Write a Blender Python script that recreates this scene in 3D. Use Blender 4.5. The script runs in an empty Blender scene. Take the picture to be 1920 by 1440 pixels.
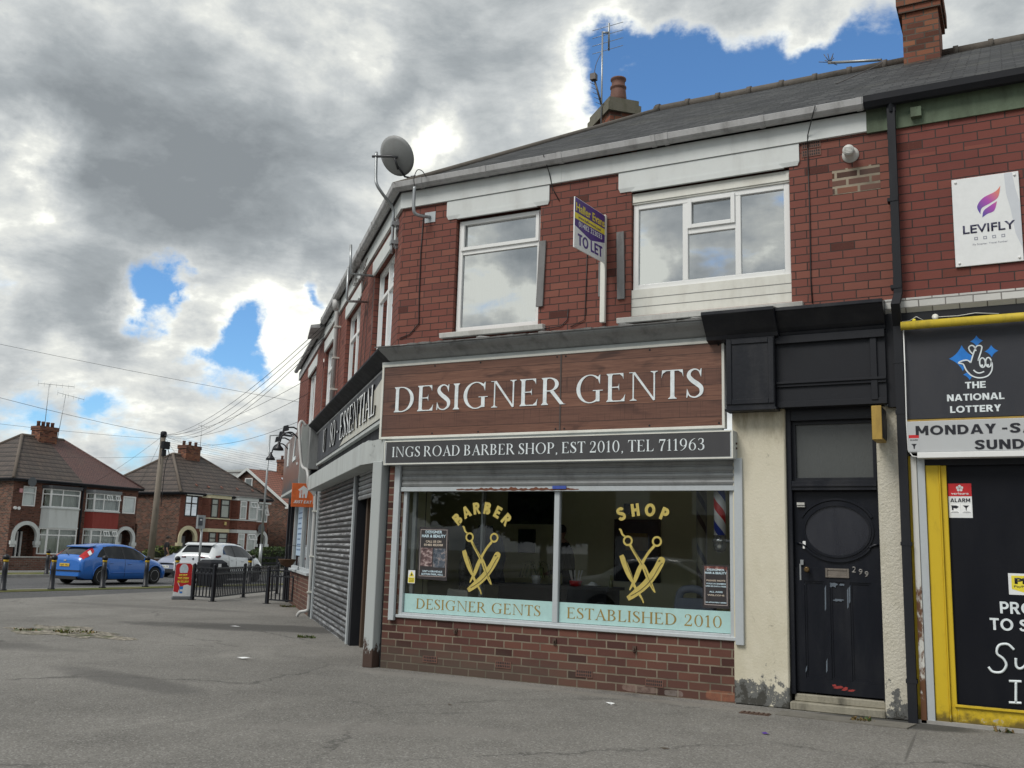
import bpy, bmesh, math, random
import numpy as np
from mathutils import Vector, Matrix
random.seed(7)
R = math.radians
scn = bpy.context.scene
C = bpy.context.collection

# ------------------------------------------------------------------ camera, sky, sun, exposure
CAM = Vector((0, -10.0, 1.4457))
_f, _p, _r, _yaw = 1813.77, R(9.7675), R(1.692), R(-28.1635)
fh = Vector((math.sin(_yaw), math.cos(_yaw), 0)); rt = Vector((math.cos(_yaw), -math.sin(_yaw), 0)); zz = Vector((0, 0, 1))
fwd = fh*math.cos(_p) + zz*math.sin(_p); up = -fh*math.sin(_p) + zz*math.cos(_p)
rt2 = rt*math.cos(_r) + up*math.sin(_r); up2 = -rt*math.sin(_r) + up*math.cos(_r)
cd = bpy.data.cameras.new("camera"); cam = bpy.data.objects.new("camera", cd); C.objects.link(cam)
cam.matrix_world = Matrix(((rt2.x, up2.x, -fwd.x, CAM.x), (rt2.y, up2.y, -fwd.y, CAM.y), (rt2.z, up2.z, -fwd.z, CAM.z), (0, 0, 0, 1)))
cd.sensor_width = 36; cd.lens = _f/1920*36; cd.clip_start = 0.05; cd.clip_end = 3000
scn.camera = cam
scn.view_settings.view_transform = 'Standard'
scn.view_settings.look = 'None'
scn.view_settings.exposure = 1.0
scn.view_settings.gamma = 1.0

SUN_EL, SUN_AZ = R(50), R(-155)          # azimuth from +Y towards +X
sd = bpy.data.lights.new("sun", 'SUN'); so = bpy.data.objects.new("sun", sd); C.objects.link(so)
sd.energy = 1.2; sd.angle = R(25); sd.color = (1.0, 0.96, 0.90)
sv = Vector((math.sin(SUN_AZ)*math.cos(SUN_EL), math.cos(SUN_AZ)*math.cos(SUN_EL), math.sin(SUN_EL)))
so.rotation_euler = sv.to_track_quat('Z', 'Y').to_euler()

def pixdir(x, y):
    v = fwd + rt2*((x-960)/_f) - up2*((y-720)/_f)
    return v.normalized()

def make_world():
    w = bpy.data.worlds.new("World"); scn.world = w; w.use_nodes = True
    nt = w.node_tree; N = nt.nodes; L = nt.links; N.clear()
    out = N.new('ShaderNodeOutputWorld')
    sky = N.new('ShaderNodeTexSky'); sky.sky_type = 'NISHITA'; sky.sun_disc = False
    sky.sun_elevation = SUN_EL; sky.sun_rotation = SUN_AZ; sky.air_density = 1.0; sky.dust_density = 0.3; sky.ozone_density = 2.5
    b1 = N.new('ShaderNodeBackground'); b1.inputs[1].default_value = 0.072
    tint = N.new('ShaderNodeMix'); tint.data_type = 'RGBA'; tint.blend_type = 'MULTIPLY'; tint.inputs[0].default_value = 1.0
    L.new(sky.outputs[0], tint.inputs[6]); tint.inputs[7].default_value = (0.66, 0.93, 1.12, 1)
    L.new(tint.outputs[2], b1.inputs[0])
    tc = N.new('ShaderNodeTexCoord')
    nrm = N.new('ShaderNodeVectorMath'); nrm.operation = 'NORMALIZE'; L.new(tc.outputs['Generated'], nrm.inputs[0])
    D = nrm.outputs[0]
    sep = N.new('ShaderNodeSeparateXYZ'); L.new(D, sep.inputs[0])
    def math_(op, a, b=None, c=None, clamp=False):
        n = N.new('ShaderNodeMath'); n.operation = op; n.use_clamp = clamp
        for i, v in enumerate((a, b, c)):
            if v is None: continue
            if isinstance(v, (int, float)): n.inputs[i].default_value = v
            else: L.new(v, n.inputs[i])
        return n.outputs[0]
    zc = math_('ADD', math_('MAXIMUM', sep.outputs[2], 0.0), 0.42)
    px = math_('DIVIDE', sep.outputs[0], zc); py = math_('DIVIDE', sep.outputs[1], zc)
    cmb = N.new('ShaderNodeCombineXYZ'); L.new(px, cmb.inputs[0]); L.new(py, cmb.inputs[1]); L.new(math_('MULTIPLY', sep.outputs[2], 1.6), cmb.inputs[2])
    P = cmb.outputs[0]
    def noise(scale, detail, rough, dist=0.0, off=(0, 0, 0), src=P):
        m = N.new('ShaderNodeMapping'); m.inputs['Location'].default_value = off; L.new(src, m.inputs['Vector'])
        n = N.new('ShaderNodeTexNoise'); n.inputs['Scale'].default_value = scale; n.inputs['Detail'].default_value = detail
        n.inputs['Roughness'].default_value = rough; n.inputs['Distortion'].default_value = dist
        L.new(m.outputs[0], n.inputs['Vector']); return n.outputs[0]
    wn = N.new('ShaderNodeTexNoise'); wn.inputs['Scale'].default_value = 5.5; wn.inputs['Detail'].default_value = 7; wn.inputs['Roughness'].default_value = .58
    L.new(D, wn.inputs['Vector'])
    ws = N.new('ShaderNodeVectorMath'); ws.operation = 'SUBTRACT'; L.new(wn.outputs['Color'], ws.inputs[0]); ws.inputs[1].default_value = (.5, .5, .5)
    wm = N.new('ShaderNodeVectorMath'); wm.operation = 'MULTIPLY_ADD'; L.new(ws.outputs[0], wm.inputs[0]); wm.inputs[1].default_value = (.22, .22, .22); L.new(D, wm.inputs[2])
    wnn = N.new('ShaderNodeVectorMath'); wnn.operation = 'NORMALIZE'; L.new(wm.outputs[0], wnn.inputs[0])
    DW = wnn.outputs[0]
    big = noise(1.9, 10, 0.58, 0.3, (2.3, 4.1, 0.7))
    # gaps of blue sky (directions where the cloud thins)
    def blob(x, y, sharp, amp):
        d = pixdir(x, y) if not isinstance(x, tuple) else Vector(x).normalized()
        dn = N.new('ShaderNodeVectorMath'); dn.operation = 'DOT_PRODUCT'; L.new(DW, dn.inputs[0]); dn.inputs[1].default_value = d
        g = math_('POWER', math_('MAXIMUM', dn.outputs['Value'], 0.0), sharp)
        return math_('MULTIPLY', g, amp)
    holes = [(1260, 130, 420, .34), (1110, 105, 1500, .36), (1420, 150, 520, .32), (1620, 70, 700, .36), (1560, 190, 600, .30), (1300, 230, 500, .26),
             (262, 520, 1900, .50), (305, 575, 3000, .32), (425, 632, 2600, .54), (490, 655, 5000, .26), (590, 542, 6000, .34), (350, 560, 3000, -.22), (530, 600, 3000, -.15), (1215, 150, 900, .2),
             (60, 790, 1500, .22), (210, 775, 3500, .30), (330, 830, 2000, .24), (130, 860, 2000, .22), (450, 860, 2500, .24), (20, 700, 3000, .1), (1500, 40, 2600, -.34), (1190, 330, 700, .1), (1310, 20, 900, -.12), (1200, 30, 2500, -.12)]
    acc = None
    for h in holes:
        b = blob(*h); acc = b if acc is None else math_('ADD', acc, b)
    # behind the viewer: a broken sky that the upper windows mirror
    for (dx, dy, dz, sh, am) in ((-2.0, -10, 4.1, 1500, .32), (-3.85, -10, 3.75, 2500, .26), (-2.9, -10, 3.1, 3000, .16), (-5.2, -10, 4.6, 1200, .2), (1.5, -10, 5, 200, .3)):
        d = Vector((dx, dy, dz)).normalized()
        dn = N.new('ShaderNodeVectorMath'); dn.operation = 'DOT_PRODUCT'; L.new(D, dn.inputs[0]); dn.inputs[1].default_value = d
        acc = math_('ADD', acc, math_('MULTIPLY', math_('POWER', math_('MAXIMUM', dn.outputs['Value'], 0.0), sh), am))
    dens = math_('SUBTRACT', math_('ADD', math_('MULTIPLY', math_('SUBTRACT', big, 0.5), 1.7), 0.34), acc)
    fine = noise(9.5, 10, 0.66, 0.3, (7, 1, 3))
    dens = math_('ADD', dens, math_('MULTIPLY', math_('SUBTRACT', fine, 0.5), 0.42))
    def ss(x, a, b):
        n = N.new('ShaderNodeMapRange'); n.interpolation_type = 'SMOOTHSTEP'; n.clamp = True
        n.inputs['From Min'].default_value = a; n.inputs['From Max'].default_value = b; L.new(x, n.inputs['Value']); return n.outputs[0]
    mask = ss(dens, -0.03, 0.22)
    # cloud brightness: thin edges glow, thick bodies are grey
    dens2 = math_('ADD', math_('SUBTRACT', dens, math_('MULTIPLY', math_('SUBTRACT', noise(3.1, 9, .6, .35, (1.1, 9.4, 2.0)), 0.5), 1.15)), 0.0)
    bright = [(820, 275, 1500, .50), (760, 300, 2500, .25), (640, 70, 1500, .36), (85, 285, 1800, .46), (25, 250, 1600, .25), (420, 20, 1200, .22), (210, 60, 1500, .12), (330, 230, 1500, .14), (900, 30, 1500, .15), (520, 590, 1200, .40), (400, 560, 1600, .3), (230, 545, 3000, .3), (60, 640, 1500, .30),
              (150, 700, 900, .18), (300, 640, 2500, .22), (1000, 20, 300, .14), (1480, 50, 500, .34), (1180, 330, 160, .30), (1150, 40, 800, .16), (560, 720, 900, .2), (1850, 60, 400, .22), (480, 480, 2500, .1), (600, 640, 1200, .15), (240, 780, 500, .16), (1080, 240, 260, .2)]
    bright += [((-5.95, -10, 2.95), 0, 900, .5), ((-3.7, -10, 3.15), 0, 1200, .42), ((-5.0, -10, 2.9), 0, 2500, .4), ((-2.2, -10, 3.5), 0, 2500, .3)]
    dark = [((-5.4, -10, 3.7), 0, 500, .35), ((-6.0, -10, 2.6), 0, 3000, .3), ((-3.0, -10, 2.9), 0, 1500, .3), ((-2.0, -10, 3.0), 0, 900, .3), (300, 400, 160, .24), (120, 470, 420, .22), (700, 190, 2200, .24), (680, 110, 4000, .1), (900, 110, 420, .20), (330, 120, 300, .10), (760, 60, 1500, .12), (200, 600, 1600, .14), (520, 350, 400, .14), (600, 470, 1500, .1), (80, 740, 3000, .14), (30, 90, 500, .1), (430, 580, 6000, .15), (1850, 20, 3000, .15)]
    ab = None
    for (x, y, s_, a_) in bright:
        b = blob(x, y, s_, a_); ab = b if ab is None else math_('ADD', ab, b)
    for (x, y, s_, a_) in dark:
        ab = math_('SUBTRACT', ab, blob(x, y, s_, a_))
    puff = noise(6.5, 9, .6, .5, (3.3, 2.2, 8.1))
    shade = math_('ADD', math_('SUBTRACT', math_('MULTIPLY', dens2, 1.15), ab), math_('MULTIPLY', math_('SUBTRACT', puff, 0.5), -0.85))
    ramp = N.new('ShaderNodeValToRGB'); L.new(shade, ramp.inputs[0])
    e = ramp.color_ramp.elements
    e[0].position = 0.0; e[0].color = (0.56, 0.565, 0.52, 1)
    e[1].position = 0.95; e[1].color = (0.130, 0.144, 0.154, 1)
    for pos, col in ((0.14, (0.41, 0.418, 0.398, 1)), (0.34, (0.30, 0.315, 0.318, 1)), (0.62, (0.195, 0.212, 0.222, 1))):
        q = e.new(pos); q.color = col
    lp = math_('ADD', 0.0, 1.0)
    b2 = N.new('ShaderNodeBackground'); L.new(ramp.outputs[0], b2.inputs[0]); b2.inputs[1].default_value = 1.0
    mx = N.new('ShaderNodeMixShader'); L.new(mask, mx.inputs[0]); L.new(b1.outputs[0], mx.inputs[1]); L.new(b2.outputs[0], mx.inputs[2])
    L.new(mx.outputs[0], out.inputs[0])
make_world()

# ------------------------------------------------------------------ helpers
class Fr:                                   # a working frame: u along a wall (reading direction), o out of it, z up
    def __init__(s, org, u, o): s.org = Vector(org); s.u = Vector(u); s.o = Vector(o)
    def __call__(s, u, o, z): return s.org + s.u*u + s.o*o + Vector((0, 0, z))
A45 = R(-45.369)
VD = Vector((math.sin(A45), math.cos(A45), 0)); VN = Vector((-VD.y, VD.x, 0))   # side street direction, its outward normal
CRN = Vector((-7.05, 0, 0))
W = Fr((0, 0, 0), (1, 0, 0), (0, 1, 0))                 # plain world axes
F = Fr((0, 0, 0), (1, 0, 0), (0, -1, 0))                # the main front
S = Fr(CRN, -VD, VN)                                    # the side front, u = -(distance from the corner)
H = Fr((-48, 0, 0), (0, 1, 0), (1, 0, 0))               # fronts of the houses over the road, u = world Y

def link(o, parent=None):
    C.objects.link(o)
    if parent is not None: o.parent = parent
    return o
def tag(o, label=None, cat=None, group=None, kind=None):
    if label: o['label'] = label
    if cat: o['category'] = cat
    if group: o['group'] = group
    if kind: o['kind'] = kind
    return o
ROOT = {}
def thing(name, label, cat, loc=(0, 0, 0), rotz=0.0, group=None):
    o = bpy.data.objects.new(name, None); o.empty_display_size = .2; link(o)
    o.location = loc; o.rotation_euler = (0, 0, rotz)
    ROOT[o.name] = (Matrix.Translation(Vector(loc)) @ Matrix.Rotation(rotz, 4, 'Z')).inverted()
    return tag(o, label, cat, group)
def rootinv(o):
    while o is not None:
        if o.name in ROOT: return ROOT[o.name]
        o = o.parent
    return Matrix.Identity(4)
def copy_tree(o, parent=None):
    c = o.copy(); C.objects.link(c)
    if parent is not None: c.parent = parent
    for ch in list(o.children): copy_tree(ch, c)
    return c

class M:
    def __init__(s, fr=W): s.bm = bmesh.new(); s.fr = fr
    def v(s, p): return s.bm.verts.new(s.fr(*p))
    def face(s, pts, mi=0):
        try:
            f = s.bm.faces.new([s.v(p) for p in pts]); f.material_index = mi; return f
        except ValueError: return None
    def box(s, u0, u1, o0, o1, z0, z1, mi=0):
        vs = [s.v(p) for p in ((u0, o0, z0), (u1, o0, z0), (u1, o1, z0), (u0, o1, z0), (u0, o0, z1), (u1, o0, z1), (u1, o1, z1), (u0, o1, z1))]
        for q in ((0, 1, 2, 3), (4, 5, 6, 7), (0, 1, 5, 4), (1, 2, 6, 5), (2, 3, 7, 6), (3, 0, 4, 7)):
            s.bm.faces.new([vs[i] for i in q]).material_index = mi
        return s
    def hexa(s, a, b, mi=0):                # two 4-point loops
        va = [s.v(p) for p in a]; vb = [s.v(p) for p in b]
        s.bm.faces.new(va).material_index = mi; s.bm.faces.new(vb).material_index = mi
        for i in range(4):
            s.bm.faces.new((va[i], va[(i+1) % 4], vb[(i+1) % 4], vb[i])).material_index = mi
        return s
    def prism(s, pts, o0, o1, mi=0, plane='uz'):    # polygon in (u,z) pushed from o0 to o1; or 'oz' profile pushed along u; or 'uo' plan pushed along z
        def P(a, b, k):
            return (a, k, b) if plane == 'uz' else ((k, a, b) if plane == 'oz' else (a, b, k))
        va = [s.v(P(a, b, o0)) for a, b in pts]; vb = [s.v(P(a, b, o1)) for a, b in pts]
        n = len(pts)
        for vs in (va, vb):
            try: s.bm.faces.new(vs).material_index = mi
            except ValueError: pass
        for i in range(n):
            s.bm.faces.new((va[i], va[(i+1) % n], vb[(i+1) % n], vb[i])).material_index = mi
        return s
    def tube(s, pts, r, n=8, mi=0, cap=True, smooth=True):
        P = [s.fr(*p) for p in pts]; rr = r if isinstance(r, (list, tuple)) else [r]*len(P)
        rings = []; prevn = None
        for i, p in enumerate(P):
            t = (P[min(i+1, len(P)-1)] - P[max(i-1, 0)])
            if t.length < 1e-9: t = Vector((0, 0, 1))
            t.normalize()
            a = prevn if prevn is not None else (Vector((0, 0, 1)) if abs(t.z) < .9 else Vector((1, 0, 0)))
            a = a - t*a.dot(t)
            if a.length < 1e-6: a = Vector((1, 0, 0)) - t*t.x
            a.normalize(); b = t.cross(a); prevn = a
            rings.append([s.bm.verts.new(p + (a*math.cos(2*math.pi*k/n) + b*math.sin(2*math.pi*k/n))*rr[i]) for k in range(n)])
        for i in range(len(rings)-1):
            for k in range(n):
                f = s.bm.faces.new((rings[i][k], rings[i][(k+1) % n], rings[i+1][(k+1) % n], rings[i+1][k])); f.material_index = mi; f.smooth = smooth
        if cap:
            for rg in (rings[0], rings[-1]):
                try: s.bm.faces.new(rg).material_index = mi
                except ValueError: pass
        return s
    def lathe(s, prof, c, axis='z', n=20, mi=0, smooth=True):   # prof: (radius, along-axis)
        rings = []
        for r, h in prof:
            ring = []
            for k in range(n):
                a = 2*math.pi*k/n; x, y = r*math.cos(a), r*math.sin(a)
                p = (c[0]+x, c[1]+y, c[2]+h) if axis == 'z' else ((c[0]+x, c[1]+h, c[2]+y) if axis == 'o' else (c[0]+h, c[1]+x, c[2]+y))
                ring.append(s.v(p))
            rings.append(ring)
        for i in range(len(rings)-1):
            for k in range(n):
                f = s.bm.faces.new((rings[i][k], rings[i][(k+1) % n], rings[i+1][(k+1) % n], rings[i+1][k])); f.material_index = mi; f.smooth = smooth
        for rg in (rings[0], rings[-1]):
            try: s.bm.faces.new(rg).material_index = mi
            except ValueError: pass
        return s
    def build(s, name, mat, parent=None, bevel=0.0, jitter=0.0, uvoff=0.0, world=True, seg=1):
        bm = s.bm
        bmesh.ops.recalc_face_normals(bm, faces=bm.faces)
        if bevel:
            es = [e for e in bm.edges if len(e.link_faces) == 2 and e.calc_face_angle(0) > .6]
            bmesh.ops.bevel(bm, geom=es, offset=bevel, segments=seg, affect='EDGES', profile=.6, clamp_overlap=True)
        bm.normal_update()
        uv = bm.loops.layers.uv.new("UVMap")
        for f in bm.faces:
            n = f.normal
            if abs(n.z) > .985: t = Vector((1, 0, 0)); b = Vector((0, 1, 0))
            else:
                t = Vector((-n.y, n.x, 0)); t.normalize(); b = n.cross(t)
                if b.z < 0: b = -b
            for l in f.loops:
                p = l.vert.co; l[uv].uv = (p.dot(t) + uvoff, p.dot(b))
        me = bpy.data.meshes.new(name); 
        if jitter:
            for v in bm.verts: v.co += Vector((random.uniform(-1, 1), random.uniform(-1, 1), random.uniform(-1, 1)))*jitter
        bm.to_mesh(me); bm.free()
        for m in (mat if isinstance(mat, (list, tuple)) else [mat]): me.materials.append(m)
        if parent is not None and world: me.transform(rootinv(parent))
        o = bpy.data.objects.new(name, me); link(o, parent); return o

def build_split(m, name, mat, parent=None, **k):
    """every loose piece becomes a part of its own"""
    bm = m.bm; bm.verts.index_update(); seen = set(); groups = []
    for v in bm.verts:
        if v in seen: continue
        st = [v]; seen.add(v); g = []
        while st:
            q = st.pop(); g.append(q)
            for e in q.link_edges:
                w_ = e.other_vert(q)
                if w_ not in seen: seen.add(w_); st.append(w_)
        groups.append(g)
    out = []
    for g in groups:
        n = M(m.fr); mp = {v: n.bm.verts.new(v.co) for v in g}; fs = {f for v in g for f in v.link_faces}
        for f in fs: x = n.bm.faces.new([mp[v] for v in f.verts]); x.material_index = f.material_index; x.smooth = f.smooth
        out.append(n.build(name, mat, parent, **k))
    bm.free(); return out

# ------------------------------------------------------------------ materials
MATS = {}
class NT:
    def __init__(s, name):
        s.m = bpy.data.materials.new(name); s.m.use_nodes = True; s.t = s.m.node_tree; s.N = s.t.nodes; s.L = s.t.links
        s.b = s.N['Principled BSDF']; s.out = s.N['Material Output']
        s.tc = s.N.new('ShaderNodeTexCoord')
    def n(s, t, **k):
        x = s.N.new(t)
        for a, v in k.items(): setattr(x, a, v)
        return x
    def set(s, sock, v):
        if hasattr(v, 'is_linked') or hasattr(v, 'links'): s.L.new(v, sock)
        else: sock.default_value = v
    def math(s, op, a, b=None, clamp=False):
        n = s.n('ShaderNodeMath', operation=op, use_clamp=clamp); s.set(n.inputs[0], a)
        if b is not None: s.set(n.inputs[1], b)
        return n.outputs[0]
    def map(s, vec, scale=(1, 1, 1), loc=(0, 0, 0), rot=(0, 0, 0)):
        m = s.n('ShaderNodeMapping'); s.L.new(vec, m.inputs[0]); m.inputs['Scale'].default_value = scale; m.inputs['Location'].default_value = loc; m.inputs['Rotation'].default_value = rot
        return m.outputs[0]
    def noise(s, vec, scale, detail=5, rough=.55, dist=0):
        n = s.n('ShaderNodeTexNoise'); s.L.new(vec, n.inputs['Vector']); n.inputs['Scale'].default_value = scale; n.inputs['Detail'].default_value = detail
        n.inputs['Roughness'].default_value = rough; n.inputs['Distortion'].default_value = dist; return n.outputs[0]
    def ss(s, x, a, b, lo=0., hi=1.):
        n = s.n('ShaderNodeMapRange', interpolation_type='SMOOTHSTEP', clamp=True); s.L.new(x, n.inputs['Value'])
        n.inputs['From Min'].default_value = a; n.inputs['From Max'].default_value = b; n.inputs['To Min'].default_value = lo; n.inputs['To Max'].default_value = hi; return n.outputs[0]
    def mix(s, f, a, b, mode='MIX'):
        n = s.n('ShaderNodeMix', data_type='RGBA', blend_type=mode); s.set(n.inputs[0], f)
        s.set(n.inputs[6], a if hasattr(a, 'links') else (*a, 1)[:4]); s.set(n.inputs[7], b if hasattr(b, 'links') else (*b, 1)[:4]); return n.outputs[2]
    def ramp(s, x, els):
        n = s.n('ShaderNodeValToRGB'); s.L.new(x, n.inputs[0]); e = n.color_ramp.elements
        while len(e) < len(els): e.new(.5)
        for q, (p, c) in zip(e, els): q.position = p; q.color = (*c, 1)[:4]
        return n.outputs[0]
    def bump(s, h, strength=.3, dist=.01):
        n = s.n('ShaderNodeBump'); s.L.new(h, n.inputs['Height']); n.inputs['Strength'].default_value = strength; n.inputs['Distance'].default_value = dist
        s.L.new(n.outputs[0], s.b.inputs['Normal']); return n
    def fin(s, col=None, rough=None, metal=None, spec=None):
        if col is not None: s.set(s.b.inputs['Base Color'], col if hasattr(col, 'links') else (*col, 1)[:4])
        if rough is not None: s.set(s.b.inputs['Roughness'], rough)
        if metal is not None: s.b.inputs['Metallic'].default_value = metal
        if spec is not None: s.b.inputs['Specular IOR Level'].default_value = spec
        return s.m

def paint(name, col, rough=.5, dirt=.25, dirtcol=(.08, .075, .065), scale=3.0, metal=0., bump=.04, streak=True, spec=.5, grime=.5):
    if name in MATS: return MATS[name]
    k = NT(name); ob = k.tc.outputs['Object']
    n1 = k.noise(k.map(ob, (scale, scale, scale*(.25 if streak else 1))), 1.6, 8, .65, .2)
    n2 = k.noise(ob, scale*9, 4, .6)
    f = k.math('MULTIPLY', k.ss(n1, .42, .78), dirt, True)
    c = k.mix(f, col, dirtcol)
    c = k.mix(k.math('MULTIPLY', k.ss(n2, .45, .8), dirt*grime), c, tuple(x*.6 for x in col))
    k.bump(n2, bump*4, .004)
    MATS[name] = k.fin(c, k.ss(n1, .2, .9, rough-.08, min(1, rough+.2)), metal, spec); return k.m

def flat(name, col, rough=.5, metal=0., spec=.5, var=.12):
    if name in MATS: return MATS[name]
    k = NT(name); n = k.noise(k.tc.outputs['Object'], 14, 4, .6)
    c = k.mix(k.ss(n, .3, .75), tuple(min(1, x*(1+var)) for x in col), tuple(x*(1-var) for x in col))
    MATS[name] = k.fin(c, rough, metal, spec); return k.m

def brick(name, cols, mortar, bw=.228, rh=.0835, ms=.010, dark=.10, rough=.85, band=None, wash=0., patches=None):
    if name in MATS: return MATS[name]
    k = NT(name); uv = k.tc.outputs['UV']; ob = k.tc.outputs['Object']
    wob = k.noise(uv, 9, 3, .5)
    wv = k.n('ShaderNodeVectorMath', operation='MULTIPLY_ADD'); cb = k.n('ShaderNodeCombineXYZ'); k.L.new(k.math('SUBTRACT', wob, .5), cb.inputs[0]); k.L.new(k.math('SUBTRACT', k.noise(k.map(uv, (1, 1, 1), (5, 3, 0)), 9, 3, .5), .5), cb.inputs[1])
    k.L.new(cb.outputs[0], wv.inputs[0]); wv.inputs[1].default_value = (.010, .008, 0); k.L.new(uv, wv.inputs[2]); U = wv.outputs[0]
    def bt(c1, c2, m, bias=0., seedoff=0.):
        b = k.n('ShaderNodeTexBrick', offset=.5, offset_frequency=2, squash=1.0, squash_frequency=2)
        k.L.new(U, b.inputs['Vector']); b.inputs['Scale'].default_value = 1; b.inputs['Mortar Size'].default_value = ms; b.inputs['Mortar Smooth'].default_value = .15
        b.inputs['Bias'].default_value = bias; b.inputs['Brick Width'].default_value = bw; b.inputs['Row Height'].default_value = rh
        b.inputs['Color1'].default_value = (*c1, 1); b.inputs['Color2'].default_value = (*c2, 1); b.inputs['Mortar'].default_value = (*m, 1); return b
    r = bt((0, 0, 0), (1, 1, 1), (.5, .5, .5))
    val = k.n('ShaderNodeSeparateColor'); k.L.new(r.outputs['Color'], val.inputs[0]); rv = val.outputs[0]
    n = len(cols); c = k.ramp(rv, [(i/(n-1)*(1-dark), cc) for i, cc in enumerate(cols)] + [(min(1, 1-dark*.5), tuple(x*.55 for x in cols[-1])), (1, tuple(x*.35 for x in cols[0]))])
    big = k.noise(ob, .9, 6, .6); fine = k.noise(ob, 55, 5, .7)
    c = k.mix(k.ss(big, .35, .75, 0, .45), c, tuple(x*.62 for x in cols[0]))
    c = k.mix(k.ss(fine, .5, .85, 0, .5), c, tuple(min(1, x*1.25+.01) for x in cols[1]))
    mo = k.mix(k.ss(k.noise(ob, 3, 6, .6), .35, .7), mortar, tuple(x*.55 for x in mortar))
    c = k.mix(r.outputs['Fac'], c, mo)
    if band:                                 # (z0, z1, colour, strength): algae / damp staining near the ground
        sp = k.n('ShaderNodeSeparateXYZ'); k.L.new(uv, sp.inputs[0])
        zz_ = k.math('ADD', sp.outputs[1], k.math('MULTIPLY', k.math('SUBTRACT', k.noise(ob, 2.2, 6, .65), .5), band[4]))
        c = k.mix(k.math('MULTIPLY', k.ss(zz_, band[1], band[0], 0, band[3]), k.ss(sp.outputs[0], -3.6, -5.9, .22, 1.)), c, band[2])
    if wash: c = k.mix(k.ss(k.noise(k.map(ob, (1, 1, .5)), 1.4, 8, .7), .55, .8, 0, wash), c, (.42, .38, .33))
    if patches:                              # (u, v, ru, rv, colour, strength)
        sp = k.n('ShaderNodeSeparateXYZ'); k.L.new(uv, sp.inputs[0])
        for (pu, pv, ru, rv_, pc, st) in patches:
            dx = k.math('DIVIDE', k.math('SUBTRACT', sp.outputs[0], pu), ru); dy = k.math('DIVIDE', k.math('SUBTRACT', sp.outputs[1], pv), rv_)
            d = k.math('ADD', k.math('ADD', k.math('POWER', k.math('ABSOLUTE', dx), 4.), k.math('POWER', k.math('ABSOLUTE', dy), 4.)), k.math('MULTIPLY', k.math('SUBTRACT', k.noise(ob, 14, 5, .7), .5), 1.3))
            c = k.mix(k.math('MULTIPLY', k.ss(d, 1.1, .75), k.ss(k.noise(ob, 20, 4, .7), .3, .6, st*.4, st)), c, pc)
    h = k.math('ADD', k.math('MULTIPLY', r.outputs['Fac'], -1.0), k.math('MULTIPLY', fine, .35))
    k.bump(h, .55, .008)
    MATS[name] = k.fin(c, rough, 0, .25); return k.m

def glass(name, refl=.12, tint=(.8, .86, .86), rough=.0, wav=0.):
    if name in MATS: return MATS[name]
    k = NT(name); k.N.remove(k.b)
    tr = k.n('ShaderNodeBsdfTransparent'); tr.inputs[0].default_value = (*tint, 1)
    gl = k.n('ShaderNodeBsdfGlossy'); gl.inputs['Roughness'].default_value = rough; gl.inputs['Color'].default_value = (.95, .98, 1, 1)
    fr = k.n('ShaderNodeFresnel'); fr.inputs[0].default_value = 1.5
    if wav:
        bn = k.n('ShaderNodeBump'); bn.inputs['Strength'].default_value = wav; bn.inputs['Distance'].default_value = .01
        k.L.new(k.noise(k.tc.outputs['Object'], 1.3, 2, .4), bn.inputs['Height']); k.L.new(bn.outputs[0], gl.inputs['Normal'])
    f = k.math('ADD', k.math('MULTIPLY', fr.outputs[0], .9), refl, True)
    mx = k.n('ShaderNodeMixShader'); k.L.new(f, mx.inputs[0]); k.L.new(tr.outputs[0], mx.inputs[1]); k.L.new(gl.outputs[0], mx.inputs[2]); k.L.new(mx.outputs[0], k.out.inputs[0])
    MATS[name] = k.m; return k.m

def slate(name, cols, bw=.25, rh=.16, ms=.006, moss=.3, rowline=.45):
    if name in MATS: return MATS[name]
    k = NT(name); uv = k.tc.outputs['UV']; ob = k.tc.outputs['Object']
    b = k.n('ShaderNodeTexBrick', offset=.5); k.L.new(uv, b.inputs['Vector']); b.inputs['Scale'].default_value = 1; b.inputs['Brick Width'].default_value = bw; b.inputs['Row Height'].default_value = rh; b.inputs['Mortar Size'].default_value = ms; b.inputs['Mortar Smooth'].default_value = .3
    b.inputs['Color1'].default_value = (0, 0, 0, 1); b.inputs['Color2'].default_value = (1, 1, 1, 1); b.inputs['Mortar'].default_value = (0, 0, 0, 1)
    se = k.n('ShaderNodeSeparateColor'); k.L.new(b.outputs['Color'], se.inputs[0])
    n = len(cols); c = k.ramp(se.outputs[0], [(i/(n-1), cc) for i, cc in enumerate(cols)])
    c = k.mix(k.ss(k.noise(ob, 1.1, 8, .65), .5, .75, 0, moss), c, (.10, .10, .075))
    c = k.mix(k.ss(k.noise(k.map(ob, (1, 1, 1), (4, 4, 4)), 24, 5, .7), .56, .75, 0, .5), c, tuple(min(1, x*1.7) for x in cols[-1]))
    c = k.mix(b.outputs['Fac'], c, (.012, .012, .013))
    sp = k.n('ShaderNodeSeparateXYZ'); k.L.new(uv, sp.inputs[0])
    saw = k.math('FRACT', k.math('DIVIDE', sp.outputs[1], rh))
    c = k.mix(k.ss(saw, .24 if rowline < .6 else .42, .02, 0, rowline), c, tuple(x*.28 for x in cols[0])); c = k.mix(k.ss(saw, .7, 1.0, 0, rowline*.35), c, tuple(min(1, x*1.5) for x in cols[-1]))
    h = k.math('ADD', k.math('MULTIPLY', saw, -1.), k.math('ADD', k.math('MULTIPLY', se.outputs[0], .35), k.math('MULTIPLY', b.outputs['Fac'], -.6)))
    k.bump(h, .8, .02)
    MATS[name] = k.fin(c, .62, 0, .35); return k.m

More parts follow.
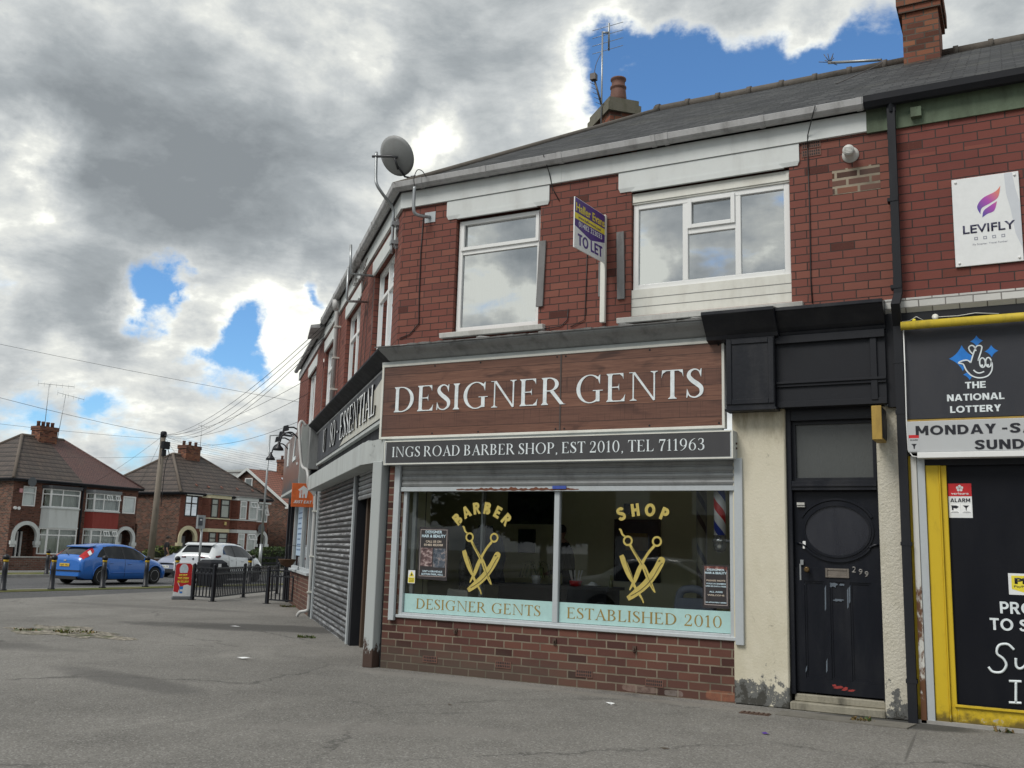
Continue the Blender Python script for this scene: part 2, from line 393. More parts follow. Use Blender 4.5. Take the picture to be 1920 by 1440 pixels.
def asphalt(name, c0, c1, crack=.0, scale=1., speck=.6, rough=.92, stains=()):
    if name in MATS: return MATS[name]
    k = NT(name); ob = k.tc.outputs['Object']
    big = k.noise(ob, .22*scale, 8, .62, .3); mid = k.noise(k.map(ob, (1, 1, 1), (9, 2, 0)), 1.3*scale, 8, .68, .2); fine = k.noise(ob, 75, 3, .8)
    wear = k.noise(k.map(ob, (1, .35, 1), (3, 8, 0), (0, 0, .5)), .9, 8, .7, .5)
    c = k.mix(k.ss(big, .30, .70), c0, c1)
    c = k.mix(k.ss(mid, .42, .78, 0, .5), c, tuple(x*.62 for x in c0))
    c = k.mix(k.ss(wear, .52, .75, 0, .45), c, tuple(min(1, x*1.35) for x in c1))
    vo = k.n('ShaderNodeTexVoronoi'); k.L.new(ob, vo.inputs['Vector']); vo.inputs['Scale'].default_value = 85; 
    sv = k.n('ShaderNodeSeparateColor'); k.L.new(vo.outputs['Color'], sv.inputs[0])
    c = k.mix(k.ss(sv.outputs[0], .62, .98, 0, speck), c, (.42, .41, .39))
    c = k.mix(k.ss(sv.outputs[1], .60, .98, 0, speck), c, (.035, .034, .033))
    h = k.math('ADD', k.math('MULTIPLY', fine, .5), k.math('MULTIPLY', sv.outputs[2], .7))
    if crack:
        wn = k.n('ShaderNodeTexNoise'); k.L.new(ob, wn.inputs['Vector']); wn.inputs['Scale'].default_value = 1.7; wn.inputs['Detail'].default_value = 8; wn.inputs['Roughness'].default_value = .7
        wm = k.n('ShaderNodeVectorMath', operation='MULTIPLY_ADD'); k.L.new(wn.outputs['Color'], wm.inputs[0]); wm.inputs[1].default_value = (.9, .9, 0); k.L.new(ob, wm.inputs[2])
        v2 = k.n('ShaderNodeTexVoronoi', feature='DISTANCE_TO_EDGE'); k.L.new(wm.outputs[0], v2.inputs['Vector']); v2.inputs['Scale'].default_value = .33
        cr = k.math('MULTIPLY', k.ss(v2.outputs['Distance'], .012, .002), k.ss(k.noise(k.map(ob, (1, 1, 1), (1, 5, 0)), .45, 5, .6), .42, .6, 0, crack))
        c = k.mix(cr, c, (.03, .03, .028)); h = k.math('SUBTRACT', h, k.math('MULTIPLY', cr, 2.))
    sp = k.n('ShaderNodeSeparateXYZ'); k.L.new(ob, sp.inputs[0])
    for (sx, sy, rx, ry, ang, col, st) in stains:       # worn / tarry patches with shapes of their own
        dx = k.math('SUBTRACT', sp.outputs[0], sx); dy = k.math('SUBTRACT', sp.outputs[1], sy); ca, sa = math.cos(ang), math.sin(ang)
        uu = k.math('DIVIDE', k.math('ADD', k.math('MULTIPLY', dx, ca), k.math('MULTIPLY', dy, sa)), rx)
        vv = k.math('DIVIDE', k.math('SUBTRACT', k.math('MULTIPLY', dy, ca), k.math('MULTIPLY', dx, sa)), ry)
        d = k.math('ADD', k.math('ADD', k.math('MULTIPLY', uu, uu), k.math('MULTIPLY', vv, vv)), k.math('MULTIPLY', k.math('SUBTRACT', mid, .5), 2.2))
        c = k.mix(k.ss(d, 1.15, .35, 0, st), c, col)
    k.bump(h, .55, .006)
    MATS[name] = k.fin(c, rough, 0, .3); return k.m

def woodplank(name):
    k = NT(name); uv = k.tc.outputs['UV']; rh = .172
    sp = k.n('ShaderNodeSeparateXYZ'); k.L.new(uv, sp.inputs[0]); row = k.math('FLOOR', k.math('DIVIDE', k.math('ADD', sp.outputs[1], .02), rh)); fr = k.math('FRACT', k.math('DIVIDE', k.math('ADD', sp.outputs[1], .02), rh))
    cb = k.n('ShaderNodeCombineXYZ'); k.L.new(k.math('ADD', sp.outputs[0], k.math('MULTIPLY', row, 7.3)), cb.inputs[0]); k.L.new(k.math('MULTIPLY', sp.outputs[1], 1.), cb.inputs[1]); k.L.new(row, cb.inputs[2])
    g = k.noise(k.map(cb.outputs[0], (1.2, 26, 1)), 1.5, 8, .65, 1.4); kn = k.noise(k.map(cb.outputs[0], (1.8, 5, 1)), 1.1, 3, .5, .5)
    saw = k.noise(k.map(cb.outputs[0], (60, 2, 1)), 1., 2, .5)
    rw = k.n('ShaderNodeTexWhiteNoise', noise_dimensions='1D'); k.L.new(row, rw.inputs['W'])
    c = k.ramp(g, [(.25, (.060, .030, .023)), (.5, (.180, .086, .058)), (.75, (.255, .130, .088))])
    c = k.mix(k.ss(kn, .56, .74, 0, .85), c, (.036, .017, .014)); c = k.mix(k.math('MULTIPLY', rw.outputs['Value'], .65), c, (.105, .052, .040))
    c = k.mix(k.math('MULTIPLY', k.ss(saw, .55, .7), k.ss(rw.outputs['Value'], .6, .75, 0, .5)), c, (.045, .022, .018))
    left = k.ss(sp.outputs[0], -6.3, -7.3, 0, .5)
    c = k.mix(k.math('MULTIPLY', left, k.noise(uv, 1.2, 4, .5)), c, (.05, .04, .045))
    c = k.mix(k.ss(k.math('ABSOLUTE', k.math('SUBTRACT', fr, .5)), .475, .492, 0, .85), c, (.020, .014, .013))
    MATS[name] = k.fin(c, .38, 0, .4); return k.m

def masonry_paint(name, col, bumps=.5, peel=.0):
    k = NT(name); ob = k.tc.outputs['Object']
    n = k.noise(ob, 38, 6, .7); m = k.noise(k.map(ob, (1, 1, .6)), 1.3, 8, .7, .2)
    c = k.mix(k.ss(m, .40, .72, 0, .5), col, tuple(x*.68 for x in (col[0], col[1]*.98, col[2]*.86)))
    c = k.mix(k.ss(k.noise(ob, 5, 8, .75), .62, .74, 0, .55), c, (.13, .125, .11))
    sp = k.n('ShaderNodeSeparateXYZ'); k.L.new(k.tc.outputs['UV'], sp.inputs[0])
    e = k.math('ADD', sp.outputs[1], k.math('MULTIPLY', k.math('SUBTRACT', k.noise(k.map(ob, (1, 1, .8)), 3.4, 7, .72), .5), 1.7))
    c = k.mix(k.ss(e, .17, .12, 0, peel), c, (.12, .125, .125)); c = k.mix(k.ss(e, .04, -.02, 0, .8), c, (.045, .043, .036))
    top = k.math('ADD', sp.outputs[1], k.math('MULTIPLY', k.math('SUBTRACT', k.noise(k.map(ob, (3, 3, .8)), 2.2, 8, .75), .5), 1.6))
    c = k.mix(k.ss(top, 2.5, 3.25, 0, .75), c, (.21, .165, .09))
    w = k.n('ShaderNodeTexVoronoi', feature='DISTANCE_TO_EDGE'); wn = k.n('ShaderNodeVectorMath', operation='MULTIPLY_ADD'); q = k.n('ShaderNodeTexNoise'); k.L.new(ob, q.inputs['Vector']); q.inputs['Scale'].default_value = 4; q.inputs['Detail'].default_value = 6
    k.L.new(q.outputs['Color'], wn.inputs[0]); wn.inputs[1].default_value = (.4, .4, .4); k.L.new(ob, wn.inputs[2]); k.L.new(wn.outputs[0], w.inputs['Vector']); w.inputs['Scale'].default_value = .9
    cr = k.math('MULTIPLY', k.ss(w.outputs['Distance'], .006, .001), k.ss(m, .56, .66, 0, .7))
    c = k.mix(cr, c, (.06, .055, .05))
    k.bump(k.math('SUBTRACT', n, cr), bumps, .012)
    MATS[name] = k.fin(c, .9, 0, .2); return k.m

def leafmat(name, c0, c1):
    if name in MATS: return MATS[name]
    k = NT(name); ob = k.tc.outputs['Object']
    g = k.n('ShaderNodeObjectInfo'); n = k.noise(ob, 1.3, 4, .6); n2 = k.noise(ob, 22, 2, .6)
    c = k.mix(k.ss(n, .3, .7), c0, c1); c = k.mix(k.ss(n2, .35, .75), c, tuple(x*.45 for x in c0))
    k.b.inputs['Transmission Weight'].default_value = 0
    MATS[name] = k.fin(c, .6, 0, .3); return k.m

mBrickUp = brick('brick_red', [(.215, .078, .060), (.185, .067, .053), (.240, .094, .069), (.165, .062, .051)], (.060, .044, .040), bw=.238, rh=.0865, ms=.0055, dark=.03)
mBrickSide = mBrickUp
mBrickLow = brick('brick_brown', [(.130, .056, .043), (.098, .043, .036), (.158, .069, .050), (.085, .039, .034)], (.24, .20, .15), bw=.228, rh=.0870, ms=.0082, dark=.12, band=(.08, .40, (.085, .078, .062), .62, .40),
                  patches=[(-2.85, .06, .16, .05, (.34, .14, .08), .55), (-3.72, .05, .20, .035, (.33, .25, .21), .5), (-3.35, .04, .10, .03, (.36, .33, .30), .4)])
mBrickRt = brick('brick_neighbour', [(.205, .066, .053), (.17, .055, .047), (.235, .080, .060)], (.060, .048, .045), bw=.25, rh=.091, ms=.0055, dark=.03)
mBrickChim = brick('brick_chimney', [(.26, .095, .055), (.20, .075, .05), (.30, .13, .07), (.14, .06, .045)], (.13, .105, .085), bw=.24, rh=.088, ms=.010, dark=.28, wash=.25)
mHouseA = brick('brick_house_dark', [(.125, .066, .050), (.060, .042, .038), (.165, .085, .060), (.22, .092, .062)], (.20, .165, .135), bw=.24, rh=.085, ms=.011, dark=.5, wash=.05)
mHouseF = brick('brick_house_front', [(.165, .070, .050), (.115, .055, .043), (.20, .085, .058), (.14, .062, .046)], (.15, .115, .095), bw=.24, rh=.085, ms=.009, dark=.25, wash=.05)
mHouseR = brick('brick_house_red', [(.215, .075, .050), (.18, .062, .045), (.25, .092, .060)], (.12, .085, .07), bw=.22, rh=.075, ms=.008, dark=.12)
mWallLow = brick('brick_garden', [(.19, .085, .062), (.15, .07, .054), (.23, .11, .08)], (.22, .19, .16), bw=.22, rh=.075, ms=.012, dark=.12, wash=.3)
mSlate = slate('slate_roof', [(.018, .0185, .020), (.034, .035, .037), (.062, .063, .064)], .25, .155, .009, .45, .58)
mTileB = slate('tiles_brown', [(.060, .047, .041), (.072, .056, .048), (.088, .066, .054)], .30, .46, .010, .25, 1.0)
mTileR = slate('tiles_redbrown', [(.100, .054, .050), (.120, .064, .058), (.138, .072, .062)], .165, .10, .008, .2)
mTileO = slate('tiles_orange', [(.24, .10, .07), (.29, .125, .085), (.27, .11, .08)], .30, .30, .014, .1, .9)
mWhite = paint('white_paint', (.62, .65, .64), .5, .22, (.25, .23, .20), 2.0)
mWhiteD = paint('white_paint_dirty', (.60, .60, .57), .55, .55, (.16, .14, .11), 2.6)
mUpvc = paint('white_upvc', (.80, .81, .80), .32, .10, (.45, .42, .36), 3.0)
mUpvcOld = paint('cream_upvc', (.72, .72, .66), .4, .3, (.30, .26, .19), 2.2)
mGutter = paint('grey_gutter', (.42, .42, .42), .45, .7, (.10, .095, .09), 3.2)
mLead = paint('lead_grey', (.27, .28, .28), .55, .7, (.055, .055, .055), 3.0, bump=.1)
mGreyWood = paint('pale_grey_paint', (.44, .47, .46), .5, .35, (.16, .15, .14), 2.0)
mAlu = paint('grey_aluminium', (.50, .54, .56), .42, .25, (.20, .19, .18), 3.5, metal=.15)
mShut = paint('galvanised_shutter', (.30, .31, .31), .42, .45, (.085, .08, .075), 2.6, metal=.5, streak=False)
mShutD = paint('dark_shutter', (.10, .10, .104), .30, .8, (.022, .022, .024), 3.5, metal=.15, streak=False)
def wornshutter():
    k = NT('worn_shutter'); ob = k.tc.outputs['Object']; sp_ = k.n('ShaderNodeSeparateXYZ'); k.L.new(ob, sp_.inputs[0]); z = sp_.outputs[2]
    f = k.math('FRACT', k.math('DIVIDE', k.math('SUBTRACT', z, .03), .086)); edge = k.math('MULTIPLY', k.ss(f, .36, .52), k.ss(f, .92, .74))
    n = k.noise(k.map(ob, (1.6, 1.6, 14)), 1.4, 8, .68, .3); rowm = k.noise(k.map(ob, (.15, .15, 6)), 1.5, 3, .6)
    wear = k.math('MULTIPLY', edge, k.math('MULTIPLY', k.ss(n, .40, .62), k.ss(rowm, .36, .58, .25, 1.)))
    low = k.math('MULTIPLY', k.ss(k.noise(k.map(ob, (3, 3, 7)), 2.2, 8, .7), .52, .66), k.ss(z, .62, .18))
    c = k.mix(k.ss(k.noise(ob, 2.2, 6, .6), .35, .7), (.030, .030, .032), (.058, .058, .060)); c = k.mix(wear, c, (.40, .41, .42)); c = k.mix(k.math('MULTIPLY', low, .8), c, (.30, .32, .36))
    return k.fin(c, .42, .1, .45)
def rottenpost():
    k = NT('rotting_post_paint'); ob = k.tc.outputs['Object']; sp_ = k.n('ShaderNodeSeparateXYZ'); k.L.new(ob, sp_.inputs[0]); n = k.noise(k.map(ob, (1, 1, .5)), 9, 8, .72)
    e = k.math('ADD', sp_.outputs[2], k.math('MULTIPLY', k.math('SUBTRACT', n, .5), .75)); c = k.mix(k.ss(k.noise(k.map(ob, (4, 4, .7)), 1.6, 7, .65), .5, .8, 0, .4), (.43, .46, .455), (.20, .19, .17)); c = k.mix(k.ss(e, .27, .22), c, (.075, .048, .038)); k.bump(n, .3, .006)
    return k.fin(c, .6, 0, .3)
mBlack = paint('black_gloss', (.0075, .009, .014), .38, .55, (.036, .036, .038), 2.2, spec=.4, bump=.09)
mBlackM = paint('black_matt', (.012, .0135, .018), .62, .4, (.032, .032, .034), 3., spec=.3)
mDoor = paint('door_black', (.0055, .007, .012), .36, .3, (.024, .025, .028), 3., spec=.35)
mDarkSign = paint('charcoal_sign', (.052, .052, .056), .42, .15, (.09, .085, .08), 2.)
mCharcoal = paint('charcoal_panel', (.024, .026, .034), .5, .2, (.07, .07, .072), 2.)
mVinyl = paint('black_vinyl', (.006, .007, .011), .45, .12, (.015, .015, .017), 2., spec=.22)
mSilverSign = paint('silver_sign', (.50, .52, .53), .4, .12, (.35, .33, .31), 2.)
def yellowpaint():
    k = NT('yellow_paint'); ob = k.tc.outputs['Object']; sp_ = k.n('ShaderNodeSeparateXYZ'); k.L.new(k.tc.outputs['UV'], sp_.inputs[0]); n = k.noise(ob, 7, 8, .7); n2 = k.noise(k.map(ob, (1, 1, .3)), 14, 6, .65)
    c = k.mix(k.ss(n2, .5, .8, 0, .5), (.62, .44, .022), (.34, .22, .02))
    e = k.math('ADD', sp_.outputs[1], k.math('MULTIPLY', k.math('SUBTRACT', n, .5), .45))
    c = k.mix(k.ss(e, .16, .02, 0, .85), c, (.06, .045, .02)); c = k.mix(k.math('MULTIPLY', k.ss(n, .60, .66), k.ss(sp_.outputs[1], .35, .12)), c, (.36, .37, .36)); c = k.mix(k.ss(k.noise(ob, 30, 4, .7), .70, .76, 0, .8), c, (.10, .075, .02))
    k.bump(n2, .25, .004); return k.fin(c, .5, 0, .4)
mYellow = yellowpaint()
mCream = masonry_paint('cream_render', (.66, .62, .50), .35, .95)
mRough = masonry_paint('roughcast_render', (.63, .60, .51), 1.2, .95)
mText = flat('lettering_white', (.72, .78, .80), .5)
mTextBlk = flat('lettering_black', (.014, .015, .022), .45)
mGold = flat('lettering_gold', (.50, .40, .105), .5)
mGoldD = flat('lettering_dark_gold', (.30, .21, .055), .5)
mTeal = flat('pale_teal_vinyl', (.41, .62, .60), .45, var=.05)
mSignWhite = flat('sign_white', (.78, .80, .80), .4, var=.03)
mPurple = flat('purple', (.07, .030, .22), .45)
mYel2 = flat('bright_yellow', (.78, .66, .05), .45)
mBlue = flat('logo_blue', (.012, .19, .62), .45)
mOrange = flat('sign_orange', (.70, .15, .035), .45)
mRedS = flat('sign_red', (.56, .02, .025), .45)
mGreenP = paint('green_fascia', (.105, .145, .09), .7, .75, (.05, .055, .04), 3., bump=.15)
mWoodSign = woodplank('wood_plank_print')
mTimber = paint('weathered_timber', (.20, .20, .20), .8, .6, (.07, .065, .06), 6., bump=.2)
mPoleW = paint('pole_timber', (.21, .18, .145), .85, .6, (.08, .07, .06), 5., bump=.2)
mGalv = paint('galvanised_steel', (.36, .38, .39), .4, .35, (.15, .15, .15), 5., metal=.6)
mCable = flat('black_cable', (.012, .012, .013), .5)
mTerra = paint('terracotta', (.155, .075, .055), .75, .5, (.07, .045, .04), 6., bump=.15)
mGlassUp = glass('window_glass_upper', .50, (.75, .8, .8), 0.0, .05)
mGlassShop = glass('shop_glass', .015, (.95, .97, .96), 0.0, .02)
mGlassDk = glass('window_glass', .06, (.85, .88, .87), 0.0)
mGlassCar = glass('car_glass', .06, (.30, .34, .36), 0.0)
mDark = flat('dark_interior', (.015, .015, .017), .8)
mCurtain = paint('curtain_pale', (.66, .68, .62), .9, .3, (.25, .26, .24), 6.)
mNet = paint('net_curtain', (.78, .80, .78), .9, .25, (.35, .37, .35), 6.)
mObscure = paint('obscured_glass', (.30, .32, .31), .3, .3, (.20, .21, .20), 3.)

# ------------------------------------------------------------------ lettering
def _rib(pts, ws):                          # ribbon polygon round a spine
    n = len(pts); L, Rr = [], []
    for i, (x, y) in enumerate(pts):
        x0, y0 = pts[max(i-1, 0)]; x1, y1 = pts[min(i+1, n-1)]; dx, dy = x1-x0, y1-y0; d = math.hypot(dx, dy) or 1
        w = ws[i]/2 if isinstance(ws, (list, tuple)) else ws/2
        L.append((x-dy/d*w, y+dx/d*w)); Rr.append((x+dy/d*w, y-dx/d*w))
    return ('strip', L, Rr)
def _cr(pts, k=7):                          # Catmull-Rom through points of any dimension
    out = []; n = len(pts)
    for i in range(n-1):
        p = [pts[max(i-1, 0)], pts[i], pts[i+1], pts[min(i+2, n-1)]]
        for j in range(k):
            t = j/k
            out.append(tuple(.5*((2*b) + (-a+c)*t + (2*a-5*b+4*c-d)*t*t + (-a+3*b-3*c+d)*t**3) for a, b, c, d in zip(*p)))
    out.append(pts[-1]); return out
def _curve(pts): q = _cr(pts); return _rib([(a, b) for a, b, c in q], [c for a, b, c in q])
def _rect(x0, y0, x1, y1): return ('poly', [(x0, y0), (x1, y0), (x1, y1), (x0, y1)])
def _serif(x, top, w, half=.12):
    q = [(x-half, 0), (x+half, 0), (x+half, .022), (x+w/2+.03, .04), (x+w/2, .09), (x-w/2, .09), (x-w/2-.03, .04), (x-half, .022)]
    return ('poly', [(a, 1-b) for a, b in q] if top else q)
def _stem(x, w=.125, half=.115, t=True, b=True):
    return [_rect(x-w/2, .0, x+w/2, 1)] + ([_serif(x, True, w, half)] if t else []) + ([_serif(x, False, w, half)] if b else [])
def _ring(cx, cy, rx, ry, a0, a1, tk=.13, th=.035, n=26):
    L, Q = [], []
    for i in range(n+1):
        a = R(a0+(a1-a0)*i/n); L.append((cx+rx*math.cos(a), cy+ry*math.sin(a))); Q.append((cx+(rx-tk)*math.cos(a), cy+(ry-th)*math.sin(a)))
    return ('strip', L, Q)
TN = .035
def serif_glyph(ch):
    if ch == 'D': return _stem(.14)+[_ring(.30, .5, .50, .5, -90, 90), _rect(.14, .965, .31, 1), _rect(.14, 0, .31, TN)], .88
    if ch == 'E': return _stem(.14)+[_rect(.14, .965, .58, 1), _rect(.14, 0, .62, TN), _rect(.14, .49, .44, .49+TN), ('poly', [(.58, 1), (.58, .78), (.55, .88), (.46, .97)]), ('poly', [(.64, .25), (.61, 0), (.48, .03), (.58, .12)]), ('poly', [(.44, .38), (.44, .64), (.42, .55), (.36, .525), (.36, .49), (.42, .47)])], .70
    if ch == 'F' or ch == 'L':
        g = _stem(.14)+([_rect(.14, 0, .58, TN), ('poly', [(.62, .28), (.58, 0), (.44, .03), (.55, .12)])]); return g, .66
    if ch == 'S': return [_curve([(.45, .80, .03), (.40, .92, .04), (.27, .978, .045), (.13, .90, .09), (.10, .75, .125), (.20, .60, .14), (.35, .47, .15), (.47, .33, .13), (.46, .14, .09), (.30, .022, .045), (.13, .07, .04), (.06, .22, .03)]), ('poly', [(.47, .70), (.485, .99), (.455, .98), (.42, .84)]), ('poly', [(.04, .32), (.02, .01), (.05, .02), (.09, .18)])], .58
    if ch == 'I': return _stem(.14), .32
    if ch == 'G': return [_ring(.50, .5, .46, .515, 48, 318), ('poly', [(.83, .66), (.84, 1.), (.81, .98), (.74, .86), (.77, .83)]), _rect(.70, .04, .825, .42), ('poly', [(.60, .42), (.93, .42), (.93, .445), (.60, .445)])], .98
    if ch == 'N': return [_rect(.13, 0, .17, 1), _serif(.15, False, .04, .11), ('poly', [(.02, 1), (.20, 1), (.83, 0), (.78, 0), (.68, .0)] if False else [(.03, 1), (.21, 1), (.85, .0), (.79, -.02), (.13, .99)]), _rect(.80, 0, .845, 1), _serif(.82, True, .04, .11), _rect(.02, .978, .16, 1)], .98
    if ch == 'R': return _stem(.14)+[_ring(.28, .745, .33, .255, -90, 90, .125), _rect(.14, .965, .29, 1), _rect(.14, .49, .29, .525), ('poly', [(.30, .50), (.43, .52), (.78, .02), (.86, .0), (.66, .0)])], .82
    if ch == 'P': return _stem(.14)+[_ring(.28, .72, .34, .28, -90, 90, .125), _rect(.14, .965, .29, 1), _rect(.14, .44, .29, .475)], .68
    if ch == 'B': return _stem(.14)+[_ring(.28, .755, .29, .245, -90, 90, .12), _ring(.28, .265, .35, .265, -90, 90, .125), _rect(.14, .965, .29, 1), _rect(.14, 0, .29, TN), _rect(.14, .505, .29, .535)], .74
    if ch == 'T': return _stem(.36, .125, .13, t=False)+[_rect(.04, .965, .68, 1), ('poly', [(.02, .74), (.04, 1), (.18, .97), (.06, .88)]), ('poly', [(.70, .74), (.68, 1), (.54, .97), (.66, .88)])], .72
    if ch == 'A': return [('poly', [(.41, 1.02), (.45, 1.02), (.80, 0), (.66, 0), (.38, .86)]), ('poly', [(.40, .92), (.42, .85), (.15, 0), (.105, 0)]), _rect(.22, .32, .60, .355), _serif(.13, False, .04, .12), _serif(.73, False, .13, .15)], .86
    if ch == 'H': return _stem(.14)+_stem(.72)+[_rect(.14, .49, .72, .525)], .88
    if ch == 'O' or ch == '0':
        rx = .46 if ch == 'O' else .29; return [_ring(rx+.05, .5, rx, .515, 0, 360, .13 if ch == 'O' else .11, .035, 40)], 2*rx+.12
    if ch == 'C': return [_ring(.50, .5, .46, .515, 48, 312), ('poly', [(.83, .66), (.84, 1.), (.81, .98), (.74, .86), (.77, .83)])], .90
    if ch == 'U': return [_rect(.08, .33, .205, 1), _serif(.14, True, .125, .115), _rect(.70, .33, .74, 1), _serif(.72, True, .04, .1), ('strip', [(.41+.33*math.cos(a), .34+.35*math.sin(a)) for a in [R(180+180*i/14) for i in range(15)]], [(.45+.25*math.cos(a), .34+.30*math.sin(a)) for a in [R(180+180*i/14) for i in range(15)]])], .86
    if ch == '1': return [_rect(.17, 0, .28, 1), _serif(.225, False, .11, .15), ('poly', [(.04, .86), (.05, .84), (.17, .90), (.17, 1), (.28, 1), (.24, 1.01)])], .46
    if ch == '2': return [_curve([(.10, .72, .06), (.13, .92, .04), (.28, .985, .04), (.44, .90, .10), (.46, .72, .125), (.38, .50, .09), (.20, .25, .05), (.07, .06, .05)]), ('poly', [(.04, 0), (.54, 0), (.56, .25), (.53, .24), (.49, .12), (.05, .12)])], .62
    if ch == '3': return [_curve([(.08, .84, .05), (.16, .96, .04), (.28, .985, .04), (.42, .90, .09), (.42, .70, .11), (.32, .57, .05), (.20, .54, .035)]), _curve([(.20, .54, .035), (.36, .51, .06), (.47, .38, .12), (.46, .16, .11), (.30, .02, .045), (.14, .04, .05), (.07, .16, .07)])], .58
    if ch == '6': return [_ring(.32, .32, .28, .33, 0, 360, .11, .035, 34), _curve([(.095, .33, .11), (.12, .55, .11), (.22, .78, .08), (.40, .95, .04), (.54, 1.0, .03)])], .66
    if ch == '9': return [_ring(.32, .68, .28, .33, 0, 360, .11, .035, 34), _curve([(.545, .67, .11), (.52, .45, .11), (.42, .22, .08), (.24, .05, .04), (.10, 0, .03)])], .66
    if ch == '7': return [('poly', [(.04, .70), (.08, 1), (.56, 1), (.56, .965), (.54, .88), (.12, .88), (.07, .70)]), _curve([(.53, .94, .05), (.36, .55, .08), (.27, .25, .11), (.24, 0, .13)])], .60
    if ch == ',': return [_curve([(.10, .06, .12), (.14, -.02, .08), (.08, -.15, .03)])], .24
    if ch == '-': return [_rect(.05, .38, .38, .46)], .44
    return [], .34
def serif_text(txt, fr, u, o, z, h, width, mat, parent, name='lettering', depth=.004, squash=1.0, zfun=None):
    items = []; x = 0
    for i, ch in enumerate(txt):
        g, a = serif_glyph(ch); items.append((x, g)); x += a+.05
    k = width/(x-.05)
    m = M(fr); out = []
    for x0, g in items+[(0, [])]:
        if not g:
            if len(m.bm.verts): out.append(m.build(name, mat, parent)); m = M(fr)
            continue
        for j, pc in enumerate(g):
            oo = o+depth+.0004*(j % 6)
            P = lambda a, b: (u+(x0+a)*k, z+b*h)
            def ext(poly):
                m.prism([P(a, b) for a, b in poly], o-.001, oo)
            if pc[0] == 'poly': ext(pc[1])
            else:
                for q in range(len(pc[1])-1): ext([pc[1][q], pc[1][q+1], pc[2][q+1], pc[2][q]])
    m.bm.free(); return out[0]
def sans_text(txt, fr, u, o, z, h, width, mat, parent, name='lettering', bold=.0, depth=.003, align='L', shear=0., rot=0.):
    """h = cap height, width = total width (None keeps proportions); rot turns it in the plane"""
    cu = bpy.data.curves.new('t', 'FONT'); cu.body = txt; cu.size = 1; cu.offset = bold; cu.shear = shear; cu.resolution_u = 3
    t = bpy.data.objects.new('t', cu); C.objects.link(t)
    dg = bpy.context.evaluated_depsgraph_get(); dg.update()
    me = bpy.data.meshes.new_from_object(t.evaluated_get(dg)); bpy.data.objects.remove(t); bpy.data.curves.remove(cu)
    xs = [v.co.x for v in me.vertices]; x0, x1 = min(xs), max(xs); kh = h/.729; kw = (width/(x1-x0)) if width else kh
    wtot = (x1-x0)*kw; off = {'L': 0, 'C': -wtot/2, 'R': -wtot}[align]
    bm = bmesh.new(); bm.from_mesh(me); bpy.data.meshes.remove(me)
    ca, sa = math.cos(rot), math.sin(rot)
    for v in bm.verts:
        a = (v.co.x-x0)*kw+off; b = v.co.y*kh
        v.co = Vector((a*ca-b*sa, a*sa+b*ca, 0))
    r = bmesh.ops.extrude_face_region(bm, geom=bm.faces[:]); 
    ex = [e for e in r['geom'] if isinstance(e, bmesh.types.BMVert)]; exs = set(ex)
    for v in bm.verts: v.co.z = depth if v in exs else -.001
    m = M(fr); m.bm.free(); m.bm = bm; words_ = None
    if ' ' in txt and parent is not None:      # each word is a part of its own
        isl = []; seen = set()
        for v in bm.verts:
            if v in seen: continue
            st = [v]; seen.add(v); g = []
            while st:
                q = st.pop(); g.append(q)
                for e in q.link_edges:
                    w_ = e.other_vert(q)
                    if w_ not in seen: seen.add(w_); st.append(w_)
            xs_ = [p.co.x*ca+p.co.y*sa for p in g]; isl.append((min(xs_), max(xs_), g))
        isl.sort(key=lambda t: t[0]); words_ = []; end = None
        for a_, b_, g in isl:
            if end is None or a_-end > .19*kw: words_.append([])
            words_[-1].extend(g); end = b_ if end is None else max(end, b_)
    for v in bm.verts: v.co = fr(u+v.co.x, o+v.co.z, z+v.co.y)
    if words_ and len(words_) > 1:
        out = []
        for g in words_:
            n_ = M(fr); mp = {v: n_.bm.verts.new(v.co) for v in g}
            for f in {f for v in g for f in v.link_faces}: n_.bm.faces.new([mp[v] for v in f.verts])
            out.append(n_.build(name, mat, parent))
        bm.free(); return out[0]
    return m.build(name, mat, parent)
def merge_meshes(objs, name=None):
    """several just-built parts that are one part: join their meshes without operators"""
    bm = bmesh.new(); mats = []
    for ob in objs:
        base = []
        for mt in ob.data.materials:
            if mt not in mats: mats.append(mt)
            base.append(mats.index(mt))
        n0 = len(bm.faces); bm.from_mesh(ob.data); bm.faces.ensure_lookup_table()
        for f in bm.faces[n0:]: f.material_index = base[f.material_index] if f.material_index < len(base) else 0
    keep = objs[0]; me = bpy.data.meshes.new(name or keep.name); bm.to_mesh(me); bm.free()
    for mt in mats: me.materials.append(mt)
    keep.data = me
    if name: keep.name = name
    for ob in objs[1:]: bpy.data.objects.remove(ob)
    return keep

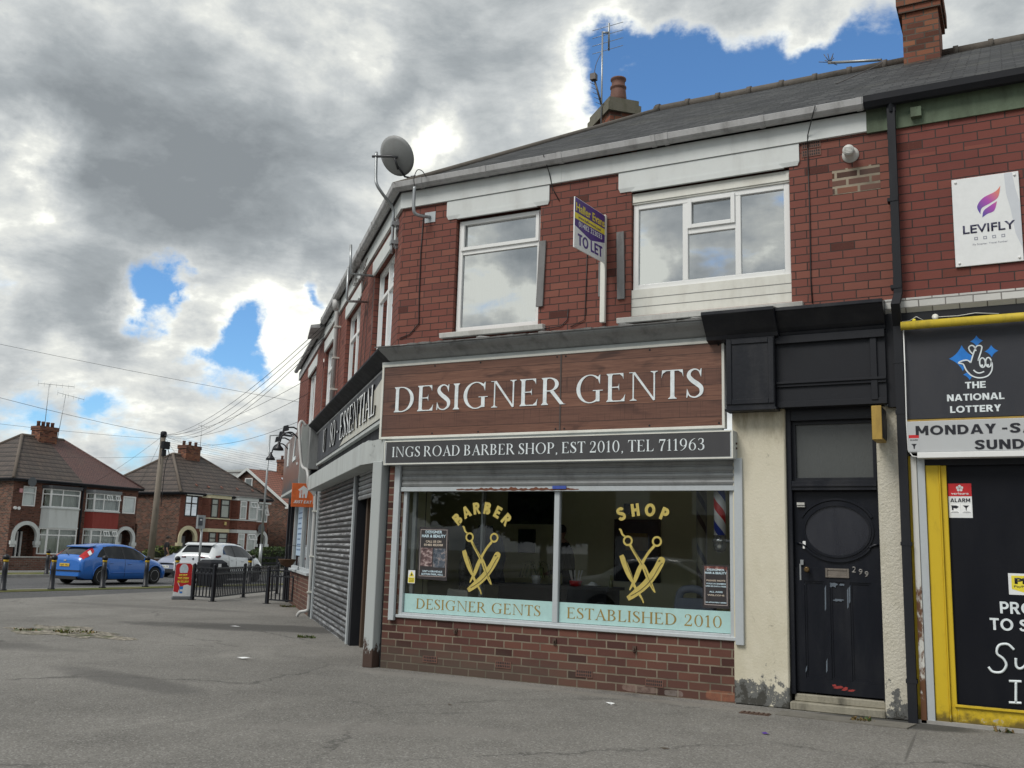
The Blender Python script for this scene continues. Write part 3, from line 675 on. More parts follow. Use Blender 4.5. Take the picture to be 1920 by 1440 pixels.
HW = .215
def heavy_glyph(ch, w=HW):
    r = _rect; d = w
    def bowl(x0, y0, x1, y1):                # right-hand bowl with a hole
        ry = (y1-y0)/2; rx = min(ry, x1-x0-.02); return [_ring(x1-rx, y0+ry, rx, ry, -90, 90, d, d*.92, 18), r(x0, y1-d*.92, x1-rx, y1), r(x0, y0, x1-rx, y0+d*.92)]
    if ch == 'A': return [('poly', [(.0, 0), (d*1.06, 0), (.44, .90), (.50, 1), (.30, 1)]), ('poly', [(.86, 0), (.86-d*1.06, 0), (.36, .90), (.36, 1), (.56, 1)]), r(.20, .19, .66, .19+d*.8)], .86
    if ch == 'B': return [r(0, 0, d, 1)]+bowl(d*.8, .46, .66, 1)+bowl(d*.8, 0, .70, .54), .70
    if ch == 'C': return [_ring(.44, .5, .44, .51, 42, 318, d, d*.92, 30)], .78
    if ch == 'D': return [r(0, 0, d, 1)]+[_ring(.33, .5, .43, .5, -90, 90, d, d*.92, 22), r(d*.8, 1-d*.92, .33, 1), r(d*.8, 0, .33, d*.92)], .76
    if ch == 'E': return [r(0, 0, d, 1), r(d*.8, 1-d*.9, .60, 1), r(d*.8, .5-d*.45, .55, .5+d*.45), r(d*.8, 0, .60, d*.9)], .60
    if ch == 'H': return [r(0, 0, d, 1), r(.72-d, 0, .72, 1), r(d*.8, .5-d*.45, .72-d*.8, .5+d*.45)], .72
    if ch == 'I': return [r(0, 0, d, 1)], d
    if ch == 'J': return [r(.46-d, .25, .46, 1), ('strip', [(.21+.25*math.cos(a), .25+.26*math.sin(a)) for a in [R(190+170*i/12) for i in range(13)]], [(.21+(.25-d)*math.cos(a), .25+(.26-d)*math.sin(a)) for a in [R(190+170*i/12) for i in range(13)]])], .46
    if ch == 'L': return [r(0, 0, d, 1), r(d*.8, 0, .56, d*.9)], .56
    if ch == 'M': return [r(0, 0, d, 1), r(.90-d, 0, .90, 1), ('poly', [(0, 1), (d*1.1, 1), (.54, .22), (.36, .22)]), ('poly', [(.90, 1), (.90-d*1.1, 1), (.36, .22), (.54, .22)])], .90
    if ch == 'N': return [r(0, 0, d, 1), r(.74-d, 0, .74, 1), ('poly', [(0, 1), (d*1.1, 1), (.74, 0), (.74-d*1.1, 0)])], .74
    if ch == 'O' or ch == '0': return [_ring(.46, .5, .46, .51, 0, 360, d, d*.92, 36)], .92
    if ch == 'P': return [r(0, 0, d, 1)]+bowl(d*.8, .36, .66, 1), .66
    if ch == 'R': return [r(0, 0, d, 1)]+bowl(d*.8, .40, .66, 1)+[('poly', [(.26, .44), (.48, .46), (.74, 0), (.49, 0)])], .72
    if ch == 'S': return [_curve([(.57, .74, d*.9), (.50, .88, d*.92), (.33, .905, d*.92), (.15, .85, d*.95), (.12, .70, d), (.22, .58, d), (.42, .46, d*1.05), (.52, .32, d), (.48, .15, d*.95), (.30, .095, d*.92), (.13, .13, d*.92), (.05, .27, d*.9)])], .64
    if ch == 'T': return [r(.33-d/2, 0, .33+d/2, 1-d*.8), r(0, 1-d*.92, .66, 1)], .66
    if ch == 'U': return [r(0, .33, d, 1), r(.70-d, .33, .70, 1), ('strip', [(.35+.35*math.cos(a), .35+.36*math.sin(a)) for a in [R(180+180*i/16) for i in range(17)]], [(.35+(.35-d)*math.cos(a), .35+(.36-d)*math.sin(a)) for a in [R(180+180*i/16) for i in range(17)]])], .70
    if ch == 'V': return [('poly', [(0, 1), (d*1.1, 1), (.46, .0), (.32, 0)]), ('poly', [(.78, 1), (.78-d*1.1, 1), (.32, 0), (.46, 0)])], .78
    if ch == 'Y': return [r(.37-d/2, 0, .37+d/2, .46), ('poly', [(0, 1), (d*1.15, 1), (.37+d/2, .40), (.37-d/2, .40)]), ('poly', [(.74, 1), (.74-d*1.15, 1), (.37-d/2, .40), (.37+d/2, .40)])], .74
    if ch == '-': return [r(.06, .38, .38, .38+d*.8)], .42
    return [], .34
def heavy_text(txt, fr, u, o, z, h, width, mat, parent, name='lettering', depth=.003, align='L', rot=0., shear=0., gap=.09, w=HW):
    items = []; x = 0
    for ch in txt:
        g, a = heavy_glyph(ch, w); items.append((ch, x, g)); x += (a+gap) if ch != ' ' else .34
    tot = x-gap; k = (width/tot) if width else h; wt = tot*k; off = {'L': 0, 'C': -wt/2, 'R': -wt}[align]; ca, sa = math.cos(rot), math.sin(rot); out = []; m = M(fr)
    for ch, x0, g in items+[(' ', 0, [])]:
        if ch == ' ':
            if len(m.bm.verts): out.append(m.build(name, mat, parent)); m = M(fr)
            continue
        for j, pc in enumerate(g):
            oo = o+depth+.0004*(j % 6)
            def P(a, b):
                X, Y = (x0+a+b*shear)*k+off, b*h; return (u+X*ca-Y*sa, z+X*sa+Y*ca)
            if pc[0] == 'poly': m.prism([P(a, b) for a, b in pc[1]], o-.001, oo)
            else:
                for q in range(len(pc[1])-1): m.prism([P(*t) for t in (pc[1][q], pc[1][q+1], pc[2][q+1], pc[2][q])], o-.001, oo)
    m.bm.free(); return out[0]

# ------------------------------------------------------------------ building pieces
def wall(m, u0, u1, z0, z1, holes=(), o=0.0, depth=.12, mi=0, cap=True):
    """a wall face with rectangular openings (hu0,hu1,hz0,hz1) and their reveals"""
    us = sorted({u0, u1, *[h[0] for h in holes], *[h[1] for h in holes]}); zs = sorted({z0, z1, *[h[2] for h in holes], *[h[3] for h in holes]})
    for i in range(len(us)-1):
        for j in range(len(zs)-1):
            a, b, c, d = us[i], us[i+1], zs[j], zs[j+1]; mu, mz = (a+b)/2, (c+d)/2
            if any(h[0] < mu < h[1] and h[2] < mz < h[3] for h in holes): continue
            m.face([(a, o, c), (b, o, c), (b, o, d), (a, o, d)], mi)
    for a, b, c, d in holes:
        for q in (((a, c), (a, d)), ((b, c), (b, d)), ((a, d), (b, d)), ((a, c), (b, c))):
            (p, r), (s_, t) = q; m.face([(p, o, r), (s_, o, t), (s_, o-depth, t), (p, o-depth, r)], mi)
def frame_rect(m, u0, u1, z0, z1, o0, o1, t, mi=0):
    m.box(u0, u0+t, o0, o1, z0, z1, mi); m.box(u1-t, u1, o0, o1, z0, z1, mi); m.box(u0+t, u1-t, o0, o1, z0, z0+t, mi); m.box(u0+t, u1-t, o0, o1, z1-t, z1, mi)
def window(fr, u0, u1, z0, z1, o, parent, mulls=(), trans=(), t=.06, fmat=None, gmat=None, back=None, backo=-.10, sashes=(), thick=.06, name='window', opens=()):
    """frame (> panes, curtain). sashes: extra inner frames (u0,u1,z0,z1)"""
    m = M(fr); frame_rect(m, u0, u1, z0, z1, o-thick, o, t)
    for a in mulls: m.box(a-t*.5, a+t*.5, o-thick, o-.002, z0+t, z1-t)
    for (a, b, z) in trans: m.box(a, b, o-thick, o-.004, z-t*.5, z+t*.5)
    for (a, b, c, d) in sashes: frame_rect(m, a, b, c, d, o-.02, o+.016, t*.75)
    for (a, b, c, d, out) in opens:        # a top-hung light standing open
        m.hexa([(a, o, d), (b, o, d), (b, o+.02, d-t*.7), (a, o+.02, d-t*.7)], [(a, o+.03, d), (b, o+.03, d), (b, o+.05, d-t*.7), (a, o+.05, d-t*.7)])
        m.hexa([(a, o+out-.02, c), (b, o+out-.02, c), (b, o+out-.03, c+t*.7), (a, o+out-.03, c+t*.7)], [(a, o+out+.01, c), (b, o+out+.01, c), (b, o+out, c+t*.7), (a, o+out, c+t*.7)])
        for e, f_ in ((a, a+t*.7), (b-t*.7, b), ((a+b)/2-t*.25, (a+b)/2+t*.25)):
            m.hexa([(e, o, d), (f_, o, d), (f_, o+out-.02, c), (e, o+out-.02, c)], [(e, o+.03, d), (f_, o+.03, d), (f_, o+out+.01, c), (e, o+out+.01, c)])
    w = m.build(name, fmat or mUpvc, parent, bevel=.004 if t > .055 and thick > .05 else 0)
    g = M(fr); g.face([(u0+t*.6, o-thick*.5, z0+t*.6), (u1-t*.6, o-thick*.5, z0+t*.6), (u1-t*.6, o-thick*.5, z1-t*.6), (u0+t*.6, o-thick*.5, z1-t*.6)]); g.build('pane', gmat or mGlassDk, w)
    if back is not None:
        q = M(fr); n = 28
        for i in range(n):
            a = u0+(u1-u0)*i/n; b = u0+(u1-u0)*(i+1)/n; w0 = .018*math.sin(i*1.9+u0*3); w1 = .018*math.sin((i+1)*1.9+u0*3)
            q.face([(a, o+backo+w0, z0), (b, o+backo+w1, z0), (b, o+backo+w1, z1), (a, o+backo+w0, z1)])
        q.build('curtain', back, w)
    return w

# ------------------------------------------------------------------ the ground
def sheet(name, mat, x0, x1, y0, y1, z, kind='structure', thick=0):
    m = M(); 
    if thick: m.box(x0, x1, y0, y1, z-thick, z)
    else: m.face([(x0, y0, z), (x1, y0, z), (x1, y1, z), (x0, y1, z)])
    o = m.build(name, mat); return tag(o, kind=kind)
mForecourt = asphalt('forecourt_asphalt', (.150, .144, .131), (.228, .219, .200), crack=.5, speck=.4,
    stains=[(-11.4, 3.4, 3.2, .75, .35, (.062, .060, .057), .75), (-8.4, -2.6, 1.5, .35, -.2, (.085, .082, .078), .6), (-13.5, -1.5, 2.6, .5, .1, (.090, .087, .082), .6),
            (-1.25, -.22, .75, .30, 0, (.050, .050, .047), .85), (-6.0, -.35, 1.6, .20, 0, (.23, .22, .20), .55), (-3.5, -.35, 1.7, .14, 0, (.23, .215, .19), .5), (-4.5, -3.2, 1.3, .3, .5, (.20, .19, .175), .4), (-17, 5.5, 3.0, .4, .2, (.10, .096, .09), .5), (-.94, -1.2, .016, .8, .04, (.075, .072, .066), .6)])
mFoot = asphalt('footway_asphalt', (.055, .056, .058), (.085, .085, .086), speck=.3, crack=.3)
mRoad = asphalt('road_asphalt', (.072, .073, .076), (.10, .10, .102), speck=.3)
mKerb = paint('concrete_kerb', (.34, .33, .31), .85, .5, (.15, .14, .12), 3., bump=.2, streak=False)
mFarPath = asphalt('far_path', (.13, .128, .12), (.17, .165, .155), speck=.3)
def vergemat():
    k = NT('worn_verge'); ob = k.tc.outputs['Object']; n = k.noise(k.map(ob, (1, .5, 1)), 1.6, 8, .7, .3); f = k.noise(ob, 30, 4, .7)
    c = k.ramp(n, [(.35, (.20, .175, .11)), (.5, (.13, .135, .05)), (.62, (.075, .10, .028)), (.75, (.24, .21, .14))])
    c = k.mix(k.ss(f, .4, .8, 0, .6), c, (.05, .055, .02)); k.bump(f, .8, .03)
    return k.fin(c, .95, 0, .1)
mVerge = vergemat()
tag(sheet('ground', paint('far_ground', (.12, .12, .10), .95, .4, (.07, .08, .04), .3, streak=False), -900, 900, -900, 900, -.14), kind='structure')
m = M(); m.prism([(-21.0, -80), (70, -80), (70, 60), (-22.7, 60), (-22.3, 13), (-21.9, 9.5), (-21.35, 6.8), (-21.1, 4.4), (-20.9, -2)], -.12, 0, plane='uo'); tag(m.build('forecourt', mForecourt), kind='structure')
m = M(); m.prism([(-23.6, -80), (-21.0, -80), (-20.9, -2), (-21.1, 4.4), (-21.35, 6.8), (-21.9, 9.5), (-22.3, 13), (-22.7, 60), (-23.6, 60)], -.12, -.003, plane='uo'); tag(m.build('footway', mFoot), kind='structure')
tag(sheet('near_verge', mVerge, -24.42, -23.6, -80, 60, .012, thick=.13), kind='structure')
tag(sheet('near_kerb', mKerb, -24.56, -24.42, -80, 60, .02, thick=.14), kind='structure')
tag(sheet('road', mRoad, -33.6, -24.56, -80, 90, -.09), kind='structure')
tag(sheet('far_kerb', mKerb, -33.74, -33.6, -80, 90, .02, thick=.14), kind='structure')
tag(sheet('far_verge', mVerge, -35.8, -33.74, -80, 90, .012, thick=.13), kind='structure')
tag(sheet('far_pavement', mFarPath, -38.4, -35.8, -80, 90, .0, thick=.12), kind='structure')
tag(sheet('front_gardens', paint('garden_paving', (.20, .19, .17), .9, .5, (.10, .11, .05), 1., streak=False), -70, -38.4, -80, 90, -.02, thick=.1), kind='structure')
# pale rubble patch of broken surfacing with weeds (left), step apron by the door
def rubble():
    k = NT('rubble_patch'); ob = k.tc.outputs['Object']; v = k.n('ShaderNodeTexVoronoi'); k.L.new(ob, v.inputs['Vector']); v.inputs['Scale'].default_value = 16
    s_ = k.n('ShaderNodeSeparateColor'); k.L.new(v.outputs['Color'], s_.inputs[0]); c = k.ramp(s_.outputs[0], [(0, (.10, .095, .085)), (.5, (.24, .22, .18)), (1, (.36, .33, .28))])
    c = k.mix(k.ss(k.noise(ob, 2.2, 6, .7), .5, .62, 0, .8), c, (.05, .07, .02)); k.bump(v.outputs['Distance'], .9, .03); return k.fin(c, .95, 0, .1)
m = M(); pts = []
for i in range(40):
    a = 2*math.pi*i/40; r = 1+.22*math.sin(3*a+1)+.16*math.sin(7*a)+.08*math.sin(13*a+2)
    pts.append((-13.3+1.35*r*math.cos(a)*.95+.5*math.sin(a)*r*.3, .45+.55*r*math.sin(a)-.25*math.cos(a)*r))
mm = m.face([(x, y, .004) for x, y in pts]); tag(m.build('broken_surface_patch', rubble()), kind='structure')

# ------------------------------------------------------------------ the corner building
def corner(off):
    dx = (off - (-off)*VN.y)/VN.x if abs(VN.x) > 1e-6 else 0
    return Vector((CRN.x+dx, -off, 0))
def mitre(m, prof, u1, s1, mi=0, close=True):
    """profile of (out, z) run along the main front up to u1 and round the corner to s1"""
    rings = []
    for k in range(3):
        r = []
        for o, z in prof:
            c = corner(o)
            p = Vector((u1, -o, 0)) if k == 0 else (c if k == 1 else CRN+VD*s1+VN*o)
            r.append(m.bm.verts.new((p.x, p.y, z)))
        rings.append(r)
    n = len(prof)
    for k in range(2):
        for i in range(n if close else n-1):
            m.bm.faces.new((rings[k][i], rings[k][(i+1) % n], rings[k+1][(i+1) % n], rings[k+1][i])).material_index = mi
    for r in (rings[0], rings[2]):
        if close: m.bm.faces.new(r).material_index = mi
def path_corner(off, z, u1, s1):
    c = corner(off); e = CRN+VD*s1+VN*off
    return [(u1, -off, z), (c.x, c.y, z), (e.x, e.y, z)]

EAVE, RUN, TP = 6.10, 4.75, math.tan(R(30.0)); RZ = EAVE+RUN*TP
B = thing('corner_shop_building', 'red brick corner building with slate roof, barber shopfront and black street door', 'building', (-4, 0, 0))
m = M(F); wall(m, -7.05, -1.05, 3.85, 6.0, [(-6.22, -5.03, 4.10, 5.585), (-3.86, -2.07, 4.09, 5.585)], depth=.14)
w_up = m.build('front_wall', mBrickUp, B)
m = M(S); wall(m, -8.6, 0, 3.85, 6.0, [(-2.07, -.45, 4.06, 5.50), (-5.12, -3.45, 4.06, 5.50), (-8.4, -6.85, 4.06, 5.50)], depth=.14)
m.build('side_wall', mBrickSide, B)
# lower brick
m = M(F); wall(m, -7.05, -2.70, 0, 2.5, [(-6.83, -2.70, .62, 2.46)], depth=.12); m.build('stall_riser_wall', mBrickLow, B)
# cream piers either side of the door
m = M(F); m.box(-2.71, -2.165, -.30, .02, 0, 2.97); m.build('door_pier', mCream, B, bevel=.012)
m = M(F); m.box(-1.285, -1.00, -.30, .02, 0, 2.95); m.build('door_pier', mRough, B, bevel=.012)
# roof
def roofq(pts, name, mat, par):
    m = M(); m.face(pts); m.face([(x, y, z-.05) for x, y, z in reversed(pts)])
    return m.build(name, mat, par)
c0, c1 = corner(.15), corner(-4.6)
def sp(s, off, z): p = CRN+VD*s+VN*off; return (p.x, p.y, z)
roof = roofq([(c0.x, c0.y, EAVE), (-1.05, -.15, EAVE), (-1.05, 4.6, RZ), (c1.x, c1.y, RZ)], 'roof', mSlate, B)
roofq([(c0.x, c0.y, EAVE), (c1.x, c1.y, RZ), sp(8.6, -4.6, RZ), sp(8.6, .15, EAVE)], 'side_roof', mSlate, B)
m = M(); m.face([(-1.05, 4.6, RZ), (-1.05, 9.2, EAVE), (-5.5, 9.2, EAVE), (c1.x, c1.y, RZ)]); q = sp(8.6, -9.2, EAVE); m.face([(c1.x, c1.y, RZ), (-5.5, 9.2, EAVE), q, sp(8.6, -4.6, RZ)]); m.build('rear_roof', mSlate, B)
m = M(); mRidge = paint('ridge_tiles', (.115, .10, .085), .8, .6, (.06, .06, .05), 4., bump=.3)
def ridge_run(m, a, b, r=.085, step=.46):
    a, b = Vector(a), Vector(b); n = max(1, int((b-a).length/step)); d = (b-a)/n
    m.tube([a, b], r, 8)
    for i in range(n+1): m.tube([a+d*i-d.normalized()*.035+Vector((0, 0, .006)), a+d*i+d.normalized()*.035+Vector((0, 0, .006))], r*1.17, 8)
ridge_run(m, (c1.x, c1.y, RZ), (-1.05, 4.6, RZ)); ridge_run(m, sp(8.6, -4.6, RZ), (c1.x, c1.y, RZ))
m.tube([(c0.x, c0.y, EAVE), (c1.x, c1.y, RZ)], .05, 8)
m.build('ridge_tiles', mRidge, roof)
# lead flashing and small pot behind the hip
m = M(); p = Vector((-7.63, 4.0, 8.12)); m.lathe([(.10, -.6), (.10, 0), (.13, .02), (.13, .09), (.09, .10)], p, n=14); m.build('chimney_pot', mTerra, roof)
# fascia board + gutter round the corner
m = M(); mitre(m, [(.0, 5.82), (.035, 5.82), (.035, 6.035), (.0, 6.035)], -1.27, 8.6)
m.box(-2.69, -2.683, -.038, -.034, 5.825, 6.03); m.box(-4.75, -4.743, -.038, -.034, 5.825, 6.03); m.build('fascia_board', mWhite, B, bevel=.003)
m = M(); gp = path_corner(.11, 6.085, -1.28, 8.2); prof = [(.045, 6.135), (.055, 6.07), (.085, 6.035), (.135, 6.035), (.165, 6.07), (.175, 6.135), (.160, 6.145), (.150, 6.08), (.125, 6.05), (.095, 6.05), (.065, 6.08), (.06, 6.145)]
mitre(m, prof, -1.28, 8.2)
gu = m.build('gutter', mGutter, B)
BR = [(.040, 6.14), (.050, 6.065), (.083, 6.028), (.138, 6.028), (.172, 6.065), (.182, 6.14)]
m = M(F)
for u in (-1.32, -2.32, -3.40, -3.55, -4.72, -5.75, -6.7): m.prism(BR, u-.028, u+.028, plane='oz')
build_split(m, 'gutter_bracket', mGutter, gu)
m = M(S)
for s_ in (.5, 1.6, 2.7, 3.8, 4.9, 6.0, 7.1, 8.0): m.prism(BR, -s_-.028, -s_+.028, plane='oz')
build_split(m, 'gutter_bracket', mGutter, gu)
# lintels and sills, upper front
def lintel(fr, u0, u1, z0, z1, par):
    m = M(fr); m.box(u0, u1, 0, .022, z0+.045, z1); m.hexa([(u0, 0, z0+.045), (u0, .022, z0+.045), (u1, .022, z0+.045), (u1, 0, z0+.045)], [(u0+.02, 0, z0), (u0+.02, .012, z0), (u1-.02, .012, z0), (u1-.02, 0, z0)])
    m.prism([(u0+.16, z0-.012), (u1-.16, z0-.012), (u1-.23, z0+.05), (u0+.23, z0+.05)], .0, .034)
    return m.build('lintel', mWhite, par)
lintel(F, -6.36, -4.91, 5.575, 5.815, B); lintel(F, -4.015, -1.96, 5.575, 5.815, B)
def sill(fr, u0, u1, z0, z1, par, mat=None):
    m = M(fr); m.prism([(-.13, z0), (.075, z0), (.085, z1-.025), (-.13, z1)], u0, u1, plane='oz'); return m.build('sill', mat or mWhiteD, par, bevel=.004)
sill(F, -6.36, -4.93, 4.02, 4.105, B, mWhiteD); sill(F, -4.0, -1.945, 4.005, 4.09, B, mWhiteD)
for a, b in ((-2.25, -.36), (-5.25, -3.36), (-8.5, -6.78)): lintel(S, a, b, 5.49, 5.72, B); sill(S, a+.05, b-.02, 3.98, 4.06, B)
# upper windows
window(F, -6.20, -5.035, 4.105, 5.545, -.055, B, trans=[(-6.14, -5.09, 5.13)], t=.055, gmat=mGlassUp, back=mObscure, backo=-.16, sashes=[(-6.165, -5.07, 5.155, 5.53)], fmat=mUpvc)
m = M(F); m.box(-3.86, -2.07, -.13, -.02, 4.09, 4.40)
for z in (4.195, 4.295): m.box(-3.86, -2.07, -.021, -.0175, z, z+.006, 1)
pnl = m.build('window_cladding_panel', [mUpvcOld, mTimber], B)
m = M(F); m.box(-3.86, -2.07, -.13, -.030, 5.42, 5.55); m.box(-3.85, -2.08, -.03, -.018, 5.44, 5.515); m.build('window_head_board', mUpvcOld, B)
window(F, -3.85, -2.08, 4.40, 5.42, -.045, B, mulls=(-3.235, -2.64), trans=[(-3.20, -2.67, 5.02)], t=.062, gmat=mGlassUp, back=mDark, backo=-.35, sashes=[(-3.205, -2.67, 5.05, 5.395)], fmat=mUpvc)
for a, b in ((-2.05, -.47), (-5.1, -3.47), (-8.38, -6.87)):
    window(S, a, b, 4.07, 5.49, -.07, B, mulls=(a+(b-a)*.5,), trans=[(a+.06, b-.06, 5.05)], t=.06, gmat=mGlassUp, back=mObscure, backo=-.16, opens=())
# plain dark room boxes behind the upper windows so they never look through
m = M(); m.box(-6.9, -1.1, .50, 4.4, 4.0, 6.0); m.build('upper_room', mDark, B)
# weathered boards fixed to the brick, air bricks, flue, patch, cables
for u, z0, z1, rr in ((-4.995, 4.31, 5.12, .012), (-3.98, 4.30, 5.10, -.008)):
    m = M(F); m.hexa([(u-.045-rr, .002, z0), (u+.045-rr, .002, z0), (u+.045-rr, .028, z0), (u-.045-rr, .028, z0)], [(u-.045+rr, .002, z1), (u+.045+rr, .002, z1), (u+.045+rr, .028, z1), (u-.045+rr, .028, z1)])
    m.build('wall_board', mTimber, B, bevel=.003)
def airbrick(u, z, fr=F, w=.20, h=.075, par=B):
    m = M(fr); m.box(u, u+w, 0, .006, z, z+h)
    for i in range(8):
        for j in range(2): m.box(u+.015+i*w*.112, u+.015+i*w*.112+.012, .006, .0075, z+.012+j*h*.45, z+.012+j*h*.45+.022, 1)
    return m.build('air_brick', [mTerra, mDark], par)
airbrick(-1.935, 5.745); airbrick(-1.935, 5.655)
for u, z in ((-6.44, .115), (-5.46, .13), (-4.46, .115), (-3.66, .085)): airbrick(u, z)
m = M(F); m.lathe([(.085, 0), (.085, .012), (.06, .02), (.05, .13), (.058, .15), (.02, .155)], (-1.44, 0, 5.60), 'o', 20)
for i in range(5): m.box(-1.48, -1.40, .156, .158, 5.565+i*.015, 5.571+i*.015)
m.build('boiler_flue', mWhiteD, B)
m = M(F); mPatch = brick('brick_patch', [(.26, .12, .075), (.20, .09, .065), (.11, .075, .065)], (.34, .29, .22), bw=.228, rh=.085, ms=.014, dark=.3)
m.box(-1.63, -1.16, .0, .0015, 5.19, 5.465); m.build('repair_patch', mPatch, B)
m = M(F)
m.tube([(-6.72, .012, 5.66), (-6.735, .012, 5.2), (-6.73, .012, 4.6), (-6.715, .012, 4.25), (-6.85, .012, 4.12), (-7.0, .012, 4.08)], .007, 6)
m.tube([(-4.40, .012, 4.98), (-4.41, .012, 4.5), (-4.42, .012, 4.1), (-4.6, .012, 4.03)], .0055, 6)
m.tube([(-4.63, .012, 4.25), (-4.64, .012, 4.12), (-4.72, .012, 4.05), (-4.95, .02, 4.03)], .006, 6)
m.tube([(-1.87, .012, 5.75), (-1.865, .012, 5.0), (-1.87, .012, 4.3), (-1.86, .012, 4.05)], .006, 6)
m.tube([(-1.75, .19, 6.13), (-1.78, .17, 6.04), (-1.86, .045, 5.88), (-1.87, .012, 5.75)], .006, 6)
m.tube([(-4.92, .19, 6.14), (-4.90, .05, 5.95), (-4.86, .03, 5.75), (-4.78, .01, 5.6)], .006, 6)
build_split(m, 'wall_cable', mCable, B)
m = M(S); m.box(-8.4, -.12, .05, .085, 3.722, 3.75); m.build('side_cornice_bead', mLead, B)
# ---- cornice and fascias of the barber shopfront
CPR = [(0, 3.72), (.05, 3.72), (.06, 3.765), (.10, 3.785), (.15, 3.83), (.22, 3.875), (.245, 3.90), (.245, 3.925), (.0, 4.0)]
m = M(); mitre(m, CPR, -2.90, 8.5)
for f_ in m.bm.faces:
    if f_.normal.length < .5: f_.normal_update()
    c_ = f_.calc_center_median(); f_.material_index = 1 if (c_-CRN).dot(VD) > .25 else 0
m.build('cornice', [mLead, mBlackM], B)
m = M(F); 
for i in range(26):
    u = -7.2+i*.165; d = .018*math.sin(i*2.3)+.012*math.sin(i*5.1); m.hexa([(u, .18, 3.935+d*.6), (u+.165, .18, 3.935), (u+.165, .262, 3.918), (u, .262, 3.918)], [(u, .18, 3.95+d), (u+.165, .18, 3.95), (u+.165, .268, 3.932-.01*math.sin(i)), (u, .268, 3.932+d*.5)])
m.build('lead_flashing', paint('old_lead', (.24, .24, .235), .6, .7, (.06, .06, .06), 5., bump=.3), B)
m = M(F); m.box(-7.2, -2.78, .0, .075, 3.70, 3.765); m.build('sign_board_rail', mGreyWood, B)
m = M(F); m.box(-7.15, -2.80, 0, .06, 2.45, 3.70); m.build('fascia_backing', mGreyWood, B)
# black cornice, console and frieze over the door
m = M(F); pr = [(0, 3.70), (.10, 3.70), (.115, 3.74), (.16, 3.78), (.22, 3.85), (.285, 3.92), (.30, 3.93), (.30, 3.965), (0, 4.01)]
m.prism(pr, -2.18, -1.15, plane='oz')
m.prism([(0, 3.66)]+[(o+.085, z) for o, z in pr[1:]]+[(0, 4.03)], -2.93, -2.18, plane='oz')
m.build('black_cornice', mBlack, B, bevel=.003)
m = M(F); m.box(-2.72, -2.22, 0, .19, 2.955, 3.70); frame_rect(m, -2.715, -2.225, 3.0, 3.69, .19, .205, .055); m.box(-2.735, -2.205, 0, .20, 2.935, 2.96)
m.build('console_block', mBlack, B, bevel=.004)
m = M(F); m.box(-2.22, -1.16, 0, .10, 2.96, 3.70); m.box(-2.22, -1.16, .10, .135, 3.20, 3.225); m.box(-2.22, -1.16, .10, .12, 3.17, 3.20); m.box(-2.22, -1.16, .10, .115, 2.96, 3.02); m.box(-2.22, -1.16, .10, .14, 3.62, 3.70); m.box(-1.30, -1.24, .10, .125, 3.0, 3.62)
m.build('door_frieze', mBlackM, B, bevel=.003)
m = M(F); m.box(-1.16, -1.0, 0, .06, 2.93, 3.86); m.build('party_pilaster', mBlackM, B)
# ---- the street door
m = M(F); m.box(-2.2, -1.2, -.32, .0, 2.958, 3.0); m.box(-2.2, -1.2, -.34, -.30, 0, 3.0); m.build('door_soffit', mBlackM, B)
m = M(F); m.box(-2.165, -2.115, -.22, -.03, .14, 2.96); m.box(-1.30, -1.283, -.22, -.03, .14, 2.96); m.box(-2.115, -1.30, -.22, -.03, 2.84, 2.96); m.box(-2.115, -1.30, -.22, -.025, 2.13, 2.225); m.box(-2.115, -1.30, -.025, -.012, 2.165, 2.19)
m.build('door_frame', mBlack, B, bevel=.004)
m = M(F); m.face([(-2.115, -.12, 2.225), (-1.30, -.12, 2.225), (-1.30, -.12, 2.84), (-2.115, -.12, 2.84)]); fl = m.build('fanlight', paint('dusty_glass', (.085, .092, .09), .22, .35, (.05, .05, .05), 2., spec=.6), B)
m = M(F); frame_rect(m, -2.115, -1.30, 2.225, 2.84, -.12, -.09, .035); m.build('fanlight_frame', mBlack, B)
d0, d1 = -2.112, -1.303
m = M(F); m.box(d0, d1, -.14, -.10, .165, 2.125)
# oval light with its moulding: ring strips
cx, cz = (d0+d1)/2+.01, 1.735; rx, rz = .305, .245
def oval_ring(m, rx0, rz0, rx1, rz1, o0, o1, a0=0, a1=360, n=48):
    P = [(R(a0+(a1-a0)*i/n)) for i in range(n+1)]
    for i in range(n):
        a, b = P[i], P[i+1]
        m.prism([(cx+rx0*math.cos(a), cz+rz0*math.sin(a)), (cx+rx0*math.cos(b), cz+rz0*math.sin(b)), (cx+rx1*math.cos(b), cz+rz1*math.sin(b)), (cx+rx1*math.cos(a), cz+rz1*math.sin(a))], o0, o1)
oval_ring(m, rx, rz, rx+.022, rz+.022, -.10, -.078); oval_ring(m, rx+.022, rz+.022, rx+.045, rz+.045, -.10, -.088)
oval_ring(m, rx+.055, rz+.055, rx+.075, rz+.075, -.10, -.08, 25, 155)
oval_ring(m, rx+.055, rz+.045, rx+.075, rz+.065, -.10, -.08, 215, 325)
for sx in (-1, 1):
    p = [(cx+sx*(rx+.066)*math.cos(R(35)), -.092, cz-(rz+.056)*math.sin(R(35))), (cx+sx*.31, -.092, cz-.155), (cx+sx*.35, -.092, cz-.135), (cx+sx*.39, -.092, cz-.13)]
    m.tube(p, .013, 6)
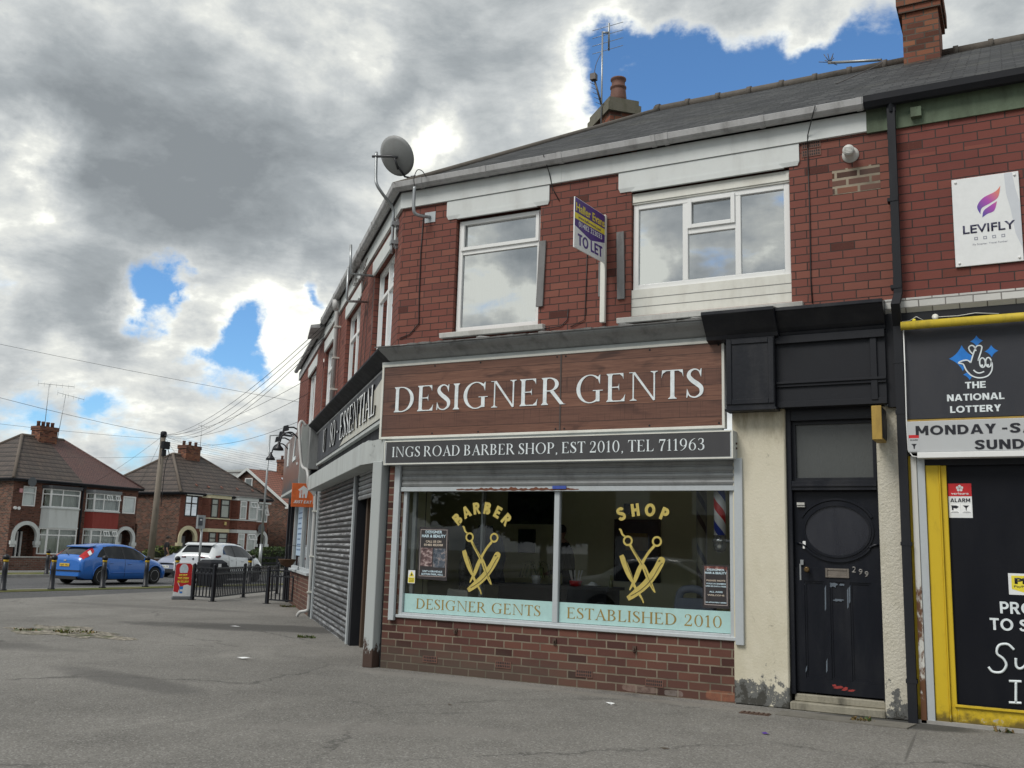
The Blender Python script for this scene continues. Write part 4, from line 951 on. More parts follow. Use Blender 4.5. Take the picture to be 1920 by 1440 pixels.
# stiles round three long panels
lo, hi = .30, 1.235
for a, b in ((d0, d0+.09), (d1-.09, d1), (d0+.285, d0+.335), (d1-.335, d1-.285)): m.box(a, b, -.10, -.082, lo, hi)
m.box(d0, d1, -.10, -.084, hi, hi+.13); m.box(d0, d1, -.10, -.084, .165, lo)
for a, b in ((d0+.09, d0+.285), (d0+.335, d1-.335), (d1-.285, d1-.09)):
    frame_rect(m, a, b, lo, hi, -.10, -.092, .018)
door = m.build('street_door', mDoor, B)
m = M(F); n = 40; m.face([(cx+rx*math.cos(2*math.pi*i/n), -.094, cz+rz*math.sin(2*math.pi*i/n)) for i in range(n)]); m.build('oval_light', paint('oval_dark_glass', (.022, .024, .032), .28, .2, (.05, .05, .055), 2., spec=.6), door)
m = M(F); frame_rect(m, -1.815, -1.59, 1.275, 1.365, -.085, -.072, .02); m.box(-1.795, -1.61, -.085, -.078, 1.295, 1.345); m.build('letterbox', flat('old_brass', (.26, .23, .20), .4, .7), door, bevel=.002)
m = M(F); m.lathe([(.012, 0), (.012, .03), (.026, .04), (.030, .055), (.018, .07)], (-1.985, -.085, 1.345), 'o', 14); m.build('door_knob', flat('dark_brass', (.18, .12, .055), .35, .8), door)
m = M(F); m.box(-2.055, -2.025, -.10, -.075, 1.39, 1.44); m.lathe([(.02, 0), (.02, .012)], (-2.04, -.10, 1.20), 'o', 12); m.box(-2.065, -2.05, -.10, -.08, 1.24, 1.40); m.build('door_locks', mGalv, door)
m = M(F); m.box(-2.075, -2.0, -.10, -.06, 1.985, 2.01); m.box(-2.075, -2.0, -.10, -.07, 1.965, 1.98); m.build('door_closer', mWhiteD, door)
m = M(F); m.box(-2.03, -2.0, -.10, -.085, 1.55, 1.625); m.build('bell_push', mUpvc, door, bevel=.003)
nums = [sans_text(ch, F, u, -.083, z, .058, None, flat('number_plate_grey', (.20, .19, .18), .5), door, 'house_number', bold=.02, rot=-.12) for ch, u, z in (('2', -1.565, 1.335), ('9', -1.505, 1.315), ('9', -1.45, 1.295))]
merge_meshes(nums, 'house_number')
m = M(F)                                                       # scuffed patches of older paint on the door
for (u, z, a, b) in ((-1.75, 1.205, .045, .022), (-1.70, 1.06, .05, .012), (-1.66, 1.21, .03, .01)):
    m.face([(u+a*(1+.3*math.sin(i*2.1))*math.cos(2*math.pi*i/12), -.0905, z+b*(1+.35*math.sin(i*3.3))*math.sin(2*math.pi*i/12)) for i in range(12)])
for (u, z0, z1) in ((-1.592, 1.03, 1.21), (-1.61, .98, 1.19), (-1.822, .95, 1.2), (-1.825, .36, .50), (-2.02, .35, .42)):
    m.face([(u-.007, -.0805, z0), (u+.006, -.0805, z0+.02), (u+.009, -.0805, z1), (u-.004, -.0805, z1-.03)])
build_split(m, 'worn_paint', flat('worn_blue_grey_paint', (.105, .13, .16), .6), door)
m = M(F)
for (u, z, a, b) in ((-1.72, .235, .05, .014), (-1.66, .225, .03, .018), (-1.60, .215, .035, .010), (-1.76, .25, .02, .01)):
    m.face([(u+a*(1+.4*math.sin(i*2.7+u*9))*math.cos(2*math.pi*i/10), -.0835, z+b*(1+.4*math.sin(i*1.3))*math.sin(2*math.pi*i/10)) for i in range(10)])
build_split(m, 'red_paint_scrape', flat('red_scrape', (.30, .035, .03), .6), door)
m = M(F); m.box(-2.16, -1.285, -.22, .03, 0, .075); m.box(-2.13, -1.29, -.22, -.05, .075, .145); m.build('door_step', paint('cream_step', (.30, .28, .22), .85, .9, (.08, .075, .06), 5., bump=.25), B, bevel=.008)
# ---- the barber window: frame, glass, shutter
m = M(F); frame_rect(m, -6.83, -2.70, .62, 2.46, -.07, -.005, .05); m.box(-4.765, -4.70, -.07, -.003, .67, 2.41); m.box(-6.85, -2.68, -.06, .025, .61, .645)
sw = m.build('shop_window_frame', mAlu, B, bevel=.004)
for a, b in ((-6.78, -4.765), (-4.70, -2.75)):
    m = M(F); m.face([(a, -.045, .67), (b, -.045, .67), (b, -.045, 2.41), (a, -.045, 2.41)]); m.build('shop_pane', mGlassShop, sw)
    m = M(F); m.box(a+.005, b-.005, -.044, -.0415, .675, .895); m.build('vinyl_strip', mTeal, sw)
serif_text('DESIGNER GENTS', F, -6.60, -.0412, .725, .118, 1.68, mGoldD, sw, depth=.0012)
serif_text('ESTABLISHED 2010', F, -4.60, -.0412, .725, .118, 1.76, mGoldD, sw, depth=.0012)
m = M(F)
z = 2.18
while z < 2.46:
    m.prism([(.006, z), (.018, z+.012), (.022, z+.035), (.018, z+.058), (.006, z+.07)], -6.85, -2.68, plane='oz'); z += .072
m.box(-6.85, -2.68, -.002, .010, 2.18, 2.46)
sh = m.build('rolled_shutter', mShut, B)
m = M(F); m.box(-6.85, -2.68, .0, .034, 2.125, 2.178); m.build('shutter_bottom_rail', mAlu, sh, bevel=.004)
m = M(F); lo_, hi_ = [], []
for i in range(91):
    u = -6.05+i*.0178; k_ = math.sin(math.pi*i/90)**.5; n_ = .5+.5*math.sin(i*.55)*math.sin(i*.23+1)+.25*math.sin(i*1.7)
    hi_.append((u, 2.148+.026*k_*max(.05, n_))); lo_.append((u, 2.140-.010*k_*(.6+.4*math.sin(i*.9))))
for i in range(90): m.face([(lo_[i][0], .0352, lo_[i][1]), (lo_[i+1][0], .0352, lo_[i+1][1]), (hi_[i+1][0], .0352, hi_[i+1][1]), (hi_[i][0], .0352, hi_[i][1])])
m.build('rust_streak', paint('rust', (.16, .055, .028), .9, .5, (.06, .03, .02), 9.), sh)
m = M(F); m.box(-4.77, -4.60, .034, .046, 2.150, 2.185); m.build('shutter_lock_tag', flat('lock_blue', (.05, .09, .38), .45), sh)
for a, b in ((-6.94, -6.86), (-2.685, -2.60)):
    m = M(F); m.box(a, b, .003, .055, .575, 2.46); m.build('shutter_guide', mAlu, B, bevel=.004)
for u, z in ((-6.0, .50), (-4.72, .47), (-3.78, .455)):
    m = M(F); m.box(u-.02, u+.02, 0, .02, z-.03, z+.03); m.lathe([(.012, 0), (.012, .03)], (u, .02, z), 'o', 8); m.build('shutter_hasp', flat('rusty_steel', (.10, .065, .05), .7, .3), B)
# corner post
m = M(F)
m.prism([(-7.245, .10), (-7.12, .082), (-7.10, -.05), (-7.30, .0)], .0, 2.50, plane='uo')
cp = m.build('corner_post', rottenpost(), B, bevel=.006)
# ---- interior of the barber shop
m = M(); mi_wall = paint('olive_wall', (.80, .79, .52), .85, .15, (.6, .6, .4), 1.2)
def inn(s_, d): p = CRN+VD*s_-VN*d; return (p.x, p.y)
RM = [(-1.95, .16), (-1.95, 1.3), (-1.95, 3.3), (-1.95, 3.6), (-9.3, 3.6), inn(3.6, .75), inn(.35, .62), (-6.98, .16)]
for i in range(len(RM)-1):
    (xa, ya), (xb, yb) = RM[i], RM[i+1]
    if i == 1: continue                    # unseen opening added so daylight from behind brightens the room
    m.face([(xa, ya, .1), (xb, yb, .1), (xb, yb, 2.62), (xa, ya, 2.62)])
m.build('shop_room', mi_wall, B)
m = M(); m.face([(x, y, 2.62) for x, y in RM]); m.build('shop_ceiling', mSignWhite, B)
m = M(); m.face([(x, y, .12) for x, y in RM]); m.build('shop_floor', flat('wood_floor', (.42, .36, .28), .4), B)
# ---- side shopfront: door recess, shutter, box, fascia
m = M(S); wall(m, -8.6, 0, -.06, 3.85, [(-2.62, -.30, -.06, 2.55), (-7.9, -2.85, -.06, 2.6)], depth=.5); m.build('side_shop_wall', mBlackM, B)
m = M(S); m.box(-2.72, -.3, -.55, -.5, 0, 2.6); m.box(-2.5, -2.38, -.5, -.12, 0, 2.5); m.box(-1.15, -1.05, -.5, -.2, 0, 2.5); m.box(-2.38, -1.15, -.5, -.42, .1, .95); m.build('recessed_shop_door', paint('brown_door', (.085, .055, .035), .6, .4, (.03, .03, .03), 3.), B)
m = M(S); m.box(-1.62, -1.46, -.16, -.08, .62, 2.4); m.build('door_pull_strip', mGreyWood, B)
m = M(S); z = .03
while z < 2.60:
    m.prism([(-.04, z), (-.012, z+.004), (.004, z+.030), (.0, z+.056), (-.018, z+.080), (-.04, z+.084)], -7.85, -2.90, plane='oz'); z += .086
m.box(-7.85, -2.90, -.06, -.03, 0, 2.62); m.box(-7.85, -2.90, -.03, .0, 0, .05)
m.build('roller_shutter', wornshutter(), B)
m = M(S); m.box(-2.92, -2.82, -.03, .03, 0, 2.62); m.box(-7.93, -7.83, -.03, .03, 0, 2.62); build_split(m, 'roller_shutter_guide', mAlu, B, bevel=.004)
m = M(S); z = 2.12
while z < 2.56:
    m.prism([(-.03, z), (-.012, z+.006), (-.004, z+.034), (-.010, z+.060), (-.03, z+.068)], -2.80, -1.05, plane='oz'); z += .070
m.build('door_shutter', mShut, B)
m = M(S); m.box(-7.65, -.72, 0, .26, 2.50, 2.79); m.box(-7.6, -.9, 0, .16, 2.79, 2.85)
sb = m.build('shutter_housing', mGreyWood, B, bevel=.006)
m = M(S); m.hexa([(-.72, .0, 2.50), (-.72, .26, 2.50), (.02, .10, 2.50), (.02, 0.0, 2.50)], [(-.72, .0, 2.79), (-.72, .26, 2.79), (.02, .10, 2.79), (.02, .0, 2.79)])
for i in range(7): m.lathe([(.012, 0), (.012, .002)], (-.35+.07*math.cos(i*2.4), .19+.02*math.sin(i), 2.60+.03*i*.8), 'o', 8)
m.build('shutter_housing_end', mGreyWood, sb)
m = M(S); m.box(-8.2, -.10, 0, .07, 3.045, 3.095); m.build('side_fascia_rail', mGreyWood, B)
# salon sign
SG = thing('salon_sign', 'long dark salon fascia sign on the side street with raised silver letters', 'sign', tuple(S(-4, .06, 3.1)))
m = M(S); m.box(-8.0, -4.55, .0, .08, 3.10, 3.72); m.build('dark_panel', mCharcoal, SG)
m = M(S); m.box(-4.55, -.16, .0, .08, 3.10, 3.72); m.build('dark_panel', mCharcoal, SG); m = M(S); m.prism([(-4.5, 3.105), (-.17, 3.105), (-.17, 3.66), (-.55, 3.62), (-1.3, 3.52), (-2.4, 3.40), (-3.6, 3.28)], .08, .083); m.build('painted_sheen', paint('pale_sign_sheen', (.50, .49, .42), .35, .15, (.3, .29, .26), 2.), SG)  # pale diagonal reflection on the dark panel, put in as colour
for tx, a, w_ in (('U', -6.85, .36), ('SO', -5.75, .72), ('-', -4.82, .14), ('ESSENTIAL', -4.42, 3.60)):
    ob = serif_text(tx, S, a, .083, 3.20, .44, w_, [flat('letter_edge_black', (.012, .012, .013), .4), flat('letter_face_silver', (.80, .82, .82), .35)], SG, depth=.022)
    for p in ob.data.polygons:
        if abs(p.normal.dot(VN)) > .7: p.material_index = 1
# ---- chimney at the back of the corner
fr_ch = Fr((-5.86, 4.15, 0), -VD, VN)
m = M(fr_ch); m.box(-.85, 0, -.50, 0, 7.6, 8.78); 
ch = m.build('chimney_stack', mBrickChim, B)
m = M(fr_ch); m.box(-.90, .05, -.55, .05, 8.78, 8.93); m.box(-.87, .02, -.52, .02, 8.93, 9.03); m.build('stack_cap', paint('mossy_cap', (.16, .15, .115), .9, .6, (.08, .085, .05), 5., bump=.3), ch)
m = M(fr_ch); m.lathe([(.155, 0), (.145, .10), (.13, .24), (.12, .27), (.14, .285), (.14, .315), (.115, .33), (.115, .42), (.135, .44), (.135, .465), (.09, .47)], (-.22, -.24, 9.03), n=18); m.build('chimney_pot', mTerra, ch)

# ------------------------------------------------------------------ the shop next door (right)
NB = thing('convenience_shop_building', 'red brick shop at the right edge with yellow framed front and green fascia', 'building', (1, 0, 0))
NX = 3.6
m = M(F); wall(m, -1.05, NX, 3.70, 6.0, [(1.2, 2.6, 4.05, 5.5)], o=.004, depth=.12); m.build('front_wall', mBrickRt, NB)
window(F, 1.22, 2.58, 4.07, 5.49, -.05, NB, mulls=(1.9,), t=.06, gmat=mGlassUp, back=mObscure, backo=-.15)
roofq([(-1.05, -.15, EAVE), (NX, -.15, EAVE), (NX, 4.6, RZ), (-1.05, 4.6, RZ)], 'roof', mSlate, NB)
m = M(); ridge_run(m, (-1.05, 4.6, RZ), (NX, 4.6, RZ)); m.build('ridge_tiles', mRidge, NB)
m = M(); m.face([(-1.05, 4.6, RZ), (NX, 4.6, RZ), (NX, 9.2, EAVE), (-1.05, 9.2, EAVE)]); m.face([(NX, 0, 0), (NX, 9, 0), (NX, 9.2, EAVE), (NX, 4.6, RZ), (NX, 0, EAVE)]); m.build('rear_roof', mSlate, NB)
m = M(F); m.box(-1.27, NX, .006, .030, 5.80, 6.06); m.build('green_fascia', mGreenP, NB)
m = M(F)
m.prism([(.035, 6.145), (.04, 6.08), (.08, 6.03), (.135, 6.03), (.175, 6.08), (.18, 6.145), (.165, 6.15), (.155, 6.09), (.125, 6.05), (.09, 6.05), (.06, 6.09), (.05, 6.15)], -1.275, NX, plane='oz')
for u in (.9, 2.0): m.box(u-.03, u+.03, .03, .19, 6.025, 6.15)
m.build('gutter', mBlackM, NB)
m = M(F); m.box(-.84, -.74, .03, .09, 5.87, 5.97); m.build('gutter_bracket', mGreenP, NB)
m = M(F); 
m.tube([(-1.02, .10, 6.05), (-1.02, .095, 5.95)], .045, 4, smooth=False); m.box(-1.06, -.985, .05, .12, 4.05, 5.99)
m.hexa([(-1.06, .05, 4.05), (-.985, .05, 4.05), (-.985, .12, 4.05), (-1.06, .12, 4.05)], [(-1.075, .22, 3.90), (-.995, .22, 3.90), (-.995, .29, 3.90), (-1.075, .29, 3.90)])
m.hexa([(-1.075, .22, 3.90), (-.995, .22, 3.90), (-.995, .29, 3.90), (-1.075, .29, 3.90)], [(-1.08, .04, 3.72), (-1.0, .04, 3.72), (-1.0, .115, 3.72), (-1.08, .115, 3.72)])
m.box(-1.08, -1.0, .04, .115, .0, 3.72)
for z in (5.0, 4.1, 3.35, 2.85, 1.6, .35): m.box(-1.088, -.99, .02, .118 if z < 3.8 else .125, z, z+.035)
m.build('downpipe', mBlackM, NB)
m = M(F); m.prism([(0, 3.86), (.05, 3.86), (.085, 3.90), (.085, 4.0), (0, 4.02)], -1.18, NX, plane='oz'); m.build('white_brick_ledge', brick('painted_brick', [(.62, .62, .60), (.55, .55, .53), (.66, .66, .64)], (.25, .24, .23), bw=.24, rh=.075, ms=.006, dark=.02, wash=.3), NB)
m = M(F); m.box(-1.0, NX, 0, .05, 3.66, 3.86); m.build('dark_board', mBlackM, NB)
m = M(F); m.tube([(-1.0, .18, 3.70), (NX, .18, 3.70)], .042, 12); m.build('awning_bar', paint('yellow_bar', (.62, .47, .04), .5, .55, (.13, .11, .04), 7.), NB)
m = M(F); m.lathe([(.030, 0), (.030, .02), (.0, .022)], (-.70, .052, 3.79), 'o', 14); m.tube([(-.67, .06, 3.79), (-.5, .06, 3.785), (-.35, .06, 3.80), (-.15, .06, 3.775)], .004, 5); m.tube([(-1.0, .06, 3.77), (-.93, .06, 3.775), (-.87, .06, 3.81), (-.81, .06, 3.77)], .004, 5); m.build('alarm_box', mUpvcOld, NB)
m = M(F); m.tube([(-.985, .12, 3.68), (-.985, .13, 3.2), (-.99, .13, 2.75), (-.985, .13, 2.5), (-.95, .13, 2.44), (-.9, .14, 2.43)], .006, 6); m.build('white_cable', mUpvc, NB)
m = M(F); m.box(-.905, -.868, 0, .02, 3.745, 3.77); m.lathe([(.018, 0), (.018, .02), (.0, .03)], (-.885, .12, 3.755), 'o', 10); m.build('small_lamp', mYel2, NB)
# shopfront frame: posts, yellow surround, black glazing film
m = M(F); m.box(-1.0, -.975, 0, .03, 0, 2.45); m.build('edge_strip', mYellow, NB)
def rustpost():
    k = NT('rusting_white_post'); ob = k.tc.outputs['Object']; sp_ = k.n('ShaderNodeSeparateXYZ'); k.L.new(ob, sp_.inputs[0])
    n = k.noise(k.map(ob, (9, 9, 4)), 1., 8, .7); e = k.math('ADD', n, k.math('MULTIPLY', sp_.outputs[2], -.16)); c = k.mix(k.ss(e, .36, .46), (.60, .60, .56), (.13, .06, .03)); return k.fin(c, .6, 0, .3)
m = M(F); m.box(-.975, -.925, -.02, .06, 0, 2.45); m.build('shutter_guide', rustpost(), NB, bevel=.003)
m = M(F); m.box(-.923, -.855, -.02, .045, 0, 2.45); m.build('inner_guide', mAlu, NB, bevel=.003)
m = M(F); m.box(-.852, -.735, -.08, .02, 0, 2.36); m.box(-.735, -.722, -.08, .035, 0, 2.36); m.box(-.722, -.672, -.08, .008, .0, 2.36); m.box(-.672, NX, -.08, .008, .03, .19); m.box(-.69, NX, -.05, .03, .165, .19); m.build('yellow_frame', mYellow, NB, bevel=.004)
m = M(F); m.box(-.672, NX, -.06, -.03, .19, 2.45); m.build('blacked_out_glazing', mVinyl, NB)
m = M(F); m.box(-.9, NX, -.1, .02, 2.36, 2.46); m.box(-1.0, NX, -.12, -.07, 0, 2.5); m.build('shutter_slot', mBlackM, NB)
m = M(F); m.box(-1.0, NX, -.3, .06, -.02, .03); m.build('threshold', mKerb, NB)
V = -.0295
heavy_text('PROUD', F, -.28, V, 1.015, .105, .45, mText, NB, w=.19)
heavy_text('TO SERVE', F, -.37, V, .865, .105, .66, mText, NB, w=.19)
def hand(strokes, u, z, w, name='script_lettering'):
    m = M(F)
    for st in strokes:
        q = _cr(st, 6); m.tube([(u+a, V+.002, z+b) for a, b in q], w, 6)
    return m.build(name, mText, NB)
hand([[(.21, .20), (.16, .245), (.09, .23), (.07, .16), (.12, .115), (.14, .06), (.10, .0), (.03, -.005), (-.005, .035)], [(.22, .13), (.22, .06), (.25, .04), (.29, .07), (.31, .13)], [(.31, .13), (.315, .06), (.34, .04)], [(.42, .22), (.41, .10), (.44, .04), (.48, .06)], [(.36, .155), (.50, .16)], [(.56, .22), (.55, .10), (.58, .04), (.62, .06)], [(.50, .155), (.64, .16)], [(.70, .10), (.67, .05), (.72, .03), (.75, .08), (.71, .12), (.68, .09)], [(.80, .13), (.80, .04)], [(.80, .10), (.85, .13), (.87, .04)]], -.395, .50, .0115)
hand([[(.0, .20), (.10, .205)], [(.055, .20), (.045, .02)], [(-.01, .015), (.09, .02)], [(.14, .13), (.14, .02)], [(.14, .10), (.19, .14), (.215, .09), (.215, .02)], [(.33, .12), (.28, .11), (.28, .03), (.33, .04), (.335, .13), (.33, -.06), (.27, -.08)], [(.44, .12), (.39, .11), (.41, .07), (.44, .04), (.39, .02)]], -.24, .225, .0115)
# stickers on that glazing
ST = thing('alarm_sticker', 'red and white alarm company sticker on the black glazing of yellow framed shop', 'sticker', tuple(F(-.57, -.03, 1.9)))
m = M(F); m.box(-.665, -.465, -.030, -.0285, 1.87, 2.19); m.build('backing', mSignWhite, ST)
m = M(F); m.box(-.665, -.465, -.0285, -.0278, 2.07, 2.19); m.build('red_header', mRedS, ST)
m = M(F)
for i in range(5): m.lathe([(.014, 0), (.014, .0008)], (-.565+.018*math.cos(R(90+72*i)), -.0278, 2.145+.018*math.sin(R(90+72*i))), 'o', 10)
m.build('rosette_mark', mSignWhite, ST)
sans_text('verisure', F, -.565, -.0277, 2.085, .024, .15, mSignWhite, ST, align='C', bold=.02, depth=.0008)
heavy_text('ALARM', F, -.565, -.0283, 2.015, .036, .17, mTextBlk, ST, align='C', depth=.0008)
m = M(F); m.box(-.655, -.568, -.0285, -.0281, 1.91, 2.0); m.box(-.56, -.475, -.0285, -.0281, 1.91, 2.0); m.build('picture_panel', flat('picture_white', (.88, .9, .9), .5), ST)
m = M(F); m.prism([(-.645, 1.985), (-.60, 1.985), (-.578, 1.972), (-.60, 1.955), (-.625, 1.96), (-.625, 1.94), (-.64, 1.94), (-.64, 1.965)], -.0281, -.0275); m.prism([(-.545, 1.985), (-.49, 1.985), (-.512, 1.962), (-.515, 1.935), (-.52, 1.935), (-.523, 1.962)], -.0281, -.0275)
for a in (-.65, -.55): m.box(a, a+.07, -.0281, -.0277, 1.915, 1.919); m.box(a+.01, a+.06, -.0281, -.0277, 1.924, 1.927)
m.build('pictograms', mTextBlk, ST)
PP = thing('payment_sticker', 'small yellow and white payment logo sticker on black glazing at the right edge', 'sticker', tuple(F(0, -.03, 1.25)))
m = M(F); m.box(-.20, .06, -.030, -.0285, 1.185, 1.375); m.build('backing', mSignWhite, PP)
m = M(F); m.prism([(-.175, 1.355), (.04, 1.355), (.04, 1.24), (-.07, 1.205), (-.175, 1.235)], -.0285, -.0278); m.build('yellow_shield', mYel2, PP)
sans_text('PP', F, -.15, -.0277, 1.285, .05, .13, mTextBlk, PP, bold=.05, depth=.0008); sans_text('PayPoint', F, -.155, -.0277, 1.25, .02, .15, mTextBlk, PP, bold=.01, depth=.0008)
# lottery fascia
LS = thing('lottery_sign', 'large charcoal shop sign with blue stars and white crossed fingers emblem', 'sign', tuple(F(0, .05, 2.79)))
m = M(F); m.box(-1.0, NX, 0, .09, 2.80, 3.68); m.build('panel', mCharcoal, LS)
m = M(F); m.box(-1.0, NX, .0, .10, 2.775, 2.792); m.build('brass_edge', flat('brass_edge', (.45, .30, .08), .4, .4), LS)
for tx, u, z, w_ in (('THE', -.38, 3.07, .175), ('NATIONAL', -.386, 2.957, .485), ('LOTTERY', -.391, 2.845, .43)):
    heavy_text(tx, F, u, .0905, z, .064, w_, mText, LS, align='C')
LF = Fr((.085, 0, -.095), (1, 0, 0), (0, -1, 0))
m = M(LF)
def star(cu, cz, r, ry=None):
    ry = ry or r; p = []
    for i in range(4):
        for t in np.linspace(0, 1, 6)[:-1]:
            a0, a1 = R(90*i), R(90*i+90); P0 = np.array((r*math.cos(a0), ry*math.sin(a0))); P2 = np.array((r*math.cos(a1), ry*math.sin(a1))); P1 = (P0+P2)*.30
            q = P0*(1-t)**2+P1*2*t*(1-t)+P2*t*t; p.append((cu+q[0], cz+q[1]))
    m.prism(p, .0895, .0915)
star(-.565, 3.46, .115, .125); star(-.435, 3.615, .055, .055); star(-.315, 3.51, .058, .058); star(-.51, 3.30, .055, .055)
m.build('blue_stars', mBlue, LS)
m = M(LF); body = [(-.59, 3.415), (-.53, 3.43), (-.495, 3.41), (-.475, 3.50), (-.49, 3.545), (-.45, 3.565), (-.42, 3.55), (-.385, 3.545), (-.41, 3.44), (-.395, 3.44), (-.33, 3.455), (-.32, 3.40), (-.325, 3.33), (-.36, 3.28), (-.43, 3.265), (-.50, 3.29), (-.535, 3.36)]
m.prism(body, .0915, .0925); m.build('emblem_hand', mCharcoal, LS)
m = M(LF)
def line(pts, w=.006, close=False):
    q = _cr(pts, 6); pc = _rib(q, 2*w)
    for i in range(len(q)-1): m.prism([pc[1][i], pc[1][i+1], pc[2][i+1], pc[2][i]], .0925, .0945+.0003*(i % 2))
line([(-.495, 3.41), (-.47, 3.49), (-.445, 3.555), (-.42, 3.57), (-.395, 3.56), (-.40, 3.52), (-.43, 3.43), (-.42, 3.44)])
line([(-.47, 3.49), (-.495, 3.52), (-.505, 3.555), (-.485, 3.575), (-.46, 3.565), (-.445, 3.52)])
line([(-.495, 3.41), (-.52, 3.435), (-.56, 3.435), (-.60, 3.415), (-.56, 3.40), (-.535, 3.34), (-.49, 3.285), (-.43, 3.262), (-.36, 3.275), (-.322, 3.325), (-.315, 3.385), (-.325, 3.42)])
for cu in (-.395, -.345):
    line([(cu+.024*math.cos(R(a)), 3.405+.045*math.sin(R(a))) for a in range(0, 361, 30)])
line([(-.475, 3.34), (-.45, 3.315), (-.42, 3.308), (-.385, 3.32)])
for cu in (-.40, -.35): m.prism([(cu+.009*math.cos(R(a)), 3.378+.011*math.sin(R(a))) for a in range(0, 360, 36)], .0925, .0944)
m.build('emblem_outline', mText, LS)
OS = thing('opening_hours_sign', 'silver opening hours sign with black capitals under the charcoal shop sign', 'sign', tuple(F(0, .05, 2.45)))
m = M(F); m.box(-.985, NX, 0, .14, 2.475, 2.77); m.build('panel', mSilverSign, OS, bevel=.004)
m = M(F); m.box(-.905, NX, .02, .155, 2.418, 2.472); m.build('lower_lip', mUpvc, OS, bevel=.004)
heavy_text('MONDAY', F, -.911, .1405, 2.637, .088, .684, mTextBlk, OS, gap=.13); heavy_text('-', F, -.185, .1405, 2.637, .088, .055, mTextBlk, OS); heavy_text('SATURDAY', F, -.112, .1405, 2.637, .088, .90, mTextBlk, OS, gap=.13); heavy_text('SUNDAY', F, -.408, .1405, 2.49, .088, .635, mTextBlk, OS, gap=.13)
GS = thing('guard_sticker', 'tiny red topped guard sticker at the left end of silver hours sign', 'sticker', tuple(F(-.93, .14, 2.5)))
m = M(F); m.box(-.975, -.885, .141, .142, 2.487, 2.64); m.build('backing', mSilverSign, GS)
m = M(F); m.box(-.975, -.885, .142, .1426, 2.61, 2.64); m.build('red_header', mRedS, GS)
sans_text('GUARD', F, -.93, .1422, 2.585, .014, .07, mTextBlk, GS, align='C', bold=.02, depth=.0008)
m = M(F); m.prism([(-.955, 2.555), (-.905, 2.555), (-.922, 2.535), (-.926, 2.505), (-.934, 2.505), (-.938, 2.535)], .142, .1426); m.build('pictogram', mTextBlk, GS)
# poster-board on the brick
LV = thing('wall_plaque_sign', 'white plaque with purple and coral feather logo on the right brick wall', 'sign', tuple(F(-.2, 0, 4.28)))
m = M(F); m.box(-.50, .085, .015, .030, 4.275, 5.165); m.build('panel', mSignWhite, LV, bevel=.003)
m = M(F); m.prism([(-.04, 5.16), (.03, 5.16), (.05, 5.0), (.082, 4.85), (.082, 4.40), (.03, 4.55), (.0, 4.8), (-.03, 4.95)], .030, .0306); m.build('grey_swoosh', flat('pale_grey_print', (.60, .63, .67), .4, var=.02), LV)
def featmat():
    k = NT('feather_print'); sp_ = k.n('ShaderNodeSeparateXYZ'); k.L.new(k.tc.outputs['Generated'], sp_.inputs[0])
    f = k.math('ADD', k.math('MULTIPLY', sp_.outputs[0], .5), k.math('MULTIPLY', sp_.outputs[2], .5)); return k.fin(k.ramp(f, [(.15, (.10, .07, .36)), (.5, (.42, .07, .42)), (.85, (.72, .22, .16))]), .4)
m = M(F); up_ = _cr([(-.26, 4.78), (-.285, 4.86), (-.23, 4.94), (-.12, 4.99), (-.075, 5.04)], 6); lo_ = _cr([(-.26, 4.78), (-.245, 4.84), (-.17, 4.88), (-.10, 4.93), (-.075, 5.04)], 6)
for i in range(len(up_)-1): m.prism([up_[i], up_[i+1], lo_[i+1], lo_[i]], .0302, .0315)
u2 = _cr([(-.245, 4.745), (-.23, 4.81), (-.17, 4.855), (-.11, 4.89)], 6); l2 = _cr([(-.245, 4.745), (-.20, 4.775), (-.14, 4.80), (-.11, 4.89)], 6)
for i in range(len(u2)-1): m.prism([u2[i], u2[i+1], l2[i+1], l2[i]], .0302, .0315)
m.build('feather_logo', featmat(), LV)
sans_text('LEVIFLY', F, -.42, .0305, 4.60, .085, .45, flat('ink_navy', (.03, .03, .075), .4), LV, bold=.015)
m = M(F)
for i in range(4):
    a = -.325+i*.078; frame_rect(m, a, a+.032, 4.525, 4.557, .0302, .0308, .008)
m.build('small_icons', flat('print_grey', (.30, .31, .36), .4), LV)
sans_text('Fly Smarter. Travel Further', F, -.19, .0305, 4.475, .018, .30, flat('print_grey', (.3, .31, .36), .4), LV, align='C', depth=.001)
m = M(F)
for u in (-.465, .05):
    for z in (4.31, 5.13): m.lathe([(.012, 0), (.012, .008), (.004, .012)], (u, .030, z), 'o', 10)
build_split(m, 'fixing_cap', mUpvc, LV)
# chimney on the party line
m = M(); m.box(-1.25, -.77, 4.05, 4.85, 8.2, 11.2)
nch = m.build('chimney_stack', mBrickChim, NB)
m = M(); m.box(-1.29, -.73, 4.01, 4.89, 9.32, 9.42); m.box(-1.32, -.70, 3.98, 4.92, 9.42, 9.62); m.build('corbel_course', mBrickChim, nch); m = M(); m.box(-1.29, -.73, 4.01, 4.89, 11.2, 11.35); m.build('stack_cap', mBrickChim, nch)
m = M()
for x in (-1.12, -.90): m.lathe([(.12, 0), (.10, .3), (.12, .33), (.10, .45)], (x, 4.45, 11.35), n=16)
m.build('chimney_pots', mTerra, nch)

